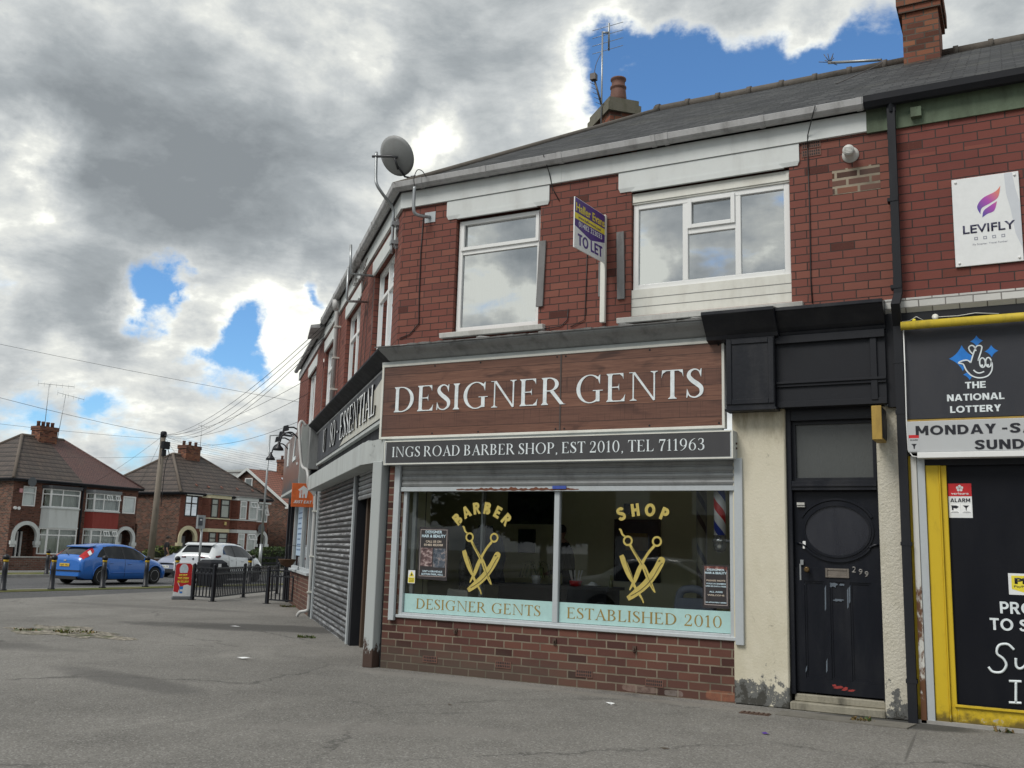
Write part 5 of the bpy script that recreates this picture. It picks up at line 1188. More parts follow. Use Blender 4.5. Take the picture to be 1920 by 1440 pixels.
# ------------------------------------------------------------------ second building down the side street
TB = thing('takeaway_building', 'far brick takeaway building on the side street beyond the salon shutter', 'building', tuple(S(-11, 0, 0)))
m = M(S); wall(m, -14.2, -8.6, 3.6, 6.0, [(-11.7, -10.0, 4.1, 5.5)], o=.01); m.build('front_wall', mBrickSide, TB)
lintel(S, -11.9, -9.85, 5.48, 5.72, TB)
window(S, -11.68, -10.02, 4.12, 5.48, -.05, TB, mulls=(-10.9,), t=.06, gmat=mGlassUp, back=mObscure, backo=-.14)
roofq([sp(8.6, .15, EAVE), sp(8.6, -4.6, RZ), sp(14.4, -4.6, RZ), sp(14.4, .15, EAVE)], 'roof', mSlate, TB)
m = M(S); m.box(-14.4, -8.6, 0, .04, 5.82, 6.03); m.tube([(-14.4, .12, 6.07), (-8.50, .12, 6.07)], .055, 8); m.hexa([(-9.5, .05, 6.0), (-8.45, .05, 6.02), (-8.45, .34, 6.0), (-9.5, .30, 5.96)], [(-9.5, .05, 6.1), (-8.45, .05, 6.12), (-8.45, .34, 6.06), (-9.5, .30, 6.02)]); m.build('eaves_box', mGutter, TB)
m = M(S); m.face([(-14.2, 0, 0), (-14.2, -8, 0), (-14.2, -9, 6), (-14.2, -4.6, RZ), (-14.2, 0, 6)]); m.build('end_wall', mBrickSide, TB)
m = M(S); wall(m, -14.0, -8.6, 0, 3.6, [(-13.2, -8.85, .86, 2.45)], o=.0, depth=.1); m.build('stall_riser_wall', mBrickLow, TB)
m = M(S); frame_rect(m, -13.2, -8.85, .86, 2.45, -.08, .01, .07); 
for u in (-11.0, -9.6): m.box(u-.05, u+.05, -.08, .012, .9, 2.4)
m.box(-13.25, -8.8, -.08, .07, .80, .86); tw = m.build('shop_window_frame', mAlu, TB, bevel=.004)
m = M(S); m.face([(-13.13, -.04, .93), (-8.92, -.04, .93), (-8.92, -.04, 2.38), (-13.13, -.04, 2.38)]); m.build('shop_pane', mGlassDk, tw)
m = M(S); m.box(-13.2, -8.85, -2.0, -1.9, .8, 2.5); m.box(-13.3, -8.8, -2, -.1, 2.5, 2.55); m.build('shop_room', mDark, TB)
m = M(S); m.box(-13.98, -13.80, -.05, .12, 0, 2.55); m.box(-13.55, -13.42, -.05, .08, 0, 2.55); build_split(m, 'black_post', mBlack, TB)
m = M(S); m.box(-14.0, -8.6, 0, .12, 2.45, 3.9); m.build('fascia_backing', mBlackM, TB)
m = M(S); m.box(-8.85, -8.45, .0, .20, 3.0, 3.95); m.build('party_pilaster', mLead, TB); m = M(S); m.box(-9.2, -8.7, 0, .2, 2.35, 2.5); m.build('window_head_block', mGreyWood, TB)
TS = thing('takeaway_sign', 'deep boxed dark and orange takeaway sign under swan neck lamps', 'sign', tuple(S(-11, .2, 2.7)))
def tsmat():
    k = NT('takeaway_print'); sp_ = k.n('ShaderNodeSeparateXYZ'); k.L.new(k.tc.outputs['UV'], sp_.inputs[0])
    n = k.noise(k.tc.outputs['Object'], 2.5, 6, .6); e = k.math('ADD', sp_.outputs[1], k.math('MULTIPLY', k.math('SUBTRACT', n, .5), .7))
    c = k.mix(k.ss(e, 3.15, 3.4), (.16, .055, .028), (.20, .14, .12)); c = k.mix(k.ss(e, 2.95, 2.75), c, (.055, .055, .062)); return k.fin(c, .4)
m = M(S); m.box(-13.5, -9.0, .12, .34, 2.66, 3.95); m.build('panel', tsmat(), TS)
m = M(S); m.box(-8.98, -8.9, .1, .34, 2.62, 3.98); m.box(-13.5, -8.9, .10, .36, 2.60, 2.66); m.build('return_edge', mGreyWood, TS)
m = M(S); m.hexa([(-10.7, .34, 3.3), (-10.45, .34, 3.3), (-10.45, .36, 3.3), (-10.7, .36, 3.3)], [(-10.3, .34, 3.85), (-10.1, .34, 3.85), (-10.1, .36, 3.85), (-10.3, .36, 3.85)]); m.box(-10.45, -9.9, .34, .362, 3.3, 3.38); m.box(-12.2, -11.9, .34, .36, 3.3, 3.85); m.box(-9.5, -9.35, .34, .36, 3.15, 3.2); build_split(m, 'raised_letter', mText, TS)
for i, (s_, lab) in enumerate(((9.55, 'nearer swan neck lamp over the takeaway sign with wide black shade'), (12.2, 'farther swan neck lamp over the takeaway sign'))):
    L_ = thing('sign_lamp', lab, 'lamp', tuple(S(-s_, .3, 3.6)), group='swan neck lamps over the takeaway sign')
    m = M(S); m.tube(_cr([(-s_, .34, 3.72), (-s_, .50, 3.86), (-s_, .68, 3.80), (-s_, .74, 3.62)], 5), .016, 6); m.build('neck', mBlack, L_)
    m = M(S); m.lathe([(.115, -.13), (.10, -.08), (.055, -.03), (.025, .03), (.022, .06)], (-s_, .76, 3.58), n=16); m.build('shade', mBlack, L_)
for i, s_ in enumerate((10.2, 11.4, 12.6)):
    L_ = thing('sign_floodlight', ['nearest', 'middle', 'farthest'][i]+' black floodlight on an arm above the takeaway sign', 'lamp', tuple(S(-s_, .3, 3.95)), group='floodlights above the takeaway sign')
    m = M(S); m.tube([(-s_, .2, 3.95), (-s_, .42, 4.05), (-s_, .55, 4.04)], .018, 6); m.build('arm', mBlack, L_)
    m = M(S); m.hexa([(-s_-.10, .52, 3.98), (-s_+.10, .52, 3.98), (-s_+.10, .66, 3.93), (-s_-.10, .66, 3.93)], [(-s_-.07, .54, 4.09), (-s_+.07, .54, 4.09), (-s_+.07, .64, 4.06), (-s_-.07, .64, 4.06)]); m.build('lamp_head', mBlack, L_)
# menu poster in that window
MP = thing('menu_poster', 'tall pale blue menu poster in the takeaway window', 'poster', tuple(S(-11.6, -.03, 1.2)))
m = M(S); m.box(-12.6, -11.15, -.034, -.030, 1.18, 2.36); m.build('sheet', flat('poster_blue', (.40, .52, .66), .5), MP)
m = M(S)
for j in range(8):
    m.box(-12.45, -11.3-.2*(j % 3), -.030, -.0292, 1.3+j*.125, 1.335+j*.125)
m.build('printed_lines', flat('poster_ink', (.10, .17, .30), .5), MP)
HB = thing('hanging_basket', 'brown dried hanging basket on the takeaway corner post', 'basket', tuple(S(-13.0, .3, .95)))
m = M(S); m.lathe([(.02, -.16), (.14, -.10), (.20, 0), (.21, .02)], (-11.2, .28, 1.08), n=14); m.build('basket', flat('coir', (.10, .055, .03), .9), HB)
m = M(S); rnd = random.Random(3)
for i in range(260):
    a = rnd.uniform(0, 6.28); r = rnd.uniform(0, .24); c = (-11.2+r*math.cos(a), .28+r*math.sin(a), 1.10+rnd.uniform(-.10, .10)); d = rnd.uniform(.02, .05)
    m.face([(c[0]-d, c[1], c[2]), (c[0], c[1]+d*.5, c[2]+d), (c[0]+d, c[1], c[2]-d*.4)])
m.build('dry_foliage', leafmat('dry_leaf', (.20, .12, .04), (.12, .11, .03)), HB)
m = M(S); m.tube([(-11.2, .0, 1.4), (-11.2, .28, 1.42), (-11.2, .28, 1.1)], .008, 5); m.build('bracket', mBlack, HB)
# projecting delivery sign
JE = thing('delivery_sign', 'square orange projecting takeaway delivery sign with white house emblem', 'sign', tuple(S(-8.6, 0, 2.2)))
JF = Fr(S(-8.6, .02, 0), VN*-1, VD*-1)      # reads towards the wall, faces up the street
m = M(JF); m.box(-.47, .0, -.02, .02, 2.21, 2.70); m.build('panel', mOrange, JE, bevel=.004)
m = M(JF); m.prism([(-.345, 2.565), (-.235, 2.655), (-.125, 2.565), (-.145, 2.535), (-.16, 2.40), (-.20, 2.40), (-.20, 2.45), (-.215, 2.50), (-.232, 2.45), (-.222, 2.40), (-.262, 2.40), (-.256, 2.47), (-.272, 2.47), (-.272, 2.40), (-.318, 2.40), (-.31, 2.535)], .02, .0225); m.build('house_emblem', mSignWhite, JE)
m = M(JF); 
for a in (-.288, -.275, -.262): m.box(a-.003, a+.003, .0226, .0236, 2.49, 2.56)
m.box(-.278, -.272, .0226, .0236, 2.42, 2.49); m.build('fork_mark', mOrange, JE)
heavy_text('JUST EAT', JF, -.245, .0205, 2.285, .062, .36, mSignWhite, JE, align='C', shear=.2)
m = M(S); m.box(-8.66, -8.54, 0, .05, 2.28, 2.62); m.build('bracket', mAlu, JE)
# rainwater pipes on the side front
mPipe = paint('grey_white_pipe', (.50, .50, .49), .45, .4, (.2, .19, .17), 3.)
P1 = thing('upper_downpipe', 'white downpipe on the side brick wall between the upper windows', 'pipe', tuple(S(-6.0, .05, 4.0)))
m = M(S); m.lathe([(.05, 0), (.075, .10), (.075, .2)], (-6.0, .11, 5.83), n=14); m.tube([(-6.0, .11, 5.88), (-6.0, .08, 5.75), (-6.0, .08, 4.0)], .042, 12); m.build('pipe', mPipe, P1)
m = M(S)
for z in (5.5, 4.9, 4.3): m.box(-6.05, -5.95, 0, .13, z, z+.03)
build_split(m, 'clip', mUpvcOld, P1)
P2 = thing('lower_downpipe', 'white kinked downpipe beside the dark roller shutter with curved foot', 'pipe', tuple(S(-8.3, .05, 0)))
m = M(S); m.tube(_cr([(-8.75, .28, 3.93), (-8.75, .37, 4.02), (-8.7, .42, 3.93), (-8.6, .42, 3.75), (-8.45, .36, 3.2), (-8.35, .32, 3.02), (-8.1, .26, 2.95), (-7.95, .24, 2.80), (-7.95, .22, 2.6), (-7.95, .10, 2.45), (-7.95, .07, 2.3), (-7.95, .07, 1.2), (-7.95, .07, .30), (-7.96, .09, .16), (-8.02, .22, .12), (-8.06, .27, .04)], 5), .031, 12); m.build('pipe', mPipe, P2)
m = M(S)
for z in (2.1, 1.2, .5): m.box(-8.0, -7.9, 0, .115, z, z+.03)
build_split(m, 'clip', mUpvcOld, P2)

# ------------------------------------------------------------------ signs of the barber shop
BS = thing('barber_fascia_sign', 'wide wood plank effect shop sign with large white serif letters', 'sign', tuple(F(-4.95, .06, 2.77)))
m = M(F); m.box(-7.155, -2.795, .0, .078, 2.80, 3.70); m.build('panel', mWoodSign, BS)
m = M(F); frame_rect(m, -7.185, -2.765, 2.775, 3.725, .0, .09, .03); m.build('frame', mUpvcOld, BS, bevel=.003)
m = M(F); m.box(-4.685, -4.668, .0, .084, 2.805, 3.695); m.build('joint_strip', flat('joint_strip_brown', (.07, .055, .05), .4), BS)
serif_text('DESIGNER', F, -6.99, .0785, 3.112, .318, 2.37, mText, BS, depth=.006)
serif_text('GENTS', F, -4.49, .0785, 3.112, .318, 1.51, mText, BS, depth=.006)
m = M(F)
for u in (-6.4, -5.75, -4.73, -4.62, -3.6, -2.83):
    for z in (2.83, 3.67): m.lathe([(.011, 0), (.011, .004)], (u, .078, z), 'o', 8)
m.build('fixing_screws', mDark, BS)
BX = thing('barber_box_sign', 'long black shutter box sign with white address lettering above the window', 'sign', tuple(F(-4.85, .1, 2.44)))
m = M(F); m.box(-7.02, -2.655, 0, .185, 2.445, 2.738); m.build('housing', mAlu, BX, bevel=.004)
m = M(F); m.box(-6.99, -2.685, .185, .188, 2.465, 2.722); m.build('face', mDarkSign, BX)
m = M(F); frame_rect(m, -7.02, -2.655, 2.445, 2.738, .185, .192, .014); m.build('edge_trim', mUpvcOld, BX)
BT_ = 'INGS ROAD BARBER SHOP, EST 2010, TEL 711963'; adv = [0.]
for ch in BT_: adv.append(adv[-1]+(serif_glyph(ch)[1]+.05 if ch != ' ' else .30))
kx = 3.95/(adv[-1]-.05); i0 = 0
for wd in BT_.split(' '):
    wu = adv[i0+len(wd)]-adv[i0]-.05; serif_text(wd, F, -6.90+adv[i0]*kx, .1885, 2.537, .125, wu*kx, mText, BX, depth=.003); i0 += len(wd)+1
m = M(F)
for (u, z) in ((-2.654, 2.6), (-2.654, 2.55)): m.box(u, u+.012, .06, .075, z, z+.02)
m.build('end_screws', flat('rusty_steel', (.1, .065, .05), .7), BX)
# window graphics (things: they are stuck on the glass)
GO = -.0443
def arc_text(tx, cu, cz, r, a0, a1, h, par):
    obs = []
    for i, ch in enumerate(tx):
        a = R(a0+(a1-a0)*i/(len(tx)-1)); obs.append(heavy_text(ch, F, cu+r*math.cos(a), GO, cz+r*math.sin(a), h, h*heavy_glyph(ch)[1]*.95, mGold, par, name='letter', depth=.0015, align='C', rot=a-math.pi/2, w=.265))
    return obs
def scissors(cu, cz, par, k=1.0):
    P = lambda a, b: (cu+a*k, cz+b*k)
    m = M(F)
    def pl(pts, d=0): m.prism([P(a, b) for a, b in pts], GO, GO+.0015+d*.0006)
    def rib(pts, d=0):
        q = _cr(pts, 6); pc = _rib([(a, b) for a, b, c in q], [c for a, b, c in q])
        for i in range(len(q)-1): pl([pc[1][i], pc[1][i+1], pc[2][i+1], pc[2][i]], d+(i % 2)*.3)
    for sx, rx_ in ((-1, 0), (1, 0)):
        x = sx*.17
        n = 26
        for i in range(n):
            a, b = 2*math.pi*i/n, 2*math.pi*(i+1)/n
            pl([(x+.058*math.cos(a), .60+.058*math.sin(a)), (x+.058*math.cos(b), .60+.058*math.sin(b)), (x+.036*math.cos(b), .60+.036*math.sin(b)), (x+.036*math.cos(a), .60+.036*math.sin(a))])
    rib([(-.20, .645, .018), (-.235, .67, .022), (-.255, .715, .024), (-.275, .73, .014)])
    rib([(-.14, .55, .03), (-.09, .47, .03), (-.03, .385, .035), (.03, .30, .05), (.09, .16, .045), (.145, .06, .02), (.15, .05, .012)], 1)
    rib([(.14, .55, .03), (.085, .49, .03), (.03, .41, .03), (-.03, .30, .05), (-.08, .18, .045), (-.135, .08, .018), (-.14, .06, .01)], 2)
    ra = m.build('scissors', mGold, par)
    m = M(F)
    rib([(-.245, .44, .05), (-.21, .36, .066), (-.155, .24, .062), (-.11, .16, .04)], 3)            # left razor handle
    rib([(-.12, .18, .03), (-.07, .08, .03), (.0, -.02, .02), (.02, -.07, .012)], 4)
    rib([(-.165, -.03, .05), (-.08, .03, .075), (.05, .14, .085), (.16, .28, .085), (.225, .40, .08), (.24, .43, .03)], 5)
    rb = m.build('razors', mGold, par)
    m = M(F)
    def dk(pts, w=.006):
        q = _cr(pts, 6); pc = _rib(q, w)
        for i in range(len(q)-1): m.prism([P(*pc[1][i]), P(*pc[1][i+1]), P(*pc[2][i+1]), P(*pc[2][i])], GO, GO+.0062)
    dk([(-.20, .43), (-.17, .33), (-.11, .20), (-.10, .18)]); dk([(-.13, .0), (.0, .08), (.12, .20), (.20, .33), (.235, .37)]); dk([(.03, .30), (.09, .17), (.13, .09)], .004); dk([(-.12, .53), (-.06, .44), (.0, .345)], .004); dk([(.19, .385), (.21, .395)], .012)
    m.build('cut_lines', mDark, par)
G1 = thing('window_graphic', 'gold barber lettering and crossed razors on the left shop pane', 'window graphic', tuple(F(-5.7, -.04, 1)), group='gold graphics on the barber window')
arc_text('BARBER', -5.73, 1.455, .41, 134, 46, .14, G1); scissors(-5.72, 1.0, G1, .98)
G2 = thing('window_graphic', 'gold shop lettering and crossed razors on the right shop pane', 'window graphic', tuple(F(-3.7, -.04, 1)), group='gold graphics on the barber window')
arc_text('SHOP', -3.715, 1.27, .59, 112.5, 68, .138, G2); scissors(-3.72, 1.0, G2, .98)
def poster(name, label, u0, u1, z0, z1, lines, o=GO, skew=0.0, pics=()):
    t = thing(name, label, 'poster', tuple(F((u0+u1)/2, o, z0)))
    m = M(F); m.hexa([(u0, o, z0), (u1, o, z0-skew), (u1, o, z1-skew), (u0, o, z1)], [(u0, o+.001, z0), (u1, o+.001, z0-skew), (u1, o+.001, z1-skew), (u0, o+.001, z1)]); m.build('sheet', flat('poster_dark', (.040, .036, .038), .35), t)
    m = M(F); frame_rect(m, u0+.02, u1-.02, z0+.03, z1-.03, o+.001, o+.0016, .006); m.build('border', flat('poster_border', (.42, .36, .34), .4), t)
    for tx, fz, h, w_, mt in lines: sans_text(tx, F, (u0+u1)/2, o+.0012, z0+fz*(z1-z0), h, w_, mt, t, align='C', bold=.03, depth=.001)
    for a, b, c, d, mt in pics:
        m = M(F); m.box(a, b, o+.001, o+.0018, c, d); pc = m.build('printed_picture', mt, t)
    return t
def picmat(name, a, b, c):
    k = NT(name); ob = k.tc.outputs['Object']; n = k.noise(k.map(ob, (1, 1, 1.4)), 16, 4, .55, .6); return k.fin(k.ramp(n, [(.32, a), (.5, b), (.66, c)]), .4)
inkA, inkB = flat('poster_pale_blue', (.55, .70, .78), .5), flat('poster_tan', (.55, .47, .38), .5)
poster('shop_poster', 'dark portrait poster with two photos at the left of the barber window', -6.60, -6.18, 1.08, 1.70,
       [('DESIGNER', .875, .034, .24, inkA), ('HAIR & BEAUTY', .80, .034, .34, inkA), ('CALL US ON', .70, .026, .22, inkB), ('01482 823388', .635, .026, .27, inkB), ('UNIT 6 GRANDALE', .13, .022, .28, inkA), ('SUTTON PARK, HULL', .075, .022, .31, inkA)], skew=.015,
       pics=[(-6.565, -6.40, 1.23, 1.45, picmat('photo_print_warm', (.03, .02, .022), (.16, .10, .10), (.50, .40, .38))), (-6.385, -6.215, 1.22, 1.445, picmat('photo_print_cool', (.03, .04, .055), (.10, .12, .15), (.36, .30, .28)))])
poster('shop_poster', 'dark square poster with small white print at the right of the barber window', -3.05, -2.77, .92, 1.36,
       [('DESIGNER', .86, .022, .19, inkA), ('HAIR & BEAUTY', .79, .022, .23, inkA), ('PLEASE NOTE', .62, .016, .20, inkB), ('WALK IN BARBERS', .55, .014, .21, inkA), ('OPEN SIX DAYS A WEEK', .49, .014, .22, inkA), ('ALL AGES', .36, .016, .14, inkA), ('WELCOME', .28, .016, .18, inkB), ('NO APPOINTMENT NEEDED', .12, .012, .22, inkA)],
       pics=[(-3.03, -2.79, 1.31, 1.345, picmat('photo_print_red', (.05, .02, .02), (.2, .07, .06), (.45, .35, .3)))])
WS = thing('warning_sticker', 'small yellow warning sticker with triangle at the left edge of the barber window', 'sticker', tuple(F(-6.68, -.04, 1.02)))
m = M(F); m.box(-6.735, -6.635, GO, GO+.0012, 1.02, 1.175); m.build('backing', mSignWhite, WS)
m = M(F); m.box(-6.73, -6.64, GO+.0012, GO+.0018, 1.027, 1.09); m.prism([(-6.725, 1.10), (-6.645, 1.10), (-6.685, 1.165)], GO+.0012, GO+.0018); m.build('yellow_panels', mYel2, WS)
m = M(F); m.prism([(-6.70, 1.108), (-6.668, 1.115), (-6.685, 1.145)], GO+.0018, GO+.0024)
for j in range(3): m.box(-6.72, -6.65, GO+.0018, GO+.0022, 1.035+j*.017, 1.041+j*.017)
m.build('pictogram', mTextBlk, WS)
# to-let board on its post
TL = thing('to_let_board', 'white and purple letting agent board projecting from the wall on a post', 'sign', tuple(F(-4.19, 0, 4.04)))
TF = Fr((-4.165, 0, 0), (0, 1, 0), (1, 0, 0))    # reads towards the wall, faces +X
m = M(F); m.box(-4.215, -4.155, .01, .06, 4.04, 5.32); m.build('post', mUpvcOld, TL, bevel=.004)
m = M(F); m.box(-4.24, -4.215, .015, .05, 4.35, 4.76); m.build('post_batten', mTimber, TL)
TZ = .0
def tq(pts, o0, o1, name, mt):
    m = M(TF); m.prism(pts, o0, o1); return m.build(name, mt, TL)
tq([(-.90, 4.68), (-.02, 4.74), (-.02, 5.31), (-.90, 5.25)], -.012, 0, 'panel', mSignWhite)
tq([(-.895, 5.08), (-.025, 5.145), (-.025, 5.305), (-.895, 5.245)], .0002, .0012, 'purple_panel', mPurple)
tq([(-.895, 5.01), (-.025, 5.075), (-.025, 5.143), (-.895, 5.078)], .0002, .0012, 'yellow_band', mYel2)
tq([(-.895, 4.93), (-.46, 4.885), (-.025, 4.985), (-.025, 5.073), (-.895, 5.008)], .0002, .0012, 'purple_point', mPurple)
SL = math.atan(.07)
sans_text('Haller Evans', TF, -.865, .0014, 5.105, .095, .80, mYel2, TL, bold=.012, rot=SL, depth=.002)
sans_text('www.hallerevans.com', TF, -.80, .0014, 5.035, .032, .62, flat('purple_ink', (.06, .03, .18), .5), TL, rot=SL, depth=.002)
sans_text('01482 323033', TF, -.79, .0014, 4.945, .062, .65, mSignWhite, TL, rot=SL, depth=.002)
heavy_text('TO LET', TF, -.80, .0014, 4.735, .125, .68, mPurple, TL, rot=SL, depth=.002, w=.19)
# small projecting box sign over the door pier
YB = thing('door_box_sign', 'small weathered yellow box sign projecting beside the black street door', 'sign', tuple(F(-1.23, .2, 2.57)))
m = M(F); m.box(-1.275, -1.185, .05, .36, 2.58, 2.905); m.build('box', paint('faded_yellow', (.40, .26, .05), .6, .6, (.12, .07, .03), 6.), YB, bevel=.004)
m = M(F); m.box(-1.184, -1.178, .07, .35, 2.60, 2.89); m.build('side_panel', mVinyl, YB)
m = M(F); m.box(-1.26, -1.18, -.0, .06, 2.63, 2.82); m.build('wall_plate', mBlack, YB)

# ------------------------------------------------------------------ dishes, aerials
DS = thing('satellite_dish', 'grey satellite dish on a cranked pole at the gutter corner', 'satellite dish', tuple(S(-.3, 0, 5.4)))
m = M(S); m.tube(_cr([(-.30, .075, 5.30), (-.30, .075, 5.75), (-.29, .09, 5.92), (-.22, .25, 6.08), (-.20, .33, 6.18), (-.23, .35, 6.30), (-.30, .35, 6.68)], 6), .021, 10); m.build('pole', mGalv, DS)
m = M(S)
for z in (5.42, 5.68): m.box(-.36, -.24, 0, .10, z, z+.05); m.box(-.33, -.27, 0, .03, z-.05, z+.1)
m.build('wall_bracket', mGalv, DS)
dc = Vector(S(-.30, .35, 6.60)) + Vector((.27, .10, .02))     # dish centre, right of the pole
ax = (fwd*.70 + rt2*.42 + Vector((0, 0, .42))).normalized()       # points away from the street, up to the south
e1 = ax.cross(Vector((0, 0, 1))).normalized(); e2 = e1.cross(ax).normalized()
m = M(); n = 36; rings = []
for j in range(7):
    r = j/6; rings.append([dc + e1*(.265*r*math.cos(2*math.pi*i/n)) + e2*(.275*r*math.sin(2*math.pi*i/n)) + ax*(.055*r*r-.055) for i in range(n)])
vs = [[m.bm.verts.new(p) for p in rg] for rg in rings[1:]]; c_ = m.bm.verts.new(dc-ax*.055)
for i in range(n): m.bm.faces.new((c_, vs[0][i], vs[0][(i+1) % n])).smooth = True
for j in range(5):
    for i in range(n): m.bm.faces.new((vs[j][i], vs[j+1][i], vs[j+1][(i+1) % n], vs[j][(i+1) % n])).smooth = True
md = m.build('reflector', paint('dish_grey', (.30, .31, .31), .5, .35, (.20, .19, .18), 3.), DS)
sm_ = md.modifiers.new('thickness', 'SOLIDIFY'); sm_.thickness = .006
bk = dc - ax*.10
m = M(); m.tube([Vector(S(-.30, .35, 6.62)) - rt2*.05, bk - rt2*.02 + Vector((0, 0, .02)), bk + rt2*.06], .018, 8); m.tube([bk + rt2*.02, bk + rt2*.02 - e2*.16], .016, 8); m.tube([bk + rt2*.02 - e2*.10, dc - e2*.285 + rt2*.02, dc - e2*.34 + ax*.12 + rt2*.05], .014, 8); m.build('mount_arm', flat('dark_steel', (.06, .06, .065), .5, .4), DS)
m = M(); q = dc - e2*.34 + ax*.12 + rt2*.05; m.tube([q - rt2*.03, q + rt2*.04 + Vector((0, 0, .01))], .035, 10); m.tube([q + rt2*.03, q + rt2*.03 - Vector((0, 0, .07))], .022, 8); m.build('receiver', flat('dark_steel', (.06, .06, .065), .5), DS)
m = M(); m.tube(_cr([tuple(q), tuple(q + Vector((0, 0, -.14)) + rt2*.02), tuple(q - rt2*.10 + Vector((0, 0, -.05)))], 6), .004, 5); m.build('cable', mCable, DS)
AB = thing('aerial_bracket', 'empty grey aerial bracket tube on a silver plate by the gutter corner', 'bracket', tuple(F(-6.75, 0, 5.6)))
m = M(F); m.box(-6.70, -6.54, .0, .008, 5.58, 5.72); m.build('plate', mAlu, AB)
m = M(F); m.tube(_cr([(-6.62, .01, 5.65), (-6.68, .16, 5.63), (-6.72, .22, 5.66), (-6.73, .23, 5.78), (-6.73, .23, 6.0)], 5), .022, 9); m.build('tube', mGalv, AB)
m = M(F); m.tube(_cr([(-6.73, .23, 6.0), (-6.745, .23, 6.12), (-6.70, .23, 6.22), (-6.63, .22, 6.20), (-6.58, .20, 6.12)], 6), .006, 5); m.build('loose_cable', mCable, AB)
def aerial(name, label, cat, base, h, boom_dir, blen, nel, ellen, par_mat=mGalv, lean=(0, 0), vert=False):
    t = thing(name, label, cat, base); b = Vector(base); top = b+Vector((lean[0], lean[1], h))
    m = M(); m.tube([b, top], .018, 8); m.build('mast', par_mat, t)
    bd = Vector(boom_dir).normalized(); el = Vector((0, 0, 1)) if vert else bd.cross(Vector((0, 0, 1))).normalized()
    if el.length < .1: el = Vector((1, 0, 0))
    m = M(); m.tube([top-bd*blen*.3, top+bd*blen*.7], .012, 6)
    for i in range(nel):
        c = top-bd*blen*.3+bd*blen*i/(nel-1); l = ellen*(1-.04*i); m.tube([c-el*l/2, c+el*l/2], .006, 5)
    m.build('elements', par_mat, t); return t
A1 = thing('tv_aerial', 'tv aerial on a tall mast strapped to the rear chimney pot', 'aerial', (-6.0, 4.2, 8.9))
pb = Vector((-6.06, 4.25, 8.72))
m = M(); m.tube([pb+Vector((0, 0, -.3)), pb+Vector((0, 0, 1.6))], .016, 8); m.build('mast', mGalv, A1)
tp_ = pb+Vector((0, 0, 1.58))
m = M(); bd = Vector((.10, -.25, .9)).normalized(); c0_ = tp_+rt2*.11-bd*.30; m.tube([tp_, tp_+rt2*.11], .02, 6); m.tube([c0_, c0_+bd*.46], .018, 6)
for i in range(4):
    c_ = c0_+bd*(.02+.13*i); e_ = (rt2*.97+Vector((0, 0, .30))).normalized(); m.tube([c_-e_*.30, c_+e_*.26], .0055, 5)
m.build('elements', mGalv, A1)
m = M(); q = pb+Vector((0, 0, .75))-rt2*.14; m.tube([pb+Vector((0, 0, .25)), q], .018, 6); m.box(q.x-.05, q.x+.05, q.y-.05, q.y+.05, q.z-.05, q.z+.06)
for i in range(5):
    c_ = pb+Vector((0, 0, .3+.09*i))-rt2*(.02+.026*i); m.tube([c_-rt2*.08, c_+rt2*.02-Vector((0, 0, .05))], .005, 5)
m.tube(_cr([tuple(q), tuple(q+rt2*.04+Vector((0, 0, .25))), tuple(tp_-Vector((0, 0, .35)))], 6), .006, 5)
m.build('lower_elements', flat('dull_steel', (.10, .09, .085), .5, .3), A1)
A2 = thing('fallen_aerial', 'broken aerial mast lying along the slate ridge', 'aerial', (-1.9, 4.3, 8.7))
m = M(); m.tube([(-2.35, 4.38, 8.97), (-1.55, 4.02, 8.66)], .022, 8); m.build('mast', mGalv, A2)
m = M(); rnd = random.Random(5)
for i in range(9):
    a = Vector((-2.33, 4.37, 8.97)); d = Vector((rnd.uniform(-1, 1), rnd.uniform(-.4, .4), rnd.uniform(-.2, 1))).normalized(); m.tube([a, a+d*rnd.uniform(.08, .17)], .006, 5)
m.tube(_cr([(-1.6, 4.0, 8.67), (-1.45, 3.3, 8.25), (-1.6, 2.2, 7.6), (-1.75, 1.2, 7.02)], 6), .007, 5)
m.build('twisted_elements', flat('dull_steel', (.10, .09, .085), .5), A2)
A3 = thing('wall_aerial', 'tangled panel aerial on a short mast beside the side upper windows', 'aerial', tuple(S(-2.8, .1, 5.1)))
m = M(S); m.tube([(-2.72, .0, 5.22), (-2.72, .30, 5.20), (-2.72, .33, 5.25), (-2.72, .33, 5.75)], .02, 8); m.tube([(-2.2, .0, 5.5), (-2.2, .36, 5.5), (-2.2, .38, 5.95)], .022, 8); m.build('mast', mGalv, A3)
m = M(S)
for i in range(6): m.tube([(-2.5+.1*i, .12, 5.30), (-2.5+.1*i, .18, 5.70)], .006, 5)
for z in (5.32, 5.5, 5.68): m.tube([(-2.55, .12, z), (-1.9, .16, z)], .009, 5)
for j in range(4):
    m.tube([(-2.3+.22*math.cos(R(a)), .22+.02*j, 5.55+.2*math.sin(R(a))) for a in range(0, 340, 20)], .005, 5)
m.tube(_cr([(-2.0, .02, 5.4), (-2.05, .02, 4.9), (-1.98, .02, 4.4), (-2.3, .02, 4.05)], 6), .006, 5); m.tube(_cr([(-2.5, .02, 5.3), (-2.55, .02, 4.8), (-2.6, .02, 4.3), (-2.7, .02, 4.05)], 6), .006, 5); m.tube(_cr([(-2.75, .02, 5.2), (-2.9, .02, 4.8), (-3.0, .02, 4.3), (-3.1, .02, 4.05)], 6), .006, 5)
m.build('loops_and_cables', flat('dull_steel', (.1, .09, .085), .5), A3)

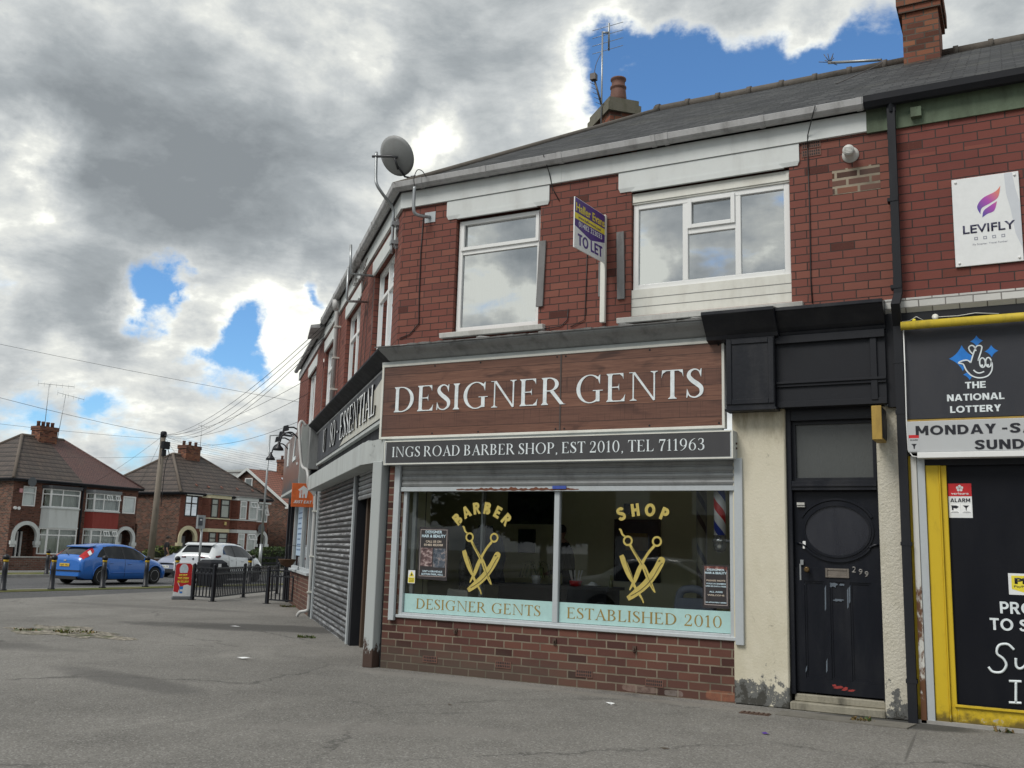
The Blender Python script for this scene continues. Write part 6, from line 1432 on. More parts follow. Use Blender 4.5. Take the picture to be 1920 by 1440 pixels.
# ------------------------------------------------------------------ houses across the road
def arch_pts(cu, cz, r, a0, a1, n=16): return [(cu+r*math.cos(R(a0+(a1-a0)*i/n)), cz+r*math.sin(R(a0+(a1-a0)*i/n))) for i in range(n+1)]
def porch_inside(par, u0, u1, z1, door_u, dmat, fr=H):
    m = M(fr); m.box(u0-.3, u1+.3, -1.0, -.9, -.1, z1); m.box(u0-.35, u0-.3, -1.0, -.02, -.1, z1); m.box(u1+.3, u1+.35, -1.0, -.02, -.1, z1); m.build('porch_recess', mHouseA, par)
    d = M(fr); d.box(door_u-.42, door_u+.42, -.90, -.84, -.05, 1.70); frame_rect(d, door_u-.48, door_u+.48, -.05, 1.76, -.9, -.82, .06); return d.build('front_door', dmat, par)
def bay_block(par, name, mat, u0, u1, z0, z1, proj, skew=.25, grow=0):
    m = M(H); m.prism([(u0-grow, -.05), (u0+skew-grow*.4, proj+grow), (u1-skew+grow*.4, proj+grow), (u1+grow, -.05)], z0, z1, plane='uo'); return m.build(name, mat, par)
def bay_window(par, u0, u1, z0, z1, proj, mulls, trans_z, skew=.25, back=mNet, opens=(), side=True):
    w = window(H, u0+skew, u1-skew, z0, z1, proj, par, mulls=mulls, trans=[(u0+skew+.05, u1-skew-.05, trans_z)], t=.07, back=back, backo=-.2, opens=opens)
    if side:
        for (a, b, nm) in (((u0, 0), (u0+skew, proj), 0), ((u1-skew, proj), (u1, 0), 1)):
            org = H(a[0], a[1], 0); e = H(b[0], b[1], 0); d = (e-org); ln = d.length; d.normalize(); nrm = Vector((d.y, -d.x, 0))
            if nrm.x < 0: nrm = -nrm
            fr2 = Fr(org, d, nrm); window(fr2, 0.0, ln, z0, z1, 0, par, trans=[(.05, ln-.05, trans_z)], t=.06, back=back, backo=-.15)
    return w
def hip_roof(par, y0, y1, x0, x1, ze, ry0, ry1, zr, mats, split=None, ov=.22):
    """x1 = front (towards +x). ridge along y at mid depth; split = y where the front slope changes tile"""
    xm = (x0+x1)/2; a, b, c, d = (x1+ov, y0-ov, ze), (x1+ov, y1+ov, ze), (x0-ov, y1+ov, ze), (x0-ov, y0-ov, ze); r0, r1 = (xm, ry0, zr), (xm, ry1, zr)
    m = M(); m.face([d, a, r0]); 
    if split is None: m.face([a, b, r1, r0]); m.face([b, c, r1]); m.face([c, d, r0, r1]); ro = m.build('roof', mats[0], par)
    else:
        t = (split-ry0)/(ry1-ry0); sr = (xm, split+.35, zr); se = (x1+ov, split-.1, ze); m.face([a, se, sr, r0]); m.face([c, d, r0, r1]); ro = m.build('roof', mats[0], par)
        m = M(); m.face([se, b, r1, sr]); m.face([b, c, r1]); m.build('roof', mats[1], par)
    m = M()
    for p, q in ((a, r0), (d, r0), (r0, r1)): m.tube([p, q], .10, 6)
    m.build('hip_tiles', paint('brown_hip_tiles', (.13, .105, .085), .85, .4, (.08, .07, .055), 3.), ro)
    m = M()
    for p, q in ((b, r1), (c, r1)): m.tube([p, q], .075, 6)
    m.build('hip_tiles', mTileR if split else mTileB, ro)
    m = M(); 
    for p, q in ((a, b), (d, a), (b, c)): m.tube([(p[0], p[1], p[2]-.03), (q[0], q[1], q[2]-.03)], .06, 6)
    m.box(x1-.05, x1+ov, y0-ov, y1+ov, ze-.14, ze-.06); m.box(x0, x1, y0-ov, y0, ze-.14, ze-.06)
    m.build('eaves_gutter', mBlackM, ro); return ro
def house_chimney(par, x, y0, y1, zb, zt, pots, w=.8):
    m = M(); m.box(x-w/2, x+w/2, y0+.06, y1-.06, zb, zt-.25); m.box(x-w/2-.04, x+w/2+.04, y0+.01, y1-.01, zt-.25, zt)
    c = m.build('chimney', mBrickChim, par)
    for i in range(pots):
        m = M(); m.lathe([(.11, 0), (.10, .2), (.115, .22), (.115, .30), (.08, .31)], (x, y0+.18+(y1-y0-.36)*i/max(1, pots-1), zt), n=10); m.build('chimney_pot', mTerra, c)
    return c

# --- house 1: semi-detached pair, left
H1 = thing('semi_detached_house', 'left pair of brown brick houses with white clad and red tiled bays', 'house', (-52, 27.6, 0))
m = M(H); zs1 = 1.23
wall(m, 23.45, 31.75, -.1, 4.48, [(23.80, 25.12, -.1, 2.28), (30.42, 31.66, -.1, 2.22), (24.05, 24.85, 3.06, 4.14), (30.66, 31.60, 2.96, 4.0)], depth=.10)
m.build('front_wall', mHouseF, H1)
for cu, r_, zs in ((24.46, .84, 1.42), (31.04, .72, 1.48)):
    a = M(H); o_ = arch_pts(cu, zs, r_, 0, 180); i_ = arch_pts(cu, zs, r_-.20, 0, 180)
    for k in range(len(o_)-1): a.prism([o_[k], o_[k+1], i_[k+1], i_[k]], -.10, .09)
    a.box(cu-r_, cu-r_+.20, -.1, .09, zs-.22, zs); a.box(cu+r_-.20, cu+r_, -.1, .09, zs-.22, zs)
    for s_ in (-1, 1): a.box(cu+s_*(r_-.10)-.18, cu+s_*(r_-.10)+.18, -.1, .13, zs-.42, zs-.22); a.box(cu+s_*(r_-.10)-.13, cu+s_*(r_-.10)+.13, -.1, .10, zs-.55, zs-.42)
    a.build('porch_arch', mWhite, H1)
    p_ = M(H)                                   # brick infill between the arch and its square opening
    hu0, hu1, hz = (23.80, 25.12, 2.28) if cu < 28 else (30.42, 31.66, 2.22)
    for k in range(len(i_)-1):
        if i_[k][1] < hz: p_.face([(min(max(i_[k][0], hu0), hu1), -.02, min(i_[k][1], hz)), (min(max(i_[k+1][0], hu0), hu1), -.02, min(i_[k+1][1], hz)), (min(max(i_[k+1][0], hu0), hu1), -.02, hz), (min(max(i_[k][0], hu0), hu1), -.02, hz)])
    p_.box(hu0, cu-r_+.2, -.12, .0, -.1, 1.0); p_.box(cu+r_-.2, hu1, -.12, .0, -.1, 1.0); p_.build('porch_infill', mHouseR, H1)
porch_inside(H1, 23.9, 25.0, 2.4, 24.35, mBlack); porch_inside(H1, 30.5, 31.6, 2.4, 31.05, mUpvc)
m = M(H); m.box(24.75, 24.85, -.84, -.78, -.05, 1.7); m.box(24.50, 24.6, -.84, -.78, -.05, 1.7); m.build('door_side_frame', mUpvc, H1)
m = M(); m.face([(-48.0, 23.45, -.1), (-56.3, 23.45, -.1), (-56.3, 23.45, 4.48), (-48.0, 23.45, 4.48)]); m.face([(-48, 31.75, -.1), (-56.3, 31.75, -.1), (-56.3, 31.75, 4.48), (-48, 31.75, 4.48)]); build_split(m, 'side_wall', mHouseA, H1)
hip_roof(H1, 23.45, 31.75, -56.3, -48.0, 4.50, 26.5, 29.3, 7.32, (mTileB, mTileR), split=27.75)
house_chimney(H1, -52.0, 27.2, 28.5, 6.6, 7.95, 4)
window(H, 24.05, 24.85, 3.06, 4.14, -.02, H1, trans=[(24.1, 24.8, 3.78)], t=.06, back=mNet, backo=-.12)
window(H, 30.66, 31.60, 2.96, 4.0, .03, H1, t=.08, back=mCurtain, backo=-.12)
bay_block(H1, 'bay_panel', mWhite, 25.22, 27.60, 1.98, 3.02, .42); bay_block(H1, 'bay_panel', paint('red_tile_hanging', (.27, .035, .025), .6, .3, (.12, .03, .02), 3.), 28.06, 30.36, 1.98, 2.98, .42)
bay_block(H1, 'bay_base', mHouseR, 25.22, 27.60, -.1, .50, .42); bay_block(H1, 'bay_base', mHouseR, 28.06, 30.36, -.1, .9, .42)
bay_block(H1, 'bay_roof', flat('bay_roof_dark', (.05, .052, .058), .6), 25.22, 27.60, 4.08, 4.26, .42, grow=.10); bay_block(H1, 'bay_roof', flat('bay_roof_grey', (.17, .18, .19), .6), 28.06, 30.36, 4.02, 4.20, .42, grow=.08)
bay_block(H1, 'bay_sill', mWhite, 25.22, 27.60, 3.0, 3.06, .42, grow=.06); bay_block(H1, 'bay_sill', mWhite, 28.06, 30.36, 2.95, 3.02, .42, grow=.06)
bay_block(H1, 'bay_sill', mWhite, 25.22, 27.60, 1.92, 2.0, .42, grow=.04); bay_block(H1, 'bay_sill', mWhite, 28.06, 30.36, 1.94, 2.0, .42, grow=.04)
bay_window(H1, 25.22, 27.60, 3.06, 4.08, .42, (26.22,), 3.78, back=mCurtain); bay_window(H1, 28.06, 30.36, 3.02, 4.02, .42, (28.98,), 3.68, opens=[(29.1, 29.5, 3.66, 3.95, .14), (29.72, 30.05, 3.66, 3.95, .16)])
bay_window(H1, 25.22, 27.60, .50, 1.92, .42, (26.22,), 1.55, back=mCurtain); bay_window(H1, 28.06, 30.36, .9, 1.94, .42, (28.98,), 1.60, opens=[(29.1, 29.5, 1.58, 1.88, .14), (29.72, 30.05, 1.58, 1.88, .16)])
m = M(H); m.tube([(27.78, .06, 4.4), (27.78, .06, 0)], .05, 8); m.box(27.6, 27.95, .0, .12, 4.2, 4.42); m.build('downpipe', mBlackM, H1)
m = M(H); m.box(23.80, 23.98, 0, .06, 3.76, 3.98); m.build('alarm_box', flat('alarm_pink', (.60, .30, .32), .5), H1)
m = M(H); m.lathe([(.07, 0), (.09, .12)], (23.62, 0, 2.93), 'o', 10); m.lathe([(.07, 0), (.09, .12)], (23.84, 0, 2.92), 'o', 10); m.build('floodlight', mUpvc, H1)
m = M(H); m.lathe([(.02, .10), (.18, .16), (.26, .22)], (24.30, .1, 4.36), 'o', 16); m.tube([(24.3, 0, 4.2), (24.3, .2, 4.36)], .02, 6); m.build('dish', flat('dish_dark', (.09, .10, .11), .5), H1)
# --- house 2
H2 = thing('semi_detached_house', 'middle pair of red brick houses with cream and white banded bays', 'house', (-52, 39.2, 0))
mCreamP = paint('cream_paint', (.66, .60, .40), .6, .2, (.30, .25, .15), 3.)
mDarkFrame = paint('dark_brown_frame', (.030, .024, .020), .5, .2)
m = M(H); wall(m, 35.14, 43.35, -.1, 4.52, [(35.36, 36.58, -.1, 2.36), (42.2, 43.3, -.1, 2.3), (35.55, 36.69, 3.0, 4.36), (42.22, 43.28, 2.9, 4.18)], depth=.12); m.build('front_wall', mHouseR, H2)
for cu, r_, zs, mt in ((35.97, .80, 1.62, mCreamP), (42.75, .66, 1.68, mWhite)):
    a = M(H); o_ = arch_pts(cu, zs, r_, 0, 180); i_ = arch_pts(cu, zs, r_-.24, 0, 180)
    for k in range(len(o_)-1): a.prism([o_[k], o_[k+1], i_[k+1], i_[k]], -.10, .09)
    a.box(cu-r_, cu-r_+.24, -.1, .09, zs-.3, zs); a.box(cu+r_-.24, cu+r_, -.1, .09, zs-.3, zs)
    for s_ in (-1, 1): a.box(cu+s_*(r_-.12)-.2, cu+s_*(r_-.12)+.2, -.1, .13, zs-.5, zs-.3)
    a.build('porch_arch', mt, H2)
    p_ = M(H); hu0, hu1, hz = (35.36, 36.58, 2.36) if cu < 40 else (42.2, 43.3, 2.3)
    for k in range(len(i_)-1):
        if i_[k][1] < hz: p_.face([(min(max(i_[k][0], hu0), hu1), -.02, min(i_[k][1], hz)), (min(max(i_[k+1][0], hu0), hu1), -.02, min(i_[k+1][1], hz)), (min(max(i_[k+1][0], hu0), hu1), -.02, hz), (min(max(i_[k][0], hu0), hu1), -.02, hz)])
    p_.box(hu0, cu-r_+.24, -.12, .0, -.1, 1.12); p_.box(cu+r_-.24, hu1, -.12, .0, -.1, 1.18); p_.build('porch_infill', mHouseR, H2)
porch_inside(H2, 35.45, 36.5, 2.4, 36.1, paint('grey_door', (.34, .35, .38), .5, .2)); porch_inside(H2, 42.25, 43.25, 2.4, 42.75, paint('maroon_door', (.16, .02, .035), .5, .2))
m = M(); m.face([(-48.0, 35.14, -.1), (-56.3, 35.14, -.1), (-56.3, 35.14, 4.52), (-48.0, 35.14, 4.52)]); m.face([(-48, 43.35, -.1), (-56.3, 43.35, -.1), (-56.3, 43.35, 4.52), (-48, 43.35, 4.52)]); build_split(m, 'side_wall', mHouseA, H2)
hip_roof(H2, 35.14, 43.35, -56.3, -48.0, 4.52, 38.0, 40.6, 7.36, (mTileB,))
house_chimney(H2, -52.0, 38.6, 40.05, 6.7, 8.05, 3)
m = M()
for i, (y, z) in enumerate(((36.9, 5.0), (37.9, 4.95), (39.2, 5.0), (40.7, 5.0), (42.2, 5.0))): 
    x = -47.8-(z-4.52)/2.84*4.35; m.hexa([(x, y, z+.05), (x, y+.16, z+.05), (x-.16, y+.16, z+.16), (x-.16, y, z+.16)], [(x, y, z+.09), (x, y+.16, z+.09), (x-.16, y+.16, z+.20), (x-.16, y, z+.20)])
m.build('pale_roof_clips', mTileO, H2)
window(H, 35.55, 36.69, 3.0, 4.36, .0, H2, mulls=(36.12,), trans=[(35.6, 36.64, 3.85)], t=.08, fmat=mDarkFrame, back=mNet, backo=-.12)
m = M(H); m.box(35.45, 36.8, 0, .25, 4.36, 4.42); m.build('window_hood', mWhiteD, H2)
for (a, b, lm, fm, opn) in ((36.98, 39.48, mCreamP, mDarkFrame, 0), (39.66, 42.12, mWhite, mUpvc, 1)):
    bay_block(H2, 'bay_wall', mHouseR, a, b, -.1, 4.48, .40, skew=.3)
    for z0, z1 in ((4.28, 4.50), (2.93, 3.0), (2.08, 2.30), (.8, .86)): bay_block(H2, 'bay_band', lm, a, b, z0, z1, .40, skew=.3, grow=.05)
    for z0, z1 in ((3.02, 4.26), (.88, 2.06)):
        for (p, q) in ((a+.45, a+1.05), (a+1.30, a+2.10)):
            window(H, p, q, z0, z1, .45, H2, trans=[(p+.04, q-.04, z1-.38)], t=.07, fmat=fm, back=mNet if opn else mCurtain, backo=-.03, thick=.05, opens=[(p+.04, q-.04, z1-.42, z1-.03, .22)] if opn and p > a+1.2 else ())
    bay_block(H2, 'bay_roof', mLead, a, b, 4.50, 4.56, .40, skew=.3, grow=.12)
window(H, 42.22, 43.28, 2.9, 4.15, .03, H2, mulls=(42.75,), trans=[(42.27, 43.23, 3.78)], t=.08, back=mNet, backo=-.12, opens=[(42.82, 43.2, 3.4, 4.08, .25)])
m = M(H); m.box(42.15, 43.4, 0, .2, 4.18, 4.3); m.build('window_hood', mWhite, H2)
m = M(H); m.lathe([(.05, 0), (.28, .10), (.34, .16)], (42.45, .15, 2.45), 'o', 18); m.build('dish', flat('dish_dark', (.09, .1, .11), .5), H2)
m = M(H); m.box(38.7, 38.88, .40, .48, 2.56, 2.78); m.build('meter_box', flat('box_yellow', (.55, .43, .16), .6), H2)
# --- house 3: gable end
H3 = thing('gabled_house', 'far brick gable house with white bargeboards and orange tiled roof', 'house', (-52, 50, 0))
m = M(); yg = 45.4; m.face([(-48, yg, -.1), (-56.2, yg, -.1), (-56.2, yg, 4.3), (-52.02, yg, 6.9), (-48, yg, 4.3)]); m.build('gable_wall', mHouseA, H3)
m = M(); m.face([(-48, yg, -.1), (-48, 56, -.1), (-48, 56, 4.3), (-48, yg, 4.3)]); m.build('front_wall', mHouseR, H3)
m = M(); m.box(-48.0, -47.94, yg, yg+.5, -.1, 4.2); m.build('red_quoin', mHouseR, H3)
m = M(); 
for s_ in (1, -1):
    xe = -52.02+s_*4.3; m.face([(xe, yg-.2, 4.13), (xe, 56, 4.13), (-52.02, 56, 6.98), (-52.02, yg-.2, 6.98)])
m.build('roof', mTileO, H3)
m = M()
for s_ in (1, -1):
    xe = -52.02+s_*4.35; m.hexa([(xe, yg-.26, 4.0), (xe, yg-.26, 4.2), (xe, yg-.2, 4.2), (xe, yg-.2, 4.0)], [(-52.02, yg-.26, 6.82), (-52.02, yg-.26, 7.04), (-52.02, yg-.2, 7.04), (-52.02, yg-.2, 6.82)])
m.box(-48.0, -47.6, yg-.3, 56, 3.98, 4.12); m.build('bargeboards', mWhite, H3)
GF = Fr((0, yg, 0), (1, 0, 0), (0, -1, 0)); window(GF, -52.30, -51.55, 5.62, 6.25, .06, H3, t=.06, back=mNet, backo=-.045)
house_chimney(H3, -51.9, 48.7, 50.1, 6.6, 8.0, 3)
m = M(); x = -50.2; m.hexa([(x, 48.0, 5.85), (x, 48.7, 5.85), (x-.9, 48.7, 6.44), (x-.9, 48.0, 6.44)], [(x, 48.0, 5.92), (x, 48.7, 5.92), (x-.9, 48.7, 6.51), (x-.9, 48.0, 6.51)]); m.build('skylight', flat('skylight_pale', (.5, .55, .6), .2), H3)
m = M(); m.box(-58, -52.9, 47.5, 51, 5.6, 6.95); m.box(-58.1, -52.8, 47.4, 51.1, 6.95, 7.12); m.build('flat_dormer', mGreyWood, H3)
for nm, lab, base, h_, bd, bl, ne in (('tv_aerial', 'taller tv aerial on the left house chimney', (-52.0, 27.8, 7.95), 2.6, (.2, 1, .05), 2.2, 7), ('tv_aerial', 'tilted tv aerial beside the chimney of the left house', (-52.0, 28.75, 7.2), 2.9, (.2, 1, -.12), 1.7, 6), ('tv_aerial', 'thin tv aerial mast by the middle house chimney', (-52.0, 40.3, 7.2), 2.4, (-.2, 1, .0), 1.3, 5)):
    aerial(nm, lab, 'aerial', base, h_, bd, bl, ne, .35, lean=(0, .25 if 'tilted' in lab else 0), vert=True)
# garden walls, hedges
GW = thing('garden_wall', 'low red brick garden wall in front of the left house', 'wall', (-38.5, 18, 0))
m = M(); m.box(-38.7, -38.45, 17.05, 25.2, -.05, .52); m.build('brickwork', mWallLow, GW); m = M(); m.box(-38.74, -38.41, 17.0, 25.2, .52, .58); m.build('coping', mKerb, GW)
m = M(); m.box(-38.8, -38.38, 16.6, 17.0, -.05, .62); m.build('gate_pier', mWallLow, GW)
GP = thing('timber_gate', 'leaning dark timber gate at the left end of garden wall', 'gate', (-38.5, 16, 0))
m = M()
for i in range(6): m.box(-38.55, -38.5, 15.7+i*.14, 15.8+i*.14, .02, .62-.03*i)
m.box(-38.5, -38.46, 15.65, 16.55, .15, .22); m.box(-38.5, -38.46, 15.65, 16.55, .42, .48); m.build('palings', paint('dark_timber', (.07, .045, .035), .8, .4), GP)
def foliage(name, label, cat, boxes, n, size, mats, seed=1, group=None, stems=None):
    t = thing(name, label, cat, tuple(Vector(boxes[0][0])-Vector((0, 0, boxes[0][1][2]))), group=group); rnd = random.Random(seed); m = M()
    tot = sum(b[1][0]*b[1][1]*b[1][2] for b in boxes)
    for c, r in boxes:
        k = int(n*(r[0]*r[1]*r[2])/tot)
        for i in range(k):
            while True:
                p = Vector((rnd.uniform(-1, 1), rnd.uniform(-1, 1), rnd.uniform(-1, 1))); q = (abs(p.x)**3+abs(p.y)**3+abs(p.z)**3)
                if .35 < q < 1: break
            q = Vector((c[0]+p.x*r[0], c[1]+p.y*r[1], max(.0, c[2]+p.z*r[2]))); s_ = size*rnd.uniform(.6, 1.5)
            a = Vector((rnd.gauss(0, 1), rnd.gauss(0, 1), rnd.gauss(0, 1))).normalized(); b = a.cross(Vector((rnd.gauss(0, 1), rnd.gauss(0, 1), rnd.gauss(0, 1)))).normalized()
            f_ = m.face([q-a*s_, q+b*s_*.5, q+a*s_, q-b*s_*.5], rnd.randrange(len(mats)))
    m.build('leaves', mats, t)
    if stems:
        m = M()
        for a, b, r in stems: m.tube([a, tuple((Vector(a)+Vector(b))/2+Vector((.05*r, .1, 0))), b], [r, r*.8, r*.45], 7)
        m.build('trunk', mPoleW, t)
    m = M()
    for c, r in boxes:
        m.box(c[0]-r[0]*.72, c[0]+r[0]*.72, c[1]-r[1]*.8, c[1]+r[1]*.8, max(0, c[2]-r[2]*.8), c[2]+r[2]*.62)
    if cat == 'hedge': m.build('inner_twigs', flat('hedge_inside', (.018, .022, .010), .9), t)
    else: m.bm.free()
    return t
lf1, lf2, lf3 = leafmat('leaf_bright', (.105, .135, .026), (.16, .18, .04)), leafmat('leaf_mid', (.05, .085, .022), (.075, .11, .03)), leafmat('leaf_dark', (.022, .042, .014), (.035, .06, .02))
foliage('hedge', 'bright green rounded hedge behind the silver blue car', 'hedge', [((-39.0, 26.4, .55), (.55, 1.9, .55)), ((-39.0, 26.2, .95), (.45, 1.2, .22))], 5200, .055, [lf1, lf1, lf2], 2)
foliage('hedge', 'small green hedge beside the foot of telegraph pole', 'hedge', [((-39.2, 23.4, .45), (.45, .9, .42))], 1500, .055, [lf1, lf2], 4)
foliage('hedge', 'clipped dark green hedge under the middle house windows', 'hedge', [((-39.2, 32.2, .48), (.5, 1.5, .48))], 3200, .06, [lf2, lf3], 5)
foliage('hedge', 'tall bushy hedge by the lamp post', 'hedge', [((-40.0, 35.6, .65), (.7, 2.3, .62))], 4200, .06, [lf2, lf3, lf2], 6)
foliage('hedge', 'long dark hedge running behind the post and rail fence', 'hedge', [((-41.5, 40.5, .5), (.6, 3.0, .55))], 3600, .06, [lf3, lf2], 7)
FN = thing('rail_fence', 'black timber post and rail fence on the far verge', 'fence', (-36.8, 33, 0))
for i in range(5):
    y = 30.6+i*1.35; m = M(); m.box(-36.86, -36.74, y-.06, y+.06, 0, .78); m.build('post', mBlackM, FN)
for z in (.32, .62):
    m = M(); m.box(-36.74, -36.69, 30.5, 36.2, z, z+.11); m.build('rail', mBlackM, FN)

# ------------------------------------------------------------------ street furniture
def make_bollard():
    t = thing('bollard', '', 'bollard')
    m = M(); m.lathe([(.10, 0), (.10, .03), (.075, .04), (.068, .5), (.066, .80)], (0, 0, 0), n=18); m.build('shaft', mBlack, t, world=False)
    m = M(); m.lathe([(.0675, .0), (.0675, .075)], (0, 0, .745), n=18); m.build('reflective_band', flat('band_yellow', (.62, .40, .02), .45), t, world=False)
    m = M(); m.lathe([(.066, .80), (.082, .825), (.088, .86), (.082, .895), (.055, .93), (.02, .945), (.0, .947)], (0, 0, 0), n=18); m.build('cap', mBlack, t, world=False)
    return t
bol = make_bollard(); first = True
for x, y, lab in ((-24.15, 6.86, 'black yellow banded bollard at the left edge of the picture'), (-24.12, 8.3, 'black yellow banded bollard in front of the blue car rear bumper'), (-24.22, 10.08, 'black yellow banded bollard in front of the blue car rear wheel'), (-24.25, 11.69, 'black yellow banded bollard in front of the blue car front wheel'),
                  (-24.3, 12.95, 'black yellow banded bollard behind the red pavement board'), (-24.6, 16.6, 'black yellow banded bollard in front of the white car front door'), (-25.0+.45, 18.45, 'black yellow banded bollard just ahead of the white car'), (-34.0, 15.5, 'dull dark bollard on the far verge behind the blue car'), (-24.5, 20.4, 'dark bollard nearest the takeaway corner post')):
    o = bol if first else copy_tree(bol); first = False
    o.location = (x, y, .012); o['label'] = lab; o['group'] = 'bollards along the verge'
    ROOT[o.name] = (Matrix.Translation(Vector((x, y, .012)))).inverted()
# litter bin
LB = thing('litter_bin', 'large black street litter bin with sloping lid and small white label', 'bin', (-24.0, 14.1, 0))
BF = Fr((-23.75, 13.95, 0), (.05, 1, 0), (1, -.05, 0))
m = M(BF); m.hexa([(-.40, -.34, .0), (.40, -.34, .0), (.40, .30, .0), (-.40, .30, .0)], [(-.44, -.38, .60), (.44, -.38, .60), (.44, .34, .60), (-.44, .34, .60)]); m.build('body', mBlack, LB, bevel=.02)
m = M(BF)
for i in range(8): m.box(-.36+i*.095, -.33+i*.095, .33, .345, .06, .55)
m.build('ribs', mBlack, LB)
m = M(BF); m.box(-.47, .47, -.41, .36, .60, .80); m.hexa([(-.47, -.41, .80), (.47, -.41, .80), (.47, .36, .80), (-.47, .36, .80)], [(-.33, -.28, .90), (.33, -.28, .90), (.33, .20, .90), (-.33, .20, .90)]); m.build('lid', mBlackM, LB, bevel=.015)
m = M(BF); m.box(-.05, .12, .36, .364, .66, .77); m.build('label_plate', mSignWhite, LB)
LB.scale = (.84, .76, .96)
# sign post
SP = thing('sign_post', 'slim grey sign post with two small plates back to back above the bin', 'sign', (-23.9, 13.7, 0))
m = M(); m.tube([(-24.2, 13.78, 0), (-24.2, 13.78, 2.30)], .038, 10); m.build('post', mGalv, SP)
m = M(); m.box(-24.24, -24.16, 13.55, 13.87, 1.86, 2.30); m.build('plate', mGalv, SP); m = M(); m.box(-24.15, -24.14, 13.58, 13.74, 1.96, 2.22); m.build('notice', flat('notice_dark', (.06, .07, .09), .5), SP)
m = M(); m.box(-24.139, -24.135, 13.61, 13.70, 2.12, 2.17); m.build('notice_print', mSignWhite, SP)
# lamp column
LP = thing('street_lamp', 'tall grey lamp column with short arm beyond the white car', 'street lamp', (-36, 29.7, 0))
m = M(); m.tube([(-36, 29.65, 0), (-36, 29.66, 1.4)], .085, 10); m.tube([(-36, 29.66, 1.4), (-36, 29.74, 7.22)], [.06, .045], 10); m.build('column', mGalv, LP)
m = M(); m.tube([(-36, 29.74, 7.18), (-36, 30.5, 7.30), (-36, 31.0, 7.33)], .028, 8); m.build('arm', mGalv, LP)
m = M(); m.hexa([(-36.12, 30.9, 7.30), (-35.88, 30.9, 7.30), (-35.88, 31.5, 7.32), (-36.12, 31.5, 7.32)], [(-36.07, 30.9, 7.40), (-35.93, 30.9, 7.40), (-35.93, 31.4, 7.40), (-36.07, 31.4, 7.40)]); m.build('lantern', mBlackM, LP)
# telegraph pole and its wires
TP_ = thing('telegraph_pole', 'weathered timber telegraph pole with a black box near its top', 'telegraph pole', (-36.5, 22.85, 0))
m = M(); m.tube([(-36.5, 22.80, 0), (-36.5, 22.86, 3.2), (-36.5, 22.92, 6.5)], [.17, .145, .115], 12); m.build('shaft', mPoleW, TP_)
m = M(); m.lathe([(.15, 0), (.15, .22), (.10, .28)], (-36.5, 22.92, 6.32), n=10); m.box(-36.40, -36.22, 22.72, 23.12, 5.75, 6.1); m.box(-36.4, -36.3, 22.80, 23.0, 5.4, 5.72); m.build('junction_box', mBlackM, TP_)
m = M(); m.tube(_cr([(-36.3, 23.06, 5.8), (-36.28, 23.16, 5.5), (-36.32, 23.08, 5.2), (-36.33, 23.02, 4.6), (-36.33, 23.0, 3)], 5), .018, 5); m.tube(_cr([(-36.38, 22.8, 6.4), (-36.35, 22.6, 6.3), (-36.3, 22.65, 5.6), (-36.33, 22.75, 5.0)], 5), .012, 5); m.build('riser_cable', mCable, TP_)
PT = Vector((-36.5, 22.92, 6.42))
def wire(lab, a, b, sag, r=.008, grp='telephone wires fanning from the pole'):
    a, b = Vector(a), Vector(b); n = 14; pts = [a+(b-a)*(i/n)-Vector((0, 0, sag*4*(i/n)*(1-i/n))) for i in range(n+1)]
    m = M(); m.tube(pts, r*.72, 5); o = m.build('overhead_wire', mCable); return tag(o, lab, 'wire', grp)
for i, s_ in enumerate((7.0, 7.3, 8.3, 8.5)):
    wire('thin black wire from the telegraph pole up to the side gutter of the corner building', PT, S(-s_, .05, 5.95-.05*i), .55+.12*i, .009)
for i, (s_, z) in enumerate(((9.6, 5.2), (11.2, 5.0), (13.6, 4.6))):
    wire('thin black wire from the telegraph pole to the far end of the side street terrace', PT, S(-s_, .05, z), .35+.1*i, .008)
for i in range(7):
    wire('thin black wire from the telegraph pole running right above the middle house', PT-Vector((0, 0, .10*i)), (-34+i*.6, 62, 5.9-.32*i), .45, .0065)
for i, (x, y, z) in enumerate(((-48, 31.6, 4.5), (-48, 28.2, 4.45), (-48, 35.3, 4.6), (-48, 37.2, 4.6), (-48, 33.0, 4.7))):
    wire('thin black wire dropping from the telegraph pole to the house eaves', PT, (x, y, z), .12, .009)
wire('dark wire running from the telegraph pole off the left edge above the houses', PT, (-40, 2, 9.6), .5, .012, None)
wire('long faint wire crossing the sky high above all the houses', (-46, 8, 11.2), (-16, 30, 5.9), .5, .010, None)
wire('faint low wire from the left edge to the telegraph pole top', PT-Vector((0, 0, .2)), (-44, 4, 7.2), .4, .009, None)
wire('faint wire crossing between the left house roof and the pole', (-52, 20, 6.0), (-36.5, 22.9, 5.4), .3, .009, None)
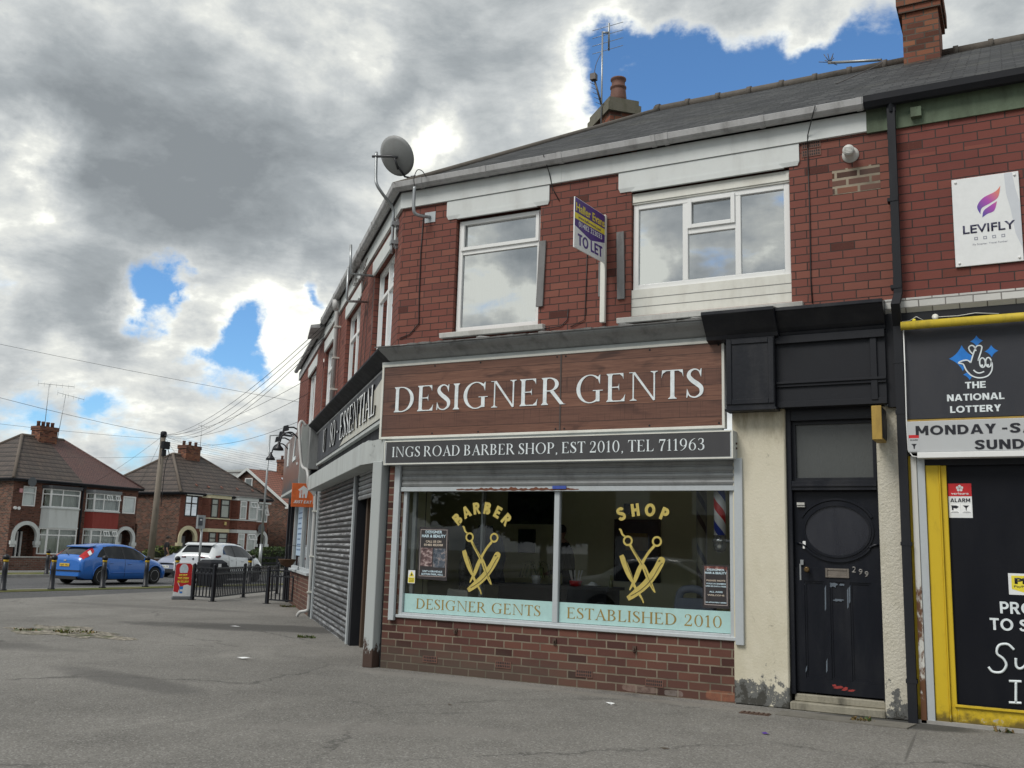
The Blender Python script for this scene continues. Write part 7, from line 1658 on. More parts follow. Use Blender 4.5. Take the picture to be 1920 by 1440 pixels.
# guard railings
def rail_panel(label, a, b, post_a=True, post_b=True):
    a, b = Vector(a), Vector(b); d = b-a; L_ = d.length; d.normalize(); fr = Fr(a, d, Vector((d.y, -d.x, 0)))
    t = thing('guard_railing', label, 'railing', tuple(a), group='black guard railings outside the takeaway')
    m = M(fr)
    for z in (.10, .66, .80): m.box(.02, L_-.02, -.016, .016, z-.016, z+.016)
    build_split(m, 'rail', mBlack, t)
    m = M(fr); n = max(2, int(L_/.115)); 
    for i in range(1, n): m.box(i*L_/n-.012, i*L_/n+.012, -.012, .012, .10, .66)
    m.build('bars', mBlack, t)
    m = M(fr); k = max(2, int(L_/.14))
    for i in range(k):
        c = (i+.5)*L_/k; ri = [(c+.052*math.cos(R(q)), 0, .73+.058*math.sin(R(q))) for q in range(0, 361, 30)]; m.tube(ri, .011, 5, cap=False)
    m.build('ring_frieze', mBlack, t)
    for u, f_ in ((0, post_a), (L_, post_b)):
        if f_: m = M(fr); m.box(u-.035, u+.035, -.035, .035, 0, .86); m.box(u-.07, u+.07, -.07, .07, 0, .015); m.lathe([(.04, 0), (.045, .02), (.0, .05)], (u, 0, .86), n=10); m.build('post', mBlack, t)
    return t
rail_panel('short black guard railing panel right of the red pavement board', (-18.56, 8.11, 0), (-17.81, 8.04, 0))
rail_panel('long black guard railing panel running back towards the road', (-17.9, 8.15, 0), (-18.76, 10.12, 0), False, True)
rail_panel('farther black guard railing panel in line behind the long one', (-18.80, 10.2, 0), (-19.6, 12.4, 0), False, True)
rail_panel('black guard railing panel ending at the takeaway corner post', (-16.49, 8.51, 0), (-15.55, 8.62, 0))
# pavement board
AB_ = thing('pavement_board', 'red and white drinks pavement board with yellow slogan on a grey base', 'pavement sign', (-18.85, 8.0, 0))
ab_d = Vector((.62, .78, 0)).normalized(); AF = Fr((-19.02, 7.80, 0), ab_d, Vector((ab_d.y, -ab_d.x, 0)))
m = M(AF); m.box(-.02, .62, -.22, .06, 0, .10); m.build('base', paint('grey_plastic', (.16, .17, .18), .5, .2), AB_, bevel=.02)
m = M(AF); m.prism([(.01, .10), (.59, .10), (.57, .95), (.50, 1.0), (.10, 1.0), (.03, .95)], -.03, .0); m.build('board', mSignWhite, AB_)
m = M(AF); m.prism([(.014, .22), (.16, .19), (.20, .30), (.36, .40), (.575, .38), (.565, .94), (.495, .985), (.105, .985), (.035, .94)], .0005, .002); m.build('red_print', mRedS, AB_)
for i, tx in enumerate(('WE PUT', 'THE LUSH', 'IN SLUSH')): sans_text(tx, AF, .30, .0022, .635-i*.085, .055, .36 if i else .28, mYel2, AB_, align='C', bold=.05, shear=.15)
m = M(AF); m.prism(_cr([(.18, .73), (.16, .85), (.22, .95), (.30, .97), (.38, .95), (.44, .85), (.42, .73)], 4), .002, .0035); m.build('white_badge', flat('badge_pale', (.62, .72, .78), .5), AB_)
m = M(AF); m.prism([(.22, .17), (.30, .17), (.325, .36), (.195, .36)], .002, .004); m.build('blue_cup', mBlue, AB_); m = M(AF); m.prism([(.13, .46), (.15, .46), (.21, .36), (.19, .36)], .002, .004); m.box(.225, .31, .004, .005, .22, .28); m.build('cup_label', mSignWhite, AB_)
m = M(AF); m.prism(arch_pts(.44, .28, .13, 0, 360, 20)[:-1], .002, .0035); m.build('white_disc', mSignWhite, AB_)

AB_.scale = (.74, .74, .9)
AB_.location = (-18.85, 8.0, 0)
# ------------------------------------------------------------------ cars
def lerp(x, xs, ys): return float(np.interp(x, xs, ys))
def carpaint(name, col):
    k = NT(name); n = k.noise(k.tc.outputs['Object'], 3, 4, .5); c = k.mix(k.ss(n, .4, .8, 0, .12), col, tuple(x*.6 for x in col))
    k.b.inputs['Coat Weight'].default_value = .8; k.b.inputs['Coat Roughness'].default_value = .04; return k.fin(c, .35, .0, .5)
mTyre = flat('tyre', (.018, .018, .018), .85); mRim = paint('alloy_rim', (.66, .67, .68), .3, .1); mTrim = flat('black_trim', (.015, .015, .017), .55); mChrome = flat('headlamp_clear', (.55, .58, .60), .12, .4)
mLampRed = flat('tail_lamp_red', (.42, .012, .014), .2); mPlateY = flat('plate_yellow', (.72, .48, .04), .45); mPlateW = flat('plate_white', (.75, .76, .72), .45); mSeat = flat('car_seats', (.04, .04, .043), .8)
def car(label, loc, rotz, body, P, feats):
    """x forward. P: dict of profile curves (xs, values)"""
    t = thing('parked_car', label, 'car', loc, rotz); L0, L1 = P['x']; wx = P['wheels']; Rw, Ra = .30, .345
    xs = set(np.linspace(L0, L1, 34))
    for key in ('top', 'belt', 'w', 'wr'): xs.update(P[key][0])
    for c in wx: xs.update(c+Ra*math.cos(R(a)) for a in range(0, 181, 15))
    xs = sorted(x for x in xs if L0 <= x <= L1); zb = .18
    def sec(x):
        w = lerp(x, *P['w']); wr = lerp(x, *P['wr']); top = lerp(x, *P['top']); belt = min(lerp(x, *P['belt']), top-.035); zs = lerp(x, [L0, L0+.25, L1-.25, L1], [.30, .20, .19, .28]); zb_ = zs-.0
        for c in wx:
            if abs(x-c) < Ra: zs = max(zs, Rw+math.sqrt(Ra*Ra-(x-c)**2))
        zl = lerp(x, [L0, L1], [.48, .46]); zl = max(zl, zs+.03); belt = max(belt, zl+.04); sh = min(belt-.02, max(zl+.02, belt-.10)); top = max(top, belt+.03)
        return [(0, zs), (w-.10, zs), (w-.015, zs+.01), (w, zl), (w-.004, sh), (w-.035, belt), (wr, top-.045), (wr-.09, top-.006), (wr*.45, top+.012), (0, top+.016)]
    m = M(); rings = []
    for x in xs:
        s_ = sec(x); rings.append([m.bm.verts.new((x, -y, z)) for y, z in reversed(s_[1:])]+[m.bm.verts.new((x, y, z)) for y, z in s_])
    # reversed half shares the centre line only at the bottom point
    for i in range(len(xs)-1):
        a, b = rings[i], rings[i+1]; n = len(a)
        for k in range(n-1): m.bm.faces.new((a[k], a[k+1], b[k+1], b[k])).smooth = True
        m.bm.faces.new((a[n-1], a[0], b[0], b[n-1])).smooth = True
    for r in (rings[0], rings[-1]): m.bm.faces.new(r).smooth = False
    bmesh.ops.remove_doubles(m.bm, verts=m.bm.verts, dist=.0008)
    bo = m.build('body', body, t, world=False)
    def side(x, f, s, out=.006):            # point on the glasshouse side, f from belt to roof edge
        q = sec(x); b, c = q[5], q[6]; return (x, s*(b[0]+(c[0]-b[0])*f+out), b[1]+(c[1]-b[1])*f+out*.5)
    def topp(x, f, out=.007):               # point on the top surface, f across -1..1
        q = sec(x); wr = q[6][0]; y = f*wr; ay = abs(y)
        z = np.interp(ay, [0, wr*.45, wr-.09, wr], [q[9][1], q[8][1], q[7][1], q[6][1]]); return (x, y, z+out)
    def patch(fn, na, nb, mat, name, par=t, off=0):
        mm = M(); V_ = [[mm.bm.verts.new(fn(i/na, j/nb)) for j in range(nb+1)] for i in range(na+1)]
        for i in range(na):
            for j in range(nb): mm.bm.faces.new((V_[i][j], V_[i+1][j], V_[i+1][j+1], V_[i][j+1])).smooth = True
        return mm.build(name, mat, par, world=False)
    for s in (-1, 1):
        for (xa, xb, nm) in P['side_glass']:
            def fn(i, j, s=s, xa=xa, xb=xb):
                x = xa+(xb-xa)*i; t_ = min(1, i/.24); e_ = min(1, (1-i)/.10); up_ = .10+(.80*(1-(1-t_)**2))*(.35+.65*e_); f = .05+(max(.08, up_*1.04)-.05)*j
                return side(x, f, s)
            patch(fn, 26, 3, mTint, 'side_window')
        for xd in P.get('pillars', ()):
            mm = M(); V_ = [side(xd+dx, f, s, .009) for f, dx in ((.06, -.035), (.06, .035), (.92, .02), (.92, -.05))]; mm.face(V_); mm.build('window_pillar', mTrim, t, world=False)
    xa, xb = P['windscreen']; patch(lambda i, j: topp(xa+(xb-xa)*i, -.86+1.72*j), 6, 8, mTint, 'windscreen')
    xa2, xb2 = P['rear_glass']; patch(lambda i, j: topp(xa2+(xb2-xa2)*i, -.84+1.68*j), 6, 8, mTint, 'rear_window')
    # wheels
    for c in wx:
        for s in (-1, 1):
            y = s*(lerp(c, *P['w'])-.09); mm = M(); prof = [(.17, -.09), (.27, -.095), (.30, -.07), (.305, 0), (.30, .07), (.27, .095), (.19, .09)]
            mm.lathe(prof, (c, y, Rw), 'o', 26); wh = mm.build('wheel', mTyre, t, world=False)
            mm = M(); yo = y+s*.075; mm.lathe([(.20, 0), (.195, s*.018), (.175, s*.012), (.165, -s*.02)], (c, yo, Rw), 'o', 26); mm.lathe([(.0, s*.012), (.05, s*.012), (.055, -s*.01)], (c, yo, Rw), 'o', 12)
            for k in range(5):
                a = R(90+72*k); e = (c+.185*math.cos(a), yo+s*.006, Rw+.185*math.sin(a)); b = (c+.04*math.cos(a), yo+s*.010, Rw+.04*math.sin(a)); d = (-math.sin(a), 0, math.cos(a)); w0, w1 = .030, .042
                mm.hexa([(b[0]+d[0]*w0, b[1]-s*.02, b[2]+d[2]*w0), (b[0]-d[0]*w0, b[1]-s*.02, b[2]-d[2]*w0), (b[0]-d[0]*w0, b[1], b[2]-d[2]*w0), (b[0]+d[0]*w0, b[1], b[2]+d[2]*w0)], [(e[0]+d[0]*w1, e[1]-s*.02, e[2]+d[2]*w1), (e[0]-d[0]*w1, e[1]-s*.02, e[2]-d[2]*w1), (e[0]-d[0]*w1, e[1], e[2]-d[2]*w1), (e[0]+d[0]*w1, e[1], e[2]+d[2]*w1)])
            mm.build('rim', mRim if feats.get('rim', 1) else mTrim, wh, world=False)
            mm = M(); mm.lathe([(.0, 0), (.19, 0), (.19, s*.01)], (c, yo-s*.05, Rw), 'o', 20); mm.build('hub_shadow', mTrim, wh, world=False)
    mm = M(); mm.box(L0+.3, L1-.3, -.55, .55, .16, .5); mm.build('underbody', mTrim, t, world=False)
    def strip(pts, r, mat, name): mm = M(); mm.tube(_cr(pts, 4), r, 6); return mm.build(name, mat, t, world=False)
    W_ = max(P['w'][1])
    for s in (-1, 1):                          # door shut lines, handles, mirrors
        for xd in P['doors']:
            pts = []
            for j in range(6):
                q = sec(xd); z = q[2][1]+.05+(q[5][1]-q[2][1]-.06)*j/5; y = np.interp(z, [q[2][1], q[3][1], q[4][1], q[5][1]], [q[2][0], q[3][0], q[4][0], q[5][0]]); pts.append((xd, s*(y+.001), z))
            strip(pts, .006, mTrim, 'door_gap')
        for xh in P['handles']:
            q = sec(xh); z = q[4][1]-.03; y = np.interp(z, [q[3][1], q[4][1]], [q[3][0], q[4][0]]); strip([(xh-.08, s*(y+.008), z), (xh, s*(y+.022), z+.004), (xh+.08, s*(y+.008), z)], .014, body, 'door_handle')
        xm = P['mirror']; q = sec(xm); mm = M(); mm.lathe([(.02, -.05), (.07, -.03), (.075, .03), (.03, .06)], (xm, s*(q[5][0]+.10), q[5][1]+.06), 'x', 10); mm.tube([(xm, s*q[5][0], q[5][1]+.02), (xm, s*(q[5][0]+.08), q[5][1]+.05)], .02, 6); mm.build('door_mirror', feats.get('mirror', body), t, world=False)
        q = sec((wx[0]+wx[1])/2); strip([(wx[0]+Ra+.05, s*(q[3][0]+.004), .42), ((wx[0]+wx[1])/2, s*(q[3][0]+.006), .42), (wx[1]-Ra-.05, s*(q[3][0]+.004), .42)], .016, feats.get('strip', body), 'side_moulding')
    feats['fn'](t, sec, side, topp, strip, L0, L1)
    return t
mTint = None
def tintmat():
    k = NT('car_tinted_glass'); return k.fin((.010, .012, .014), .03, 0, .35)
mTint = tintmat()
def plate(t, x, y0, z0, w, h, tx, mat, rear=True, tilt=0):
    s = -1 if rear else 1; fr = Fr((x, y0, z0), (0, s*1, 0), (s, 0, 0)); mm = M(fr); mm.box(-w/2, w/2, 0, .012, 0, h); o = mm.build('number_plate', mat, t, world=False)
    ob = sans_text(tx, fr, 0, .0125, h*.2, h*.6, w*.86, mTextBlk, None, bold=.02, align='C', depth=.001); ob.parent = o; ob.name = 'registration'; return o
# blue hatchback, seen from behind
mCarBlue = carpaint('car_blue', (.014, .15, .55))
def blue_extra(t, sec, side, topp, strip, L0, L1):
    for s in (-1, 1):
        mm = M(); A, Bq, Cq = [], [], []
        for k in range(9):
            x = -1.965+.52*k/8; f_ = 1-k/8; A.append(topp(x, s*(.80+.12*k/8), .014)); q0 = topp(x, s*1.0, .012); Bq.append((q0[0], q0[1]*1.012, q0[2])); Cq.append(side(x, (.05+.62*k/8 if k < 8 else .75), s, .014))
        va, vb, vc = ([mm.bm.verts.new(p) for p in L] for L in (A, Bq, Cq))
        for k in range(8):
            mm.bm.faces.new((va[k], va[k+1], vb[k+1], vb[k])); mm.bm.faces.new((vb[k], vb[k+1], vc[k+1], vc[k]))
        mm.build('tail_lamp', mLampRed, t, world=False)
        mm = M(); mm.face([tuple(Vector(p)+Vector((0, s*.004, .006))) for p in (Bq[4], Bq[6], Cq[6], Cq[4])]); mm.build('reversing_lamp', mSignWhite, t, world=False)
        for c in (-1.22, 1.30):
            mm = M(); mm.tube([(c+.365*math.cos(R(a_)), s*(lerp(c, *blueP['w'])+.002), .30+.365*math.sin(R(a_))) for a_ in range(0, 181, 12)], .022, 6); mm.build('arch_lip', mCarBlue, t, world=False)
        mm = M(); q = sec(1.75); mm.hexa([(1.62, s*.62, .68), (1.95, s*.45, .60), (1.99, s*.56, .52), (1.75, s*.75, .60)], [(1.62, s*.62, .72), (1.93, s*.45, .64), (1.98, s*.60, .56), (1.74, s*.80, .62)]); mm.build('headlamp', mChrome, t, world=False)
    plate(t, -2.06, .0, .62, .46, .10, 'AJ07 YRU', mPlateY)
    mm = M(); mm.box(-2.075, -2.02, -.74, .74, .46, .50); mm.box(-2.065, -2.0, -.60, .60, .20, .30); mm.build('bumper_strip', mTrim, t, world=False)
    mm = M(); mm.hexa([(-1.58, -.56, 1.275), (-1.58, .56, 1.275), (-1.30, .585, 1.31), (-1.30, -.585, 1.31)], [(-1.58, -.55, 1.30), (-1.58, .55, 1.30), (-1.30, .575, 1.345), (-1.30, -.575, 1.345)]); mm.build('roof_spoiler', mCarBlue, t, world=False)
    mm = M(); mm.tube([(-1.97, -.05, 1.0), (-1.85, .25, 1.10)], .012, 5); mm.build('rear_wiper', mTrim, t, world=False)
    mm = M(); mm.box(-2.07, -2.05, -.06, .06, .80, .84); mm.build('badge', mChrome, t, world=False)
blueP = dict(x=(-2.05, 2.05), wheels=(-1.22, 1.30), top=([-2.05, -2.0, -1.92, -1.72, -1.50, -1.25, -.95, -.5, 0, .35, .75, 1.18, 1.5, 1.8, 1.98, 2.05], [.82, .92, .99, 1.13, 1.25, 1.335, 1.38, 1.405, 1.385, 1.33, 1.14, .92, .85, .77, .66, .56]),
             belt=([-2.05, -1.9, -1.4, -.6, 1.2, 2.05], [.78, .90, .93, .87, .81, .5]), w=([-2.05, -1.95, -1.6, -1.0, .8, 1.5, 1.85, 2.0, 2.05], [.70, .80, .86, .875, .875, .85, .78, .66, .55]), wr=([-2.05, -1.95, -1.6, -1.2, 0, .35, 1.18, 1.6, 2.0, 2.05], [.62, .66, .60, .58, .59, .60, .70, .68, .52, .45]),
             side_glass=[(-1.42, 1.0, 'a')], pillars=(-1.0, -.18), windscreen=(.42, 1.14), rear_glass=(-1.90, -1.46), doors=(-1.05, -.18, .92), handles=(-.82, .02), mirror=.72)
car('metallic blue hatchback with yellow rear plate parked behind the bollards', (-28.35, 13.79, -.09), R(93.0), mCarBlue, blueP, dict(fn=blue_extra, strip=mCarBlue)).scale = (.95, .95, .97)
# white crossover
mCarWhite = carpaint('car_white', (.66, .69, .70))
def white_extra(t, sec, side, topp, strip, L0, L1):
    for s in (-1, 1):
        strip([(-2.02, s*.30, .93), (-1.98, s*.60, .92), (-1.86, s*.80, .95), (-1.66, s*.865, .98)], .042, flat('tail_lamp_dark', (.10, .012, .018), .2), 'tail_lamp')
        q = sec(-1.22)
        for c in (-1.24, 1.32):
            mm = M(); pts = [(c+.36*math.cos(R(a)), s*(lerp(c, [-2, 2], [.872, .86])+.004), .30+.36*math.sin(R(a))) for a in range(-5, 186, 12)]; mm.tube(pts, .035, 6); mm.build('arch_trim', mTrim, t, world=False)
        mm = M(); mm.box(-.88, .95, s*.855, s*.885, .17, .33); mm.build('sill_trim', mTrim, t, world=False)
    plate(t, -2.07, .05, .50, .46, .10, 'FX20 MKG', mPlateY)
    mm = M(); mm.box(-2.08, -1.92, -.76, .76, .22, .42); mm.build('bumper_trim', mTrim, t, world=False)
    mm = M(); mm.hexa([(-2.03, -.05, .86), (-2.03, 0, .81), (-2.03, .05, .86), (-2.03, 0, .91)], [(-2.045, -.05, .86), (-2.045, 0, .81), (-2.045, .05, .86), (-2.045, 0, .91)]); mm.build('badge', mTrim, t, world=False)
    mm = M(); mm.hexa([(-1.72, -.56, 1.36), (-1.72, .56, 1.36), (-1.48, .58, 1.43), (-1.48, -.58, 1.43)], [(-1.72, -.56, 1.385), (-1.72, .56, 1.385), (-1.48, .58, 1.455), (-1.48, -.58, 1.455)]); mm.build('roof_spoiler', mCarWhite, t, world=False)
whiteP = dict(x=(-2.04, 2.04), wheels=(-1.24, 1.32), top=([-2.04, -1.98, -1.9, -1.72, -1.55, -1.2, -.5, 0, .35, .8, 1.15, 1.5, 1.85, 2.0, 2.04], [.95, 1.02, 1.10, 1.28, 1.385, 1.43, 1.455, 1.44, 1.39, 1.17, 1.0, .95, .87, .76, .66]),
             belt=([-2.04, -1.9, -1.3, -.6, .9, 2.04], [.92, 1.0, 1.03, .93, .90, .62]), w=([-2.04, -1.95, -1.6, -1.0, .8, 1.5, 1.85, 2.0, 2.04], [.74, .82, .875, .885, .885, .87, .80, .70, .60]), wr=([-2.04, -1.9, -1.6, -1.2, 0, .35, 1.15, 1.6, 2.0, 2.04], [.66, .66, .60, .59, .60, .61, .74, .72, .56, .5]),
             side_glass=[(-1.40, .98, 'a')], pillars=(-.45,), windscreen=(.42, 1.10), rear_glass=(-1.92, -1.64), doors=(-1.02, -.45, .98), handles=(-.80, .02), mirror=.78)
car('white crossover with dark rear lamps parked ahead of the blue hatchback', (-28.20, 18.85, -.09), R(106), mCarWhite, whiteP, dict(fn=white_extra, mirror=mTrim, strip=mCarWhite, rim=0)).scale = (1.025, 1.025, 1.025)
# silver blue estate facing us on the far side
mCarSilv = carpaint('car_silver_blue', (.24, .27, .37))
def silver_extra(t, sec, side, topp, strip, L0, L1):
    for s in (-1, 1):
        mm = M(); mm.hexa([(1.62, s*.66, .70), (1.95, s*.48, .62), (2.0, s*.58, .52), (1.75, s*.78, .60)], [(1.62, s*.66, .75), (1.93, s*.48, .67), (1.99, s*.62, .57), (1.74, s*.84, .64)]); mm.build('headlamp', mChrome, t, world=False)
        strip([(-1.7, s*.56, 1.44), (-.6, s*.58, 1.47), (.3, s*.58, 1.42)], .018, mTrim, 'roof_rail')
        for x in (-1.0, .1): mm = M(); mm.box(x-.04, x+.04, s*.54, s*.62, 1.42, 1.52); mm.build('bar_foot', mTrim, t, world=False)
    for x in (-1.0, .1): mm = M(); mm.box(x-.03, x+.03, -.62, .62, 1.51, 1.535); mm.build('roof_bar', mTrim, t, world=False)
    plate(t, 2.06, .0, .40, .46, .10, 'AK02 CYT', mPlateW, rear=False)
    mm = M(); mm.box(2.03, 2.07, -.5, .5, .54, .60); mm.box(2.03, 2.075, -.62, .62, .22, .36); mm.build('grille', mTrim, t, world=False)
silvP = dict(x=(-2.15, 2.07), wheels=(-1.24, 1.30), top=([-2.15, -2.05, -1.8, -1.2, -.4, 0, .35, .75, 1.15, 1.5, 1.8, 2.0, 2.07], [.95, 1.2, 1.38, 1.43, 1.44, 1.43, 1.38, 1.18, .96, .88, .80, .68, .6]), belt=([-2.15, -1.4, 0, 1.2, 2.07], [.90, .93, .90, .86, .55]),
             w=([-2.15, -2.0, -1.4, .8, 1.5, 1.85, 2.0, 2.07], [.76, .84, .875, .875, .85, .78, .66, .55]), wr=([-2.15, -1.4, 0, .35, 1.15, 1.6, 2.0, 2.07], [.62, .60, .59, .60, .70, .68, .52, .45]), side_glass=[(-1.9, .98, 'a')], pillars=(-1.05, -.16), windscreen=(.42, 1.1), rear_glass=(-2.10, -1.86), doors=(-1.05, -.16, .92), handles=(-.82, .02), mirror=.72)
car('silver blue estate with roof bars facing us beyond the white crossover', (-32.3, 21.9, -.09), R(-90), mCarSilv, silvP, dict(fn=silver_extra, strip=mCarSilv))
# the pale saloon mirrored in the shop window
mCarPale = carpaint('car_pale_silver', (.42, .44, .45))
def pale_extra(t, sec, side, topp, strip, L0, L1):
    for s in (-1, 1): strip([(-2.05, s*.45, .78), (-1.98, s*.72, .80), (-1.80, s*.85, .82)], .055, mLampRed, 'tail_lamp')
paleP = dict(x=(-2.10, 2.10), wheels=(-1.26, 1.32), top=([-2.1, -2.0, -1.7, -1.35, -.85, -.3, .2, .7, 1.15, 1.6, 1.95, 2.1], [.80, .93, .98, 1.04, 1.34, 1.40, 1.36, 1.12, .93, .84, .70, .56]), belt=([-2.1, -1.4, 0, 1.2, 2.1], [.76, .92, .89, .84, .5]), w=blueP['w'], wr=([-2.1, -1.7, -1.3, -.85, .2, 1.15, 1.7, 2.1], [.60, .70, .70, .58, .60, .70, .66, .45]),
             side_glass=[(-1.1, .95, 'a')], pillars=(-.2,), windscreen=(.28, 1.1), rear_glass=(-1.33, -.9), doors=(-1.0, -.2, .9), handles=(-.8, 0), mirror=.7)
car('pale silver saloon standing out of frame and mirrored in the barber window', (-6.3, -8.9, 0), R(3), mCarPale, paleP, dict(fn=pale_extra, strip=mCarPale))
# trees behind the viewer, seen only as dark reflections in the shop glass
def tree(label, x, y, h, r, seed):
    foliage('roadside_tree', label, 'tree', [((x, y, h*.62), (r, r, h*.34)), ((x+r*.5, y+.4, h*.5), (r*.7, r*.6, h*.22)), ((x-r*.55, y-.3, h*.55), (r*.6, r*.7, h*.24))], 2600, .28, [lf2, lf3, lf3], seed,
            group='roadside trees mirrored in the shop windows', stems=[((x, y, 0), (x, y, h*.6), .22), ((x, y, h*.4), (x+r*.6, y, h*.7), .1), ((x, y, h*.45), (x-r*.6, y+.3, h*.7), .1)])
OT = thing('opposite_terrace', 'long brick terrace across the main road behind the viewer, only mirrored in glass', 'building', (-6, -36, 0))  # out of view; added to darken the lower part of the window reflection
m = M(); m.box(-20, 14, -44, -36, -.1, 5.2); m.build('walls', mHouseA, OT); m = M(); m.prism([(-35.7, 5.1), (-40, 7.9), (-44.3, 5.1)], -20.3, 14.3, plane='oz'); m.build('roof', mTileB, OT)
for i in range(8):
    for z in (.9, 3.4): m = M(); m.box(-18.5+i*4, -16.7+i*4, -36, -35.95, z, z+1.4); m.build('window', mUpvc, OT)
for i, (x, y, h_, r_) in enumerate(((-34, -34, 8.5, 3.4), (-27, -36, 9.5, 3.6), (-22, -35, 6.5, 2.6), (-41, -36, 7, 3.2))):
    tree('leafy roadside tree standing across the main road behind the viewer', x, y, h_, r_, 20+i)

# ------------------------------------------------------------------ people
def skin_body(name, joints, edges, mat, parent, sub=2):
    """one continuous body grown round a skeleton: joints name -> (xyz, radius)"""
    names = list(joints); me = bpy.data.meshes.new(name); me.from_pydata([joints[n][0] for n in names], [(names.index(a), names.index(b)) for a, b in edges], [])
    o = bpy.data.objects.new(name, me); C.objects.link(o); sk = o.modifiers.new('skin', 'SKIN'); sk.use_smooth_shade = True
    for i, n in enumerate(names):
        r = joints[n][1]; me.skin_vertices[0].data[i].radius = r if isinstance(r, tuple) else (r, r)
        me.skin_vertices[0].data[i].use_root = (i == 0)
    ss = o.modifiers.new('sub', 'SUBSURF'); ss.levels = sub; ss.render_levels = sub
    dg = bpy.context.evaluated_depsgraph_get(); dg.update(); nm = bpy.data.meshes.new_from_object(o.evaluated_get(dg)); bpy.data.objects.remove(o)
    for mt in (mat if isinstance(mat, list) else [mat]): nm.materials.append(mt)
    nm.name = name; ob = bpy.data.objects.new(name, nm); C.objects.link(ob); ob.parent = parent; return ob
mSkin = flat('skin', (.36, .20, .14), .6); mHair = flat('dark_hair', (.018, .013, .011), .7); mNavy = flat('navy_cloth', (.014, .016, .028), .85); mBlackCloth = flat('black_cloth', (.016, .016, .019), .85); mDenim = flat('dark_trousers', (.022, .023, .030), .9); mShoe = flat('shoes', (.02, .018, .017), .6)
E_ = [('pelvis', 'waist'), ('waist', 'chest'), ('chest', 'neckb'), ('neckb', 'neck'), ('neck', 'jaw'), ('jaw', 'head'), ('head', 'crown'), ('chest', 'shL'), ('shL', 'elL'), ('elL', 'wrL'), ('chest', 'shR'), ('shR', 'elR'), ('elR', 'wrR'), ('pelvis', 'hipL'), ('hipL', 'knL'), ('knL', 'anL'), ('anL', 'toL'), ('pelvis', 'hipR'), ('hipR', 'knR'), ('knR', 'anR'), ('anR', 'toR')]
def hand_fingers(wr, d, side, par, mat, s=1.0):
    """palm, four bent fingers and a side thumb"""
    d = Vector(d).normalized(); sd = Vector(side).normalized(); nrm = d.cross(sd); w = Vector(wr); m = M()
    m.hexa([w-sd*.030*s-nrm*.012*s, w+sd*.030*s-nrm*.012*s, w+sd*.030*s+nrm*.012*s, w-sd*.030*s+nrm*.012*s], [w+d*.085*s-sd*.040*s-nrm*.011*s, w+d*.085*s+sd*.040*s-nrm*.011*s, w+d*.085*s+sd*.040*s+nrm*.011*s, w+d*.085*s-sd*.040*s+nrm*.011*s])
    for i, l in enumerate((.062, .075, .070, .055)):
        b = w+d*.082*s+sd*(-.030+.020*i)*s; k1 = b+d*l*.5*s+nrm*.006*s; k2 = b+d*l*.85*s+nrm*.026*s; m.tube([b, k1, k2], [.009*s, .0085*s, .007*s], 6)
    b = w+d*.02*s-sd*.028*s; m.tube([b, b+d*.035*s-sd*.03*s, b+d*.065*s-sd*.035*s+nrm*.01*s], [.011*s, .010*s, .008*s], 6)
    return m.build('hand', mat, par, world=False)
def paint_body(ob, rule, mats):
    me = ob.data
    for p in me.polygons: p.material_index = rule(p.center)
    return ob
def face_bits(par, c, fwd_, r, mat, hairm):
    f = Vector(fwd_).normalized(); s = f.cross(Vector((0, 0, 1))).normalized(); u = Vector((0, 0, 1)); c = Vector(c)
    m = M(); m.tube([c+f*r*.86+u*.015, c+f*r*1.12-u*.03, c+f*r*.9-u*.035], [.009, .016, .008], 6)
    for k in (-1, 1): m.lathe([(.004, -.02), (.022, 0), (.004, .02)], tuple(c+s*k*r*.86-u*.01), 'z', 8)
    m.build('nose_and_ears', mat, par, world=False)
    m = M(); 
    for k in (-1, 1): m.tube([c+f*r*.86+s*k*.026+u*.018, c+f*r*.86+s*k*.040+u*.018], .007, 6)
    m.tube([c+f*r*.87-s*.022-u*.07, c+f*r*.87+s*.022-u*.07], .005, 5); m.build('eyes_and_mouth', flat('features_dark', (.05, .025, .02), .5), par, world=False)
    m = M(); n = 14; prev = None
    for j in range(7):                      # a cap of hair over crown and back
        th = R(8+j*15); ring = []
        for i in range(n):
            a = 2*math.pi*i/n; drop = 1.0 if math.cos(a) < .25 else .62
            t_ = th*drop; v = u*math.cos(t_)+(f*math.cos(a)+s*math.sin(a))*math.sin(t_); ring.append(m.bm.verts.new(c+u*.02+Vector((v.x*r*1.06, v.y*r*1.06, v.z*r*1.22))))
        if prev:
            for i in range(n): m.bm.faces.new((prev[i], prev[(i+1) % n], ring[(i+1) % n], ring[i])).smooth = True
        else: m.bm.faces.new(ring)
        prev = ring
    m.build('hair', hairm, par, world=False)
# the pedestrian on the far pavement, walking away to the right with a tan bag
PD = thing('person', 'person in a black t-shirt walking past the telegraph pole carrying a tan bag', 'person', (-36.2, 23.45, 0), R(70))
J = dict(pelvis=((0, 0, .86), (.115, .085)), waist=((0, 0, 1.0), (.11, .08)), chest=((.01, 0, 1.22), (.135, .09)), neckb=((.01, 0, 1.36), (.07, .06)), neck=((.015, 0, 1.40), .046), jaw=((.03, 0, 1.46), .062), head=((.02, 0, 1.54), .082), crown=((.01, 0, 1.60), .062), shL=((0, .165, 1.31), .055), elL=((-.04, .20, 1.06), .042), wrL=((.05, .20, .86), .028), shR=((0, -.165, 1.31), .055), elR=((-.08, -.20, 1.07), .042), wrR=((.02, -.22, .85), .028),
         hipL=((0, .085, .80), .080), knL=((.10, .09, .46), .056), anL=((.12, .09, .09), .038), toL=((.24, .09, .03), .032), hipR=((0, -.085, .80), .080), knR=((-.03, -.09, .46), .056), anR=((-.24, -.09, .12), .038), toR=((-.14, -.09, .03), .032))
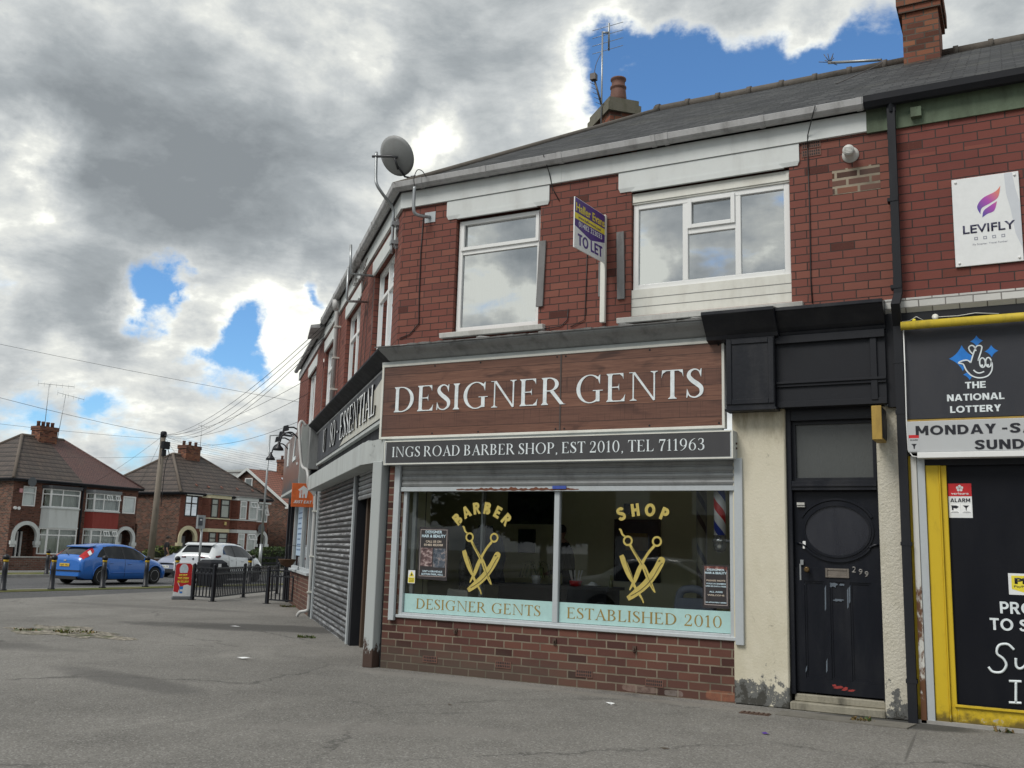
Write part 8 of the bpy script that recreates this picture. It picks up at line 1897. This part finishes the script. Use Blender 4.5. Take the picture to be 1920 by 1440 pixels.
pb_ = skin_body('body', J, E_, [mSkin, mBlackCloth, mDenim, mShoe], PD)
paint_body(pb_, lambda c: 3 if c.z < .11 else (2 if c.z < .90 and abs(c.y) < .16 else (1 if (c.z < 1.38 and (c.z > 1.12 or abs(c.y) < .15)) else 0)), None)
face_bits(PD, (.02, 0, 1.525), (1, 0, 0), .088, mSkin, mHair)
hand_fingers((.05, .20, .85), (.1, 0, -1), (1, 0, 0), PD, mSkin); hand_fingers((.02, -.22, .84), (.1, 0, -1), (1, 0, 0), PD, mSkin)
BG = thing('carrier_bag', 'tan carrier bag hanging from the pedestrian\'s hand', 'bag', (-36.2, 23.45, .45), R(70))
m = M(); m.hexa([(-.10, -.30, 0), (.12, -.30, 0), (.12, -.18, 0), (-.10, -.18, 0)], [(-.08, -.28, .32), (.10, -.28, .32), (.10, -.19, .32), (-.08, -.19, .32)]); m.build('bag', paint('tan_bag', (.42, .30, .13), .7, .3), BG, world=False, bevel=.015)
m = M(); m.tube([(-.05, -.23, .31), (.0, -.225, .40), (.06, -.23, .31)], .006, 5); m.build('handle', mTrim, BG, world=False)
# the barber inside, side on behind the counter
BP = thing('person', 'barber in dark clothing standing inside the shop with head bowed', 'person', (-5.72, 2.55, .12), R(195))
J2 = dict(pelvis=((0, 0, .92), (.13, .10)), waist=((.01, 0, 1.06), (.125, .095)), chest=((.04, 0, 1.27), (.15, .115)), neckb=((.06, 0, 1.42), (.08, .07)), neck=((.09, 0, 1.465), .052), jaw=((.15, 0, 1.50), .062), head=((.14, 0, 1.585), .088), crown=((.12, 0, 1.645), .068), shL=((.05, .18, 1.36), .062), elL=((.08, .24, 1.09), .048), wrL=((.30, .14, 1.02), .030), shR=((.05, -.18, 1.36), .062), elR=((.08, -.25, 1.09), .048), wrR=((.30, -.14, 1.03), .030),
          hipL=((0, .09, .84), .085), knL=((.01, .1, .48), .058), anL=((0, .1, .09), .04), toL=((.13, .1, .035), .035), hipR=((0, -.09, .84), .085), knR=((.01, -.1, .48), .058), anR=((0, -.1, .09), .04), toR=((.13, -.1, .035), .035))
bb_ = skin_body('body', J2, E_, [mSkin, mNavy, mDenim, mShoe], BP)
paint_body(bb_, lambda c: 3 if c.z < .11 else (2 if c.z < .94 else (1 if c.z < 1.46 and not (c.x > .24 and c.z < 1.12) else 0)), None)
face_bits(BP, (.145, 0, 1.575), (1, 0, -.25), .092, mSkin, mHair)
hand_fingers((.30, .14, 1.02), (1, -.1, -.2), (0, -1, 0), BP, mSkin); hand_fingers((.30, -.14, 1.03), (1, .1, -.2), (0, 1, 0), BP, mSkin)

# ------------------------------------------------------------------ inside the barber shop
CT = thing('shop_counter', 'black counter inside the right half of the barber window', 'counter', (-5.2, 1.75, .12))
m = M(); m.box(-6.3, -4.75, 1.55, 2.0, .12, .98); m.build('cabinet', mVinyl, CT); m = M(); m.box(-6.35, -4.7, 1.5, 2.05, .98, 1.02); m.build('top', mBlack, CT)
PL = thing('spider_plant', 'spider plant in a pale pot on the counter beside the window mullion', 'plant', (-5.86, 1.8, 1.02))
m = M(); m.lathe([(.05, 0), (.07, .10), (.06, .11)], (-5.86, 1.8, 1.02), n=12); m.build('pot', mSignWhite, PL)
m = M(); rnd = random.Random(9)
for i in range(26):
    a = rnd.uniform(0, 6.28); l = rnd.uniform(.16, .26); c = Vector((-5.86, 1.8, 1.12)); d = Vector((math.cos(a), math.sin(a), 0)); q = [c, c+d*l*.4+Vector((0, 0, l*.8)), c+d*l*.8+Vector((0, 0, l*.65)), c+d*l+Vector((0, 0, -.02))]
    s_ = d.cross(Vector((0, 0, 1)))*.007
    for k in range(3): m.face([q[k]-s_, q[k]+s_, q[k+1]+s_*.8, q[k+1]-s_*.8])
m.build('leaves', leafmat('striped_leaf', (.17, .22, .07), (.24, .28, .12)), PL)
CM = thing('comb_caddy', 'red based clear caddy full of combs on the black counter', 'caddy', (-5.25, 1.72, 1.02))
m = M(); m.lathe([(.07, 0), (.085, .06), (.08, .065)], (-5.25, 1.72, 1.02), n=12); m.build('base', mRedS, CM); m = M()
for i in range(9): a = .7*i; m.tube([(-5.25+.04*math.cos(a), 1.72+.04*math.sin(a), 1.05), (-5.25+.09*math.cos(a), 1.72+.07*math.sin(a), 1.22)], .007, 5)
m.build('combs', mUpvc, CM)
PLT = thing('paper_plate', 'white paper plate with folded tissue on the black counter', 'plate', (-5.0, 1.7, 1.02))
m = M(); m.lathe([(.03, 0), (.11, .015), (.115, .02), (.10, .018)], (-5.0, 1.7, 1.02), n=16); m.hexa([(-5.06, 1.66, 1.035), (-4.95, 1.66, 1.035), (-4.95, 1.74, 1.035), (-5.06, 1.74, 1.035)], [(-5.02, 1.68, 1.08), (-4.97, 1.68, 1.07), (-4.97, 1.72, 1.07), (-5.02, 1.72, 1.08)]); m.build('plate', mSignWhite, PLT)
BT = thing('small_bottle', 'small yellow labelled bottle at the right end of the counter', 'bottle', (-4.75, 1.7, 1.02))
m = M(); m.lathe([(.028, 0), (.028, .07), (.010, .10), (.010, .16)], (-4.76, 1.72, 1.02), n=12); m.build('bottle', flat('bottle_green', (.16, .17, .04), .3), BT)
CO = thing('hanging_coat', 'dark blue coat hanging on the wall behind the left pane', 'coat', (-6.75, 1.9, 1.0))
m = M(); n = 22; rows = []
for j in range(9):
    t_ = j/8; z = 1.78-.80*t_; w_ = .10+.22*t_; rows.append([(-6.75+w_*math.cos(2*math.pi*i/n)*(1+.12*math.sin(i*2.1+j*.3)), 1.95+.14*(.5+t_*.5)*math.sin(2*math.pi*i/n)*(1+.2*math.sin(i*3.3)), z) for i in range(n)])
vs = [[m.v(p) for p in r] for r in rows]
for j in range(8):
    for i in range(n): m.bm.faces.new((vs[j][i], vs[j][(i+1) % n], vs[j+1][(i+1) % n], vs[j+1][i])).smooth = True
m.bm.faces.new(vs[0]); m.build('cloth', paint('navy_coat', (.022, .032, .062), .9, .3), CO)
m = M(); m.tube([(-6.95, 1.95, 1.60), (-7.02, 1.93, 1.35), (-6.98, 1.93, 1.05)], [.07, .065, .05], 9); m.tube([(-6.55, 1.95, 1.60), (-6.47, 1.93, 1.35), (-6.52, 1.93, 1.05)], [.07, .065, .05], 9); m.build('sleeves', paint('blue_lining', (.035, .07, .13), .9, .3), CO)
C2 = thing('hanging_coat', 'grey patterned jacket hanging close behind the left pane poster', 'coat', (-6.25, .8, .9))
m = M(); rows = []
for j in range(8):
    t_ = j/7; z = 1.60-.62*t_; w_ = .06+.11*min(1, t_*1.6); rows.append([(-6.32+w_*math.cos(2*math.pi*i/n)*(1+.15*math.sin(i*1.7+j*.5)), .85+.08*math.sin(2*math.pi*i/n), z) for i in range(n)])
vs = [[m.v(p) for p in r] for r in rows]
for j in range(7):
    for i in range(n): m.bm.faces.new((vs[j][i], vs[j][(i+1) % n], vs[j+1][(i+1) % n], vs[j+1][i])).smooth = True
k_ = NT('camouflage_cloth'); cc_ = k_.ramp(k_.noise(k_.map(k_.tc.outputs['Object'], (1, 1, 2.2)), 9, 4, .6, 1.5), [(.35, (.03, .03, .03)), (.5, (.13, .13, .12)), (.62, (.05, .05, .048))]); m.build('cloth', k_.fin(cc_, .9), C2)
for nm, lab, x0, x1, z0, z1, mt in (('wall_screen', 'dark wall screen hanging high behind the window mullion', -7.25, -6.45, 1.86, 2.36, flat('screen_navy', (.012, .016, .035), .25)), ('wall_frame', 'small dark framed certificate on the olive shop wall', -7.05, -6.78, 1.42, 1.78, mDark), ('wall_frame', 'framed dark football shirt on the olive wall behind the right pane', -5.45, -4.75, 1.05, 1.95, flat('frame_navy', (.012, .014, .028), .3)), ('wall_frame', 'tiny framed picture above the framed shirt', -5.30, -5.10, 2.02, 2.18, flat('frame_brown', (.06, .035, .025), .4))):
    t = thing(nm, lab, 'wall picture', ((x0+x1)/2, 3.58, z0)); m = M(); m.box(x0, x1, 3.54, 3.59, z0, z1); m.build('panel', mt, t)
    m = M(Fr((0, 3.54, 0), (1, 0, 0), (0, -1, 0))); frame_rect(m, x0, x1, z0, z1, 0, .015, .025); m.build('frame', mBlack, t)
    if 'shirt' in lab:
        m = M(); m.box(x0+.18, x1-.18, 3.525, 3.54, z0+.45, z0+.70); m.build('gold_panel', flat('frame_gold', (.30, .20, .05), .5), t)
# barber pole light and its brass capped cylinder, plus a column imitating a reflected pole
def stripes(name, cols, tilt=7.0):
    k = NT(name); sp_ = k.n('ShaderNodeSeparateXYZ'); k.L.new(k.tc.outputs['Object'], sp_.inputs[0]); a = k.n('ShaderNodeMath', operation='ARCTAN2'); k.L.new(sp_.outputs[1], a.inputs[0]); k.L.new(sp_.outputs[0], a.inputs[1])
    f = k.math('FRACT', k.math('ADD', k.math('MULTIPLY', sp_.outputs[2], tilt), k.math('DIVIDE', a.outputs[0], 2*math.pi))); n = k.n('ShaderNodeValToRGB'); k.L.new(f, n.inputs[0]); n.color_ramp.interpolation = 'CONSTANT'; e = n.color_ramp.elements
    while len(e) < len(cols): e.new(.5)
    for q, (p, c) in zip(e, cols): q.position = p; q.color = (*c, 1)
    return k.fin(n.outputs[0], .3)
BPo = thing('barber_pole', 'red white and blue striped barber pole hanging inside the right pane', 'barber pole', (-2.90, .17, 1.55))
m = M(); m.lathe([(.062, 0), (.062, .52)], (0, 0, .12), n=24); m.build('striped_cylinder', stripes('barber_stripes', [(0, (.03, .07, .40)), (.22, (.78, .80, .80)), (.50, (.62, .03, .03)), (.74, (.78, .80, .80))], 2.2), BPo, world=False)
m = M(); m.lathe([(.02, -.06), (.055, -.04), (.068, 0), (.068, .045), (.078, .05), (.078, .075), (.066, .08), (.066, .12)], (0, 0, 0), n=20); m.lathe([(.066, .64), (.075, .65), (.075, .72), (.04, .75)], (0, 0, 0), n=20); m.build('chrome_caps', flat('chrome', (.6, .62, .62), .12, .9), BPo, world=False)
m = M(); m.tube([(.05, 0, .06), (.18, -.02, .06)], .012, 6); m.build('bracket', mGalv, BPo, world=False)
BP2 = thing('reflected_pole', 'tall faded striped column standing in for a pole reflected in the right pane', 'barber pole', (-3.35, 1.0, .12))
m = M(); m.lathe([(.062, 0), (.062, 2.3)], (0, 0, 0), n=20); m.build('column', stripes('reflected_stripes', [(0, (.20, .19, .13)), (.45, (.05, .035, .03)), (.6, (.20, .19, .13)), (.85, (.04, .045, .06))], 1.6), BP2, world=False)  # solid column and dull stripes imitate a reflection in the glass
BCh = thing('waiting_chair', 'pale blue covered chair low inside the right pane', 'chair', (-3.35, .75, .12))
m = M(); m.tube(_cr([(-3.55, .7, .75), (-3.52, .72, 1.02), (-3.42, .74, 1.08), (-3.28, .74, 1.06), (-3.18, .72, .95), (-3.12, .7, .75)], 5), .045, 8); m.box(-3.55, -3.12, .66, .78, .6, .98); m.build('backrest', paint('pale_blue_cover', (.22, .25, .32), .7, .3), BCh)
m = M(); m.box(-3.55, -3.12, .72, 1.1, .52, .6); m.build('seat', paint('pale_blue_cover', (.22, .25, .32), .7, .3), BCh)
for x in (-3.52, -3.15):
    for y in (.74, 1.06): m = M(); m.box(x-.02, x+.02, y-.02, y+.02, .12, .52); m.build('leg', mBlack, BCh)
BGn = thing('paper_bag', 'pale carrier bag standing on the window ledge behind the left teal strip', 'bag', (-6.1, .25, .85))
m = M(); m.hexa([(-6.28, .20, .80), (-5.98, .20, .80), (-5.98, .32, .80), (-6.28, .32, .80)], [(-6.27, .22, .97), (-5.99, .22, .955), (-5.99, .30, .955), (-6.27, .30, .97)]); m.build('bag', paint('pale_bag', (.34, .34, .30), .7, .3), BGn)
m = M(); m.tube(_cr([(-6.12, .25, .95), (-6.11, .25, 1.04), (-6.05, .25, 1.05), (-6.02, .25, .95)], 5), .006, 5); m.build('handle', mTrim, BGn)
m = M(); m.box(-6.75, -6.70, .10, .14, .67, 2.4); m.box(-6.0, -5.97, .5, .53, .12, 2.5); m.box(-6.2, -6.17, .9, .93, .12, 2.5); m.build('inner_blind_rails', mGreyWood, B)

# ------------------------------------------------------------------ litter and weeds on the forecourt
def scrap(name, label, cat, x, y, pts, mat, h=.012):
    rnd = random.Random(int(x*100)); m = M(); n = len(pts); t_ = [m.v((x+a, y+b, .004+h*rnd.random())) for a, b in pts]; c = m.v((x, y, .006+h)); 
    for i in range(n): m.bm.faces.new((t_[i], t_[(i+1) % n], c))
    o = m.build(name, mat); return tag(o, label, cat)
scrap('paper_scrap', 'crumpled white paper scrap lying left of the corner post', 'litter', -8.79, -.47, [(-.10, -.03), (.0, -.04), (.09, .0), (.11, .04), (.02, .03), (-.06, .02)], mSignWhite, .03)
scrap('paper_scrap', 'torn cream paper scrap lying below the shop window', 'litter', -3.68, -.9, [(-.06, .01), (-.02, -.02), (.0, -.005), (.05, -.015), (.06, .02), (.0, .015)], mSignWhite, .02)
scrap('sweet_wrapper', 'tiny purple and silver sweet wrapper near the black door', 'litter', -2.04, -1.54, [(-.035, .015), (-.01, -.02), (.03, -.025), (.04, .0), (.0, .02)], mPurple, .015)
scrap('paper_scrap', 'small white scrap on the dark patch before the takeaway', 'litter', -12.33, 3.08, [(-.10, -.02), (.08, -.03), (.10, .03), (-.06, .03)], mSignWhite, .01)
scrap('dry_leaf', 'small brown leaf on the asphalt below the barber window', 'litter', -2.53, -2.66, [(-.04, .0), (.0, -.015), (.045, .005), (.0, .012)], flat('leaf_brown', (.06, .045, .03), .8), .008)
scrap('dry_leaf', 'single dark leaf near the left end of the stall riser', 'litter', -4.9, -1.9, [(-.03, .01), (.0, -.015), (.035, .0), (.0, .015)], flat('leaf_brown', (.06, .045, .03), .8), .008)
GRT = thing('drain_grate', 'small rusty drain grate set in the ground before the cream pier', 'drain', (-2.38, -.52, 0))
m = M(); m.box(-2.52, -2.24, -.58, -.46, .001, .006); m.build('rim', flat('rusty_iron', (.085, .05, .035), .8), GRT); m = M()
for i in range(6): m.box(-2.50+i*.045, -2.48+i*.045, -.57, -.47, .006, .012)
m.build('bars', flat('rusty_iron', (.085, .05, .035), .8), GRT)
m = M(); m.prism([(-2.2, -.48), (-1.05, -.50), (-1.0, -.2), (-2.2, -.2)], -.02, .012, plane='uo'); tag(m.build('door_apron', paint('cement_apron', (.17, .16, .14), .9, .5, (.07, .07, .05), 4., bump=.3, streak=False)), kind='structure')
def weed(label, x, y, w, n, seed, mats):
    t = thing('weed_clump', label, 'weeds', (x, y, 0)); rnd = random.Random(seed); m = M()
    for i in range(n):
        a = rnd.uniform(0, 6.28); r = w*math.sqrt(rnd.random()); b = Vector((x+r*math.cos(a)*1.5, y+r*math.sin(a), .004)); l = rnd.uniform(.015, .055); d = Vector((rnd.uniform(-1, 1), rnd.uniform(-1, 1), 1.1)).normalized(); s_ = Vector((math.cos(a), math.sin(a), 0))*rnd.uniform(.006, .016)
        m.face([b-s_, b+s_, b+d*l*.6+s_*.8, b+d*l, b+d*l*.6-s_*.8], rnd.randrange(len(mats)))
    m.build('leaves', mats, t)
dry = leafmat('weed_dry', (.22, .14, .05), (.16, .12, .05))
weed('green weed clump beside the foot of the white downpipe', -10.15, 2.35, .11, 90, 1, [lf2, lf1]); weed('low weeds growing in the broken surface patch on the left', -13.15, .48, .26, 110, 2, [lf2, lf1, dry]); weed('sparse weeds at the left end of the broken surface patch', -13.9, .2, .16, 40, 3, [lf2, dry])
weed('dry brown weeds below the right end of door step', -1.45, -.33, .07, 60, 4, [dry, dry, lf2]); weed('tall straw coloured weeds at the foot of takeaway wall', -15.35, 8.0, .16, 220, 5, [dry, lf2]); weed('tiny green weeds along the yellow shop threshold', -.3, -.12, .05, 24, 6, [lf2, dry])
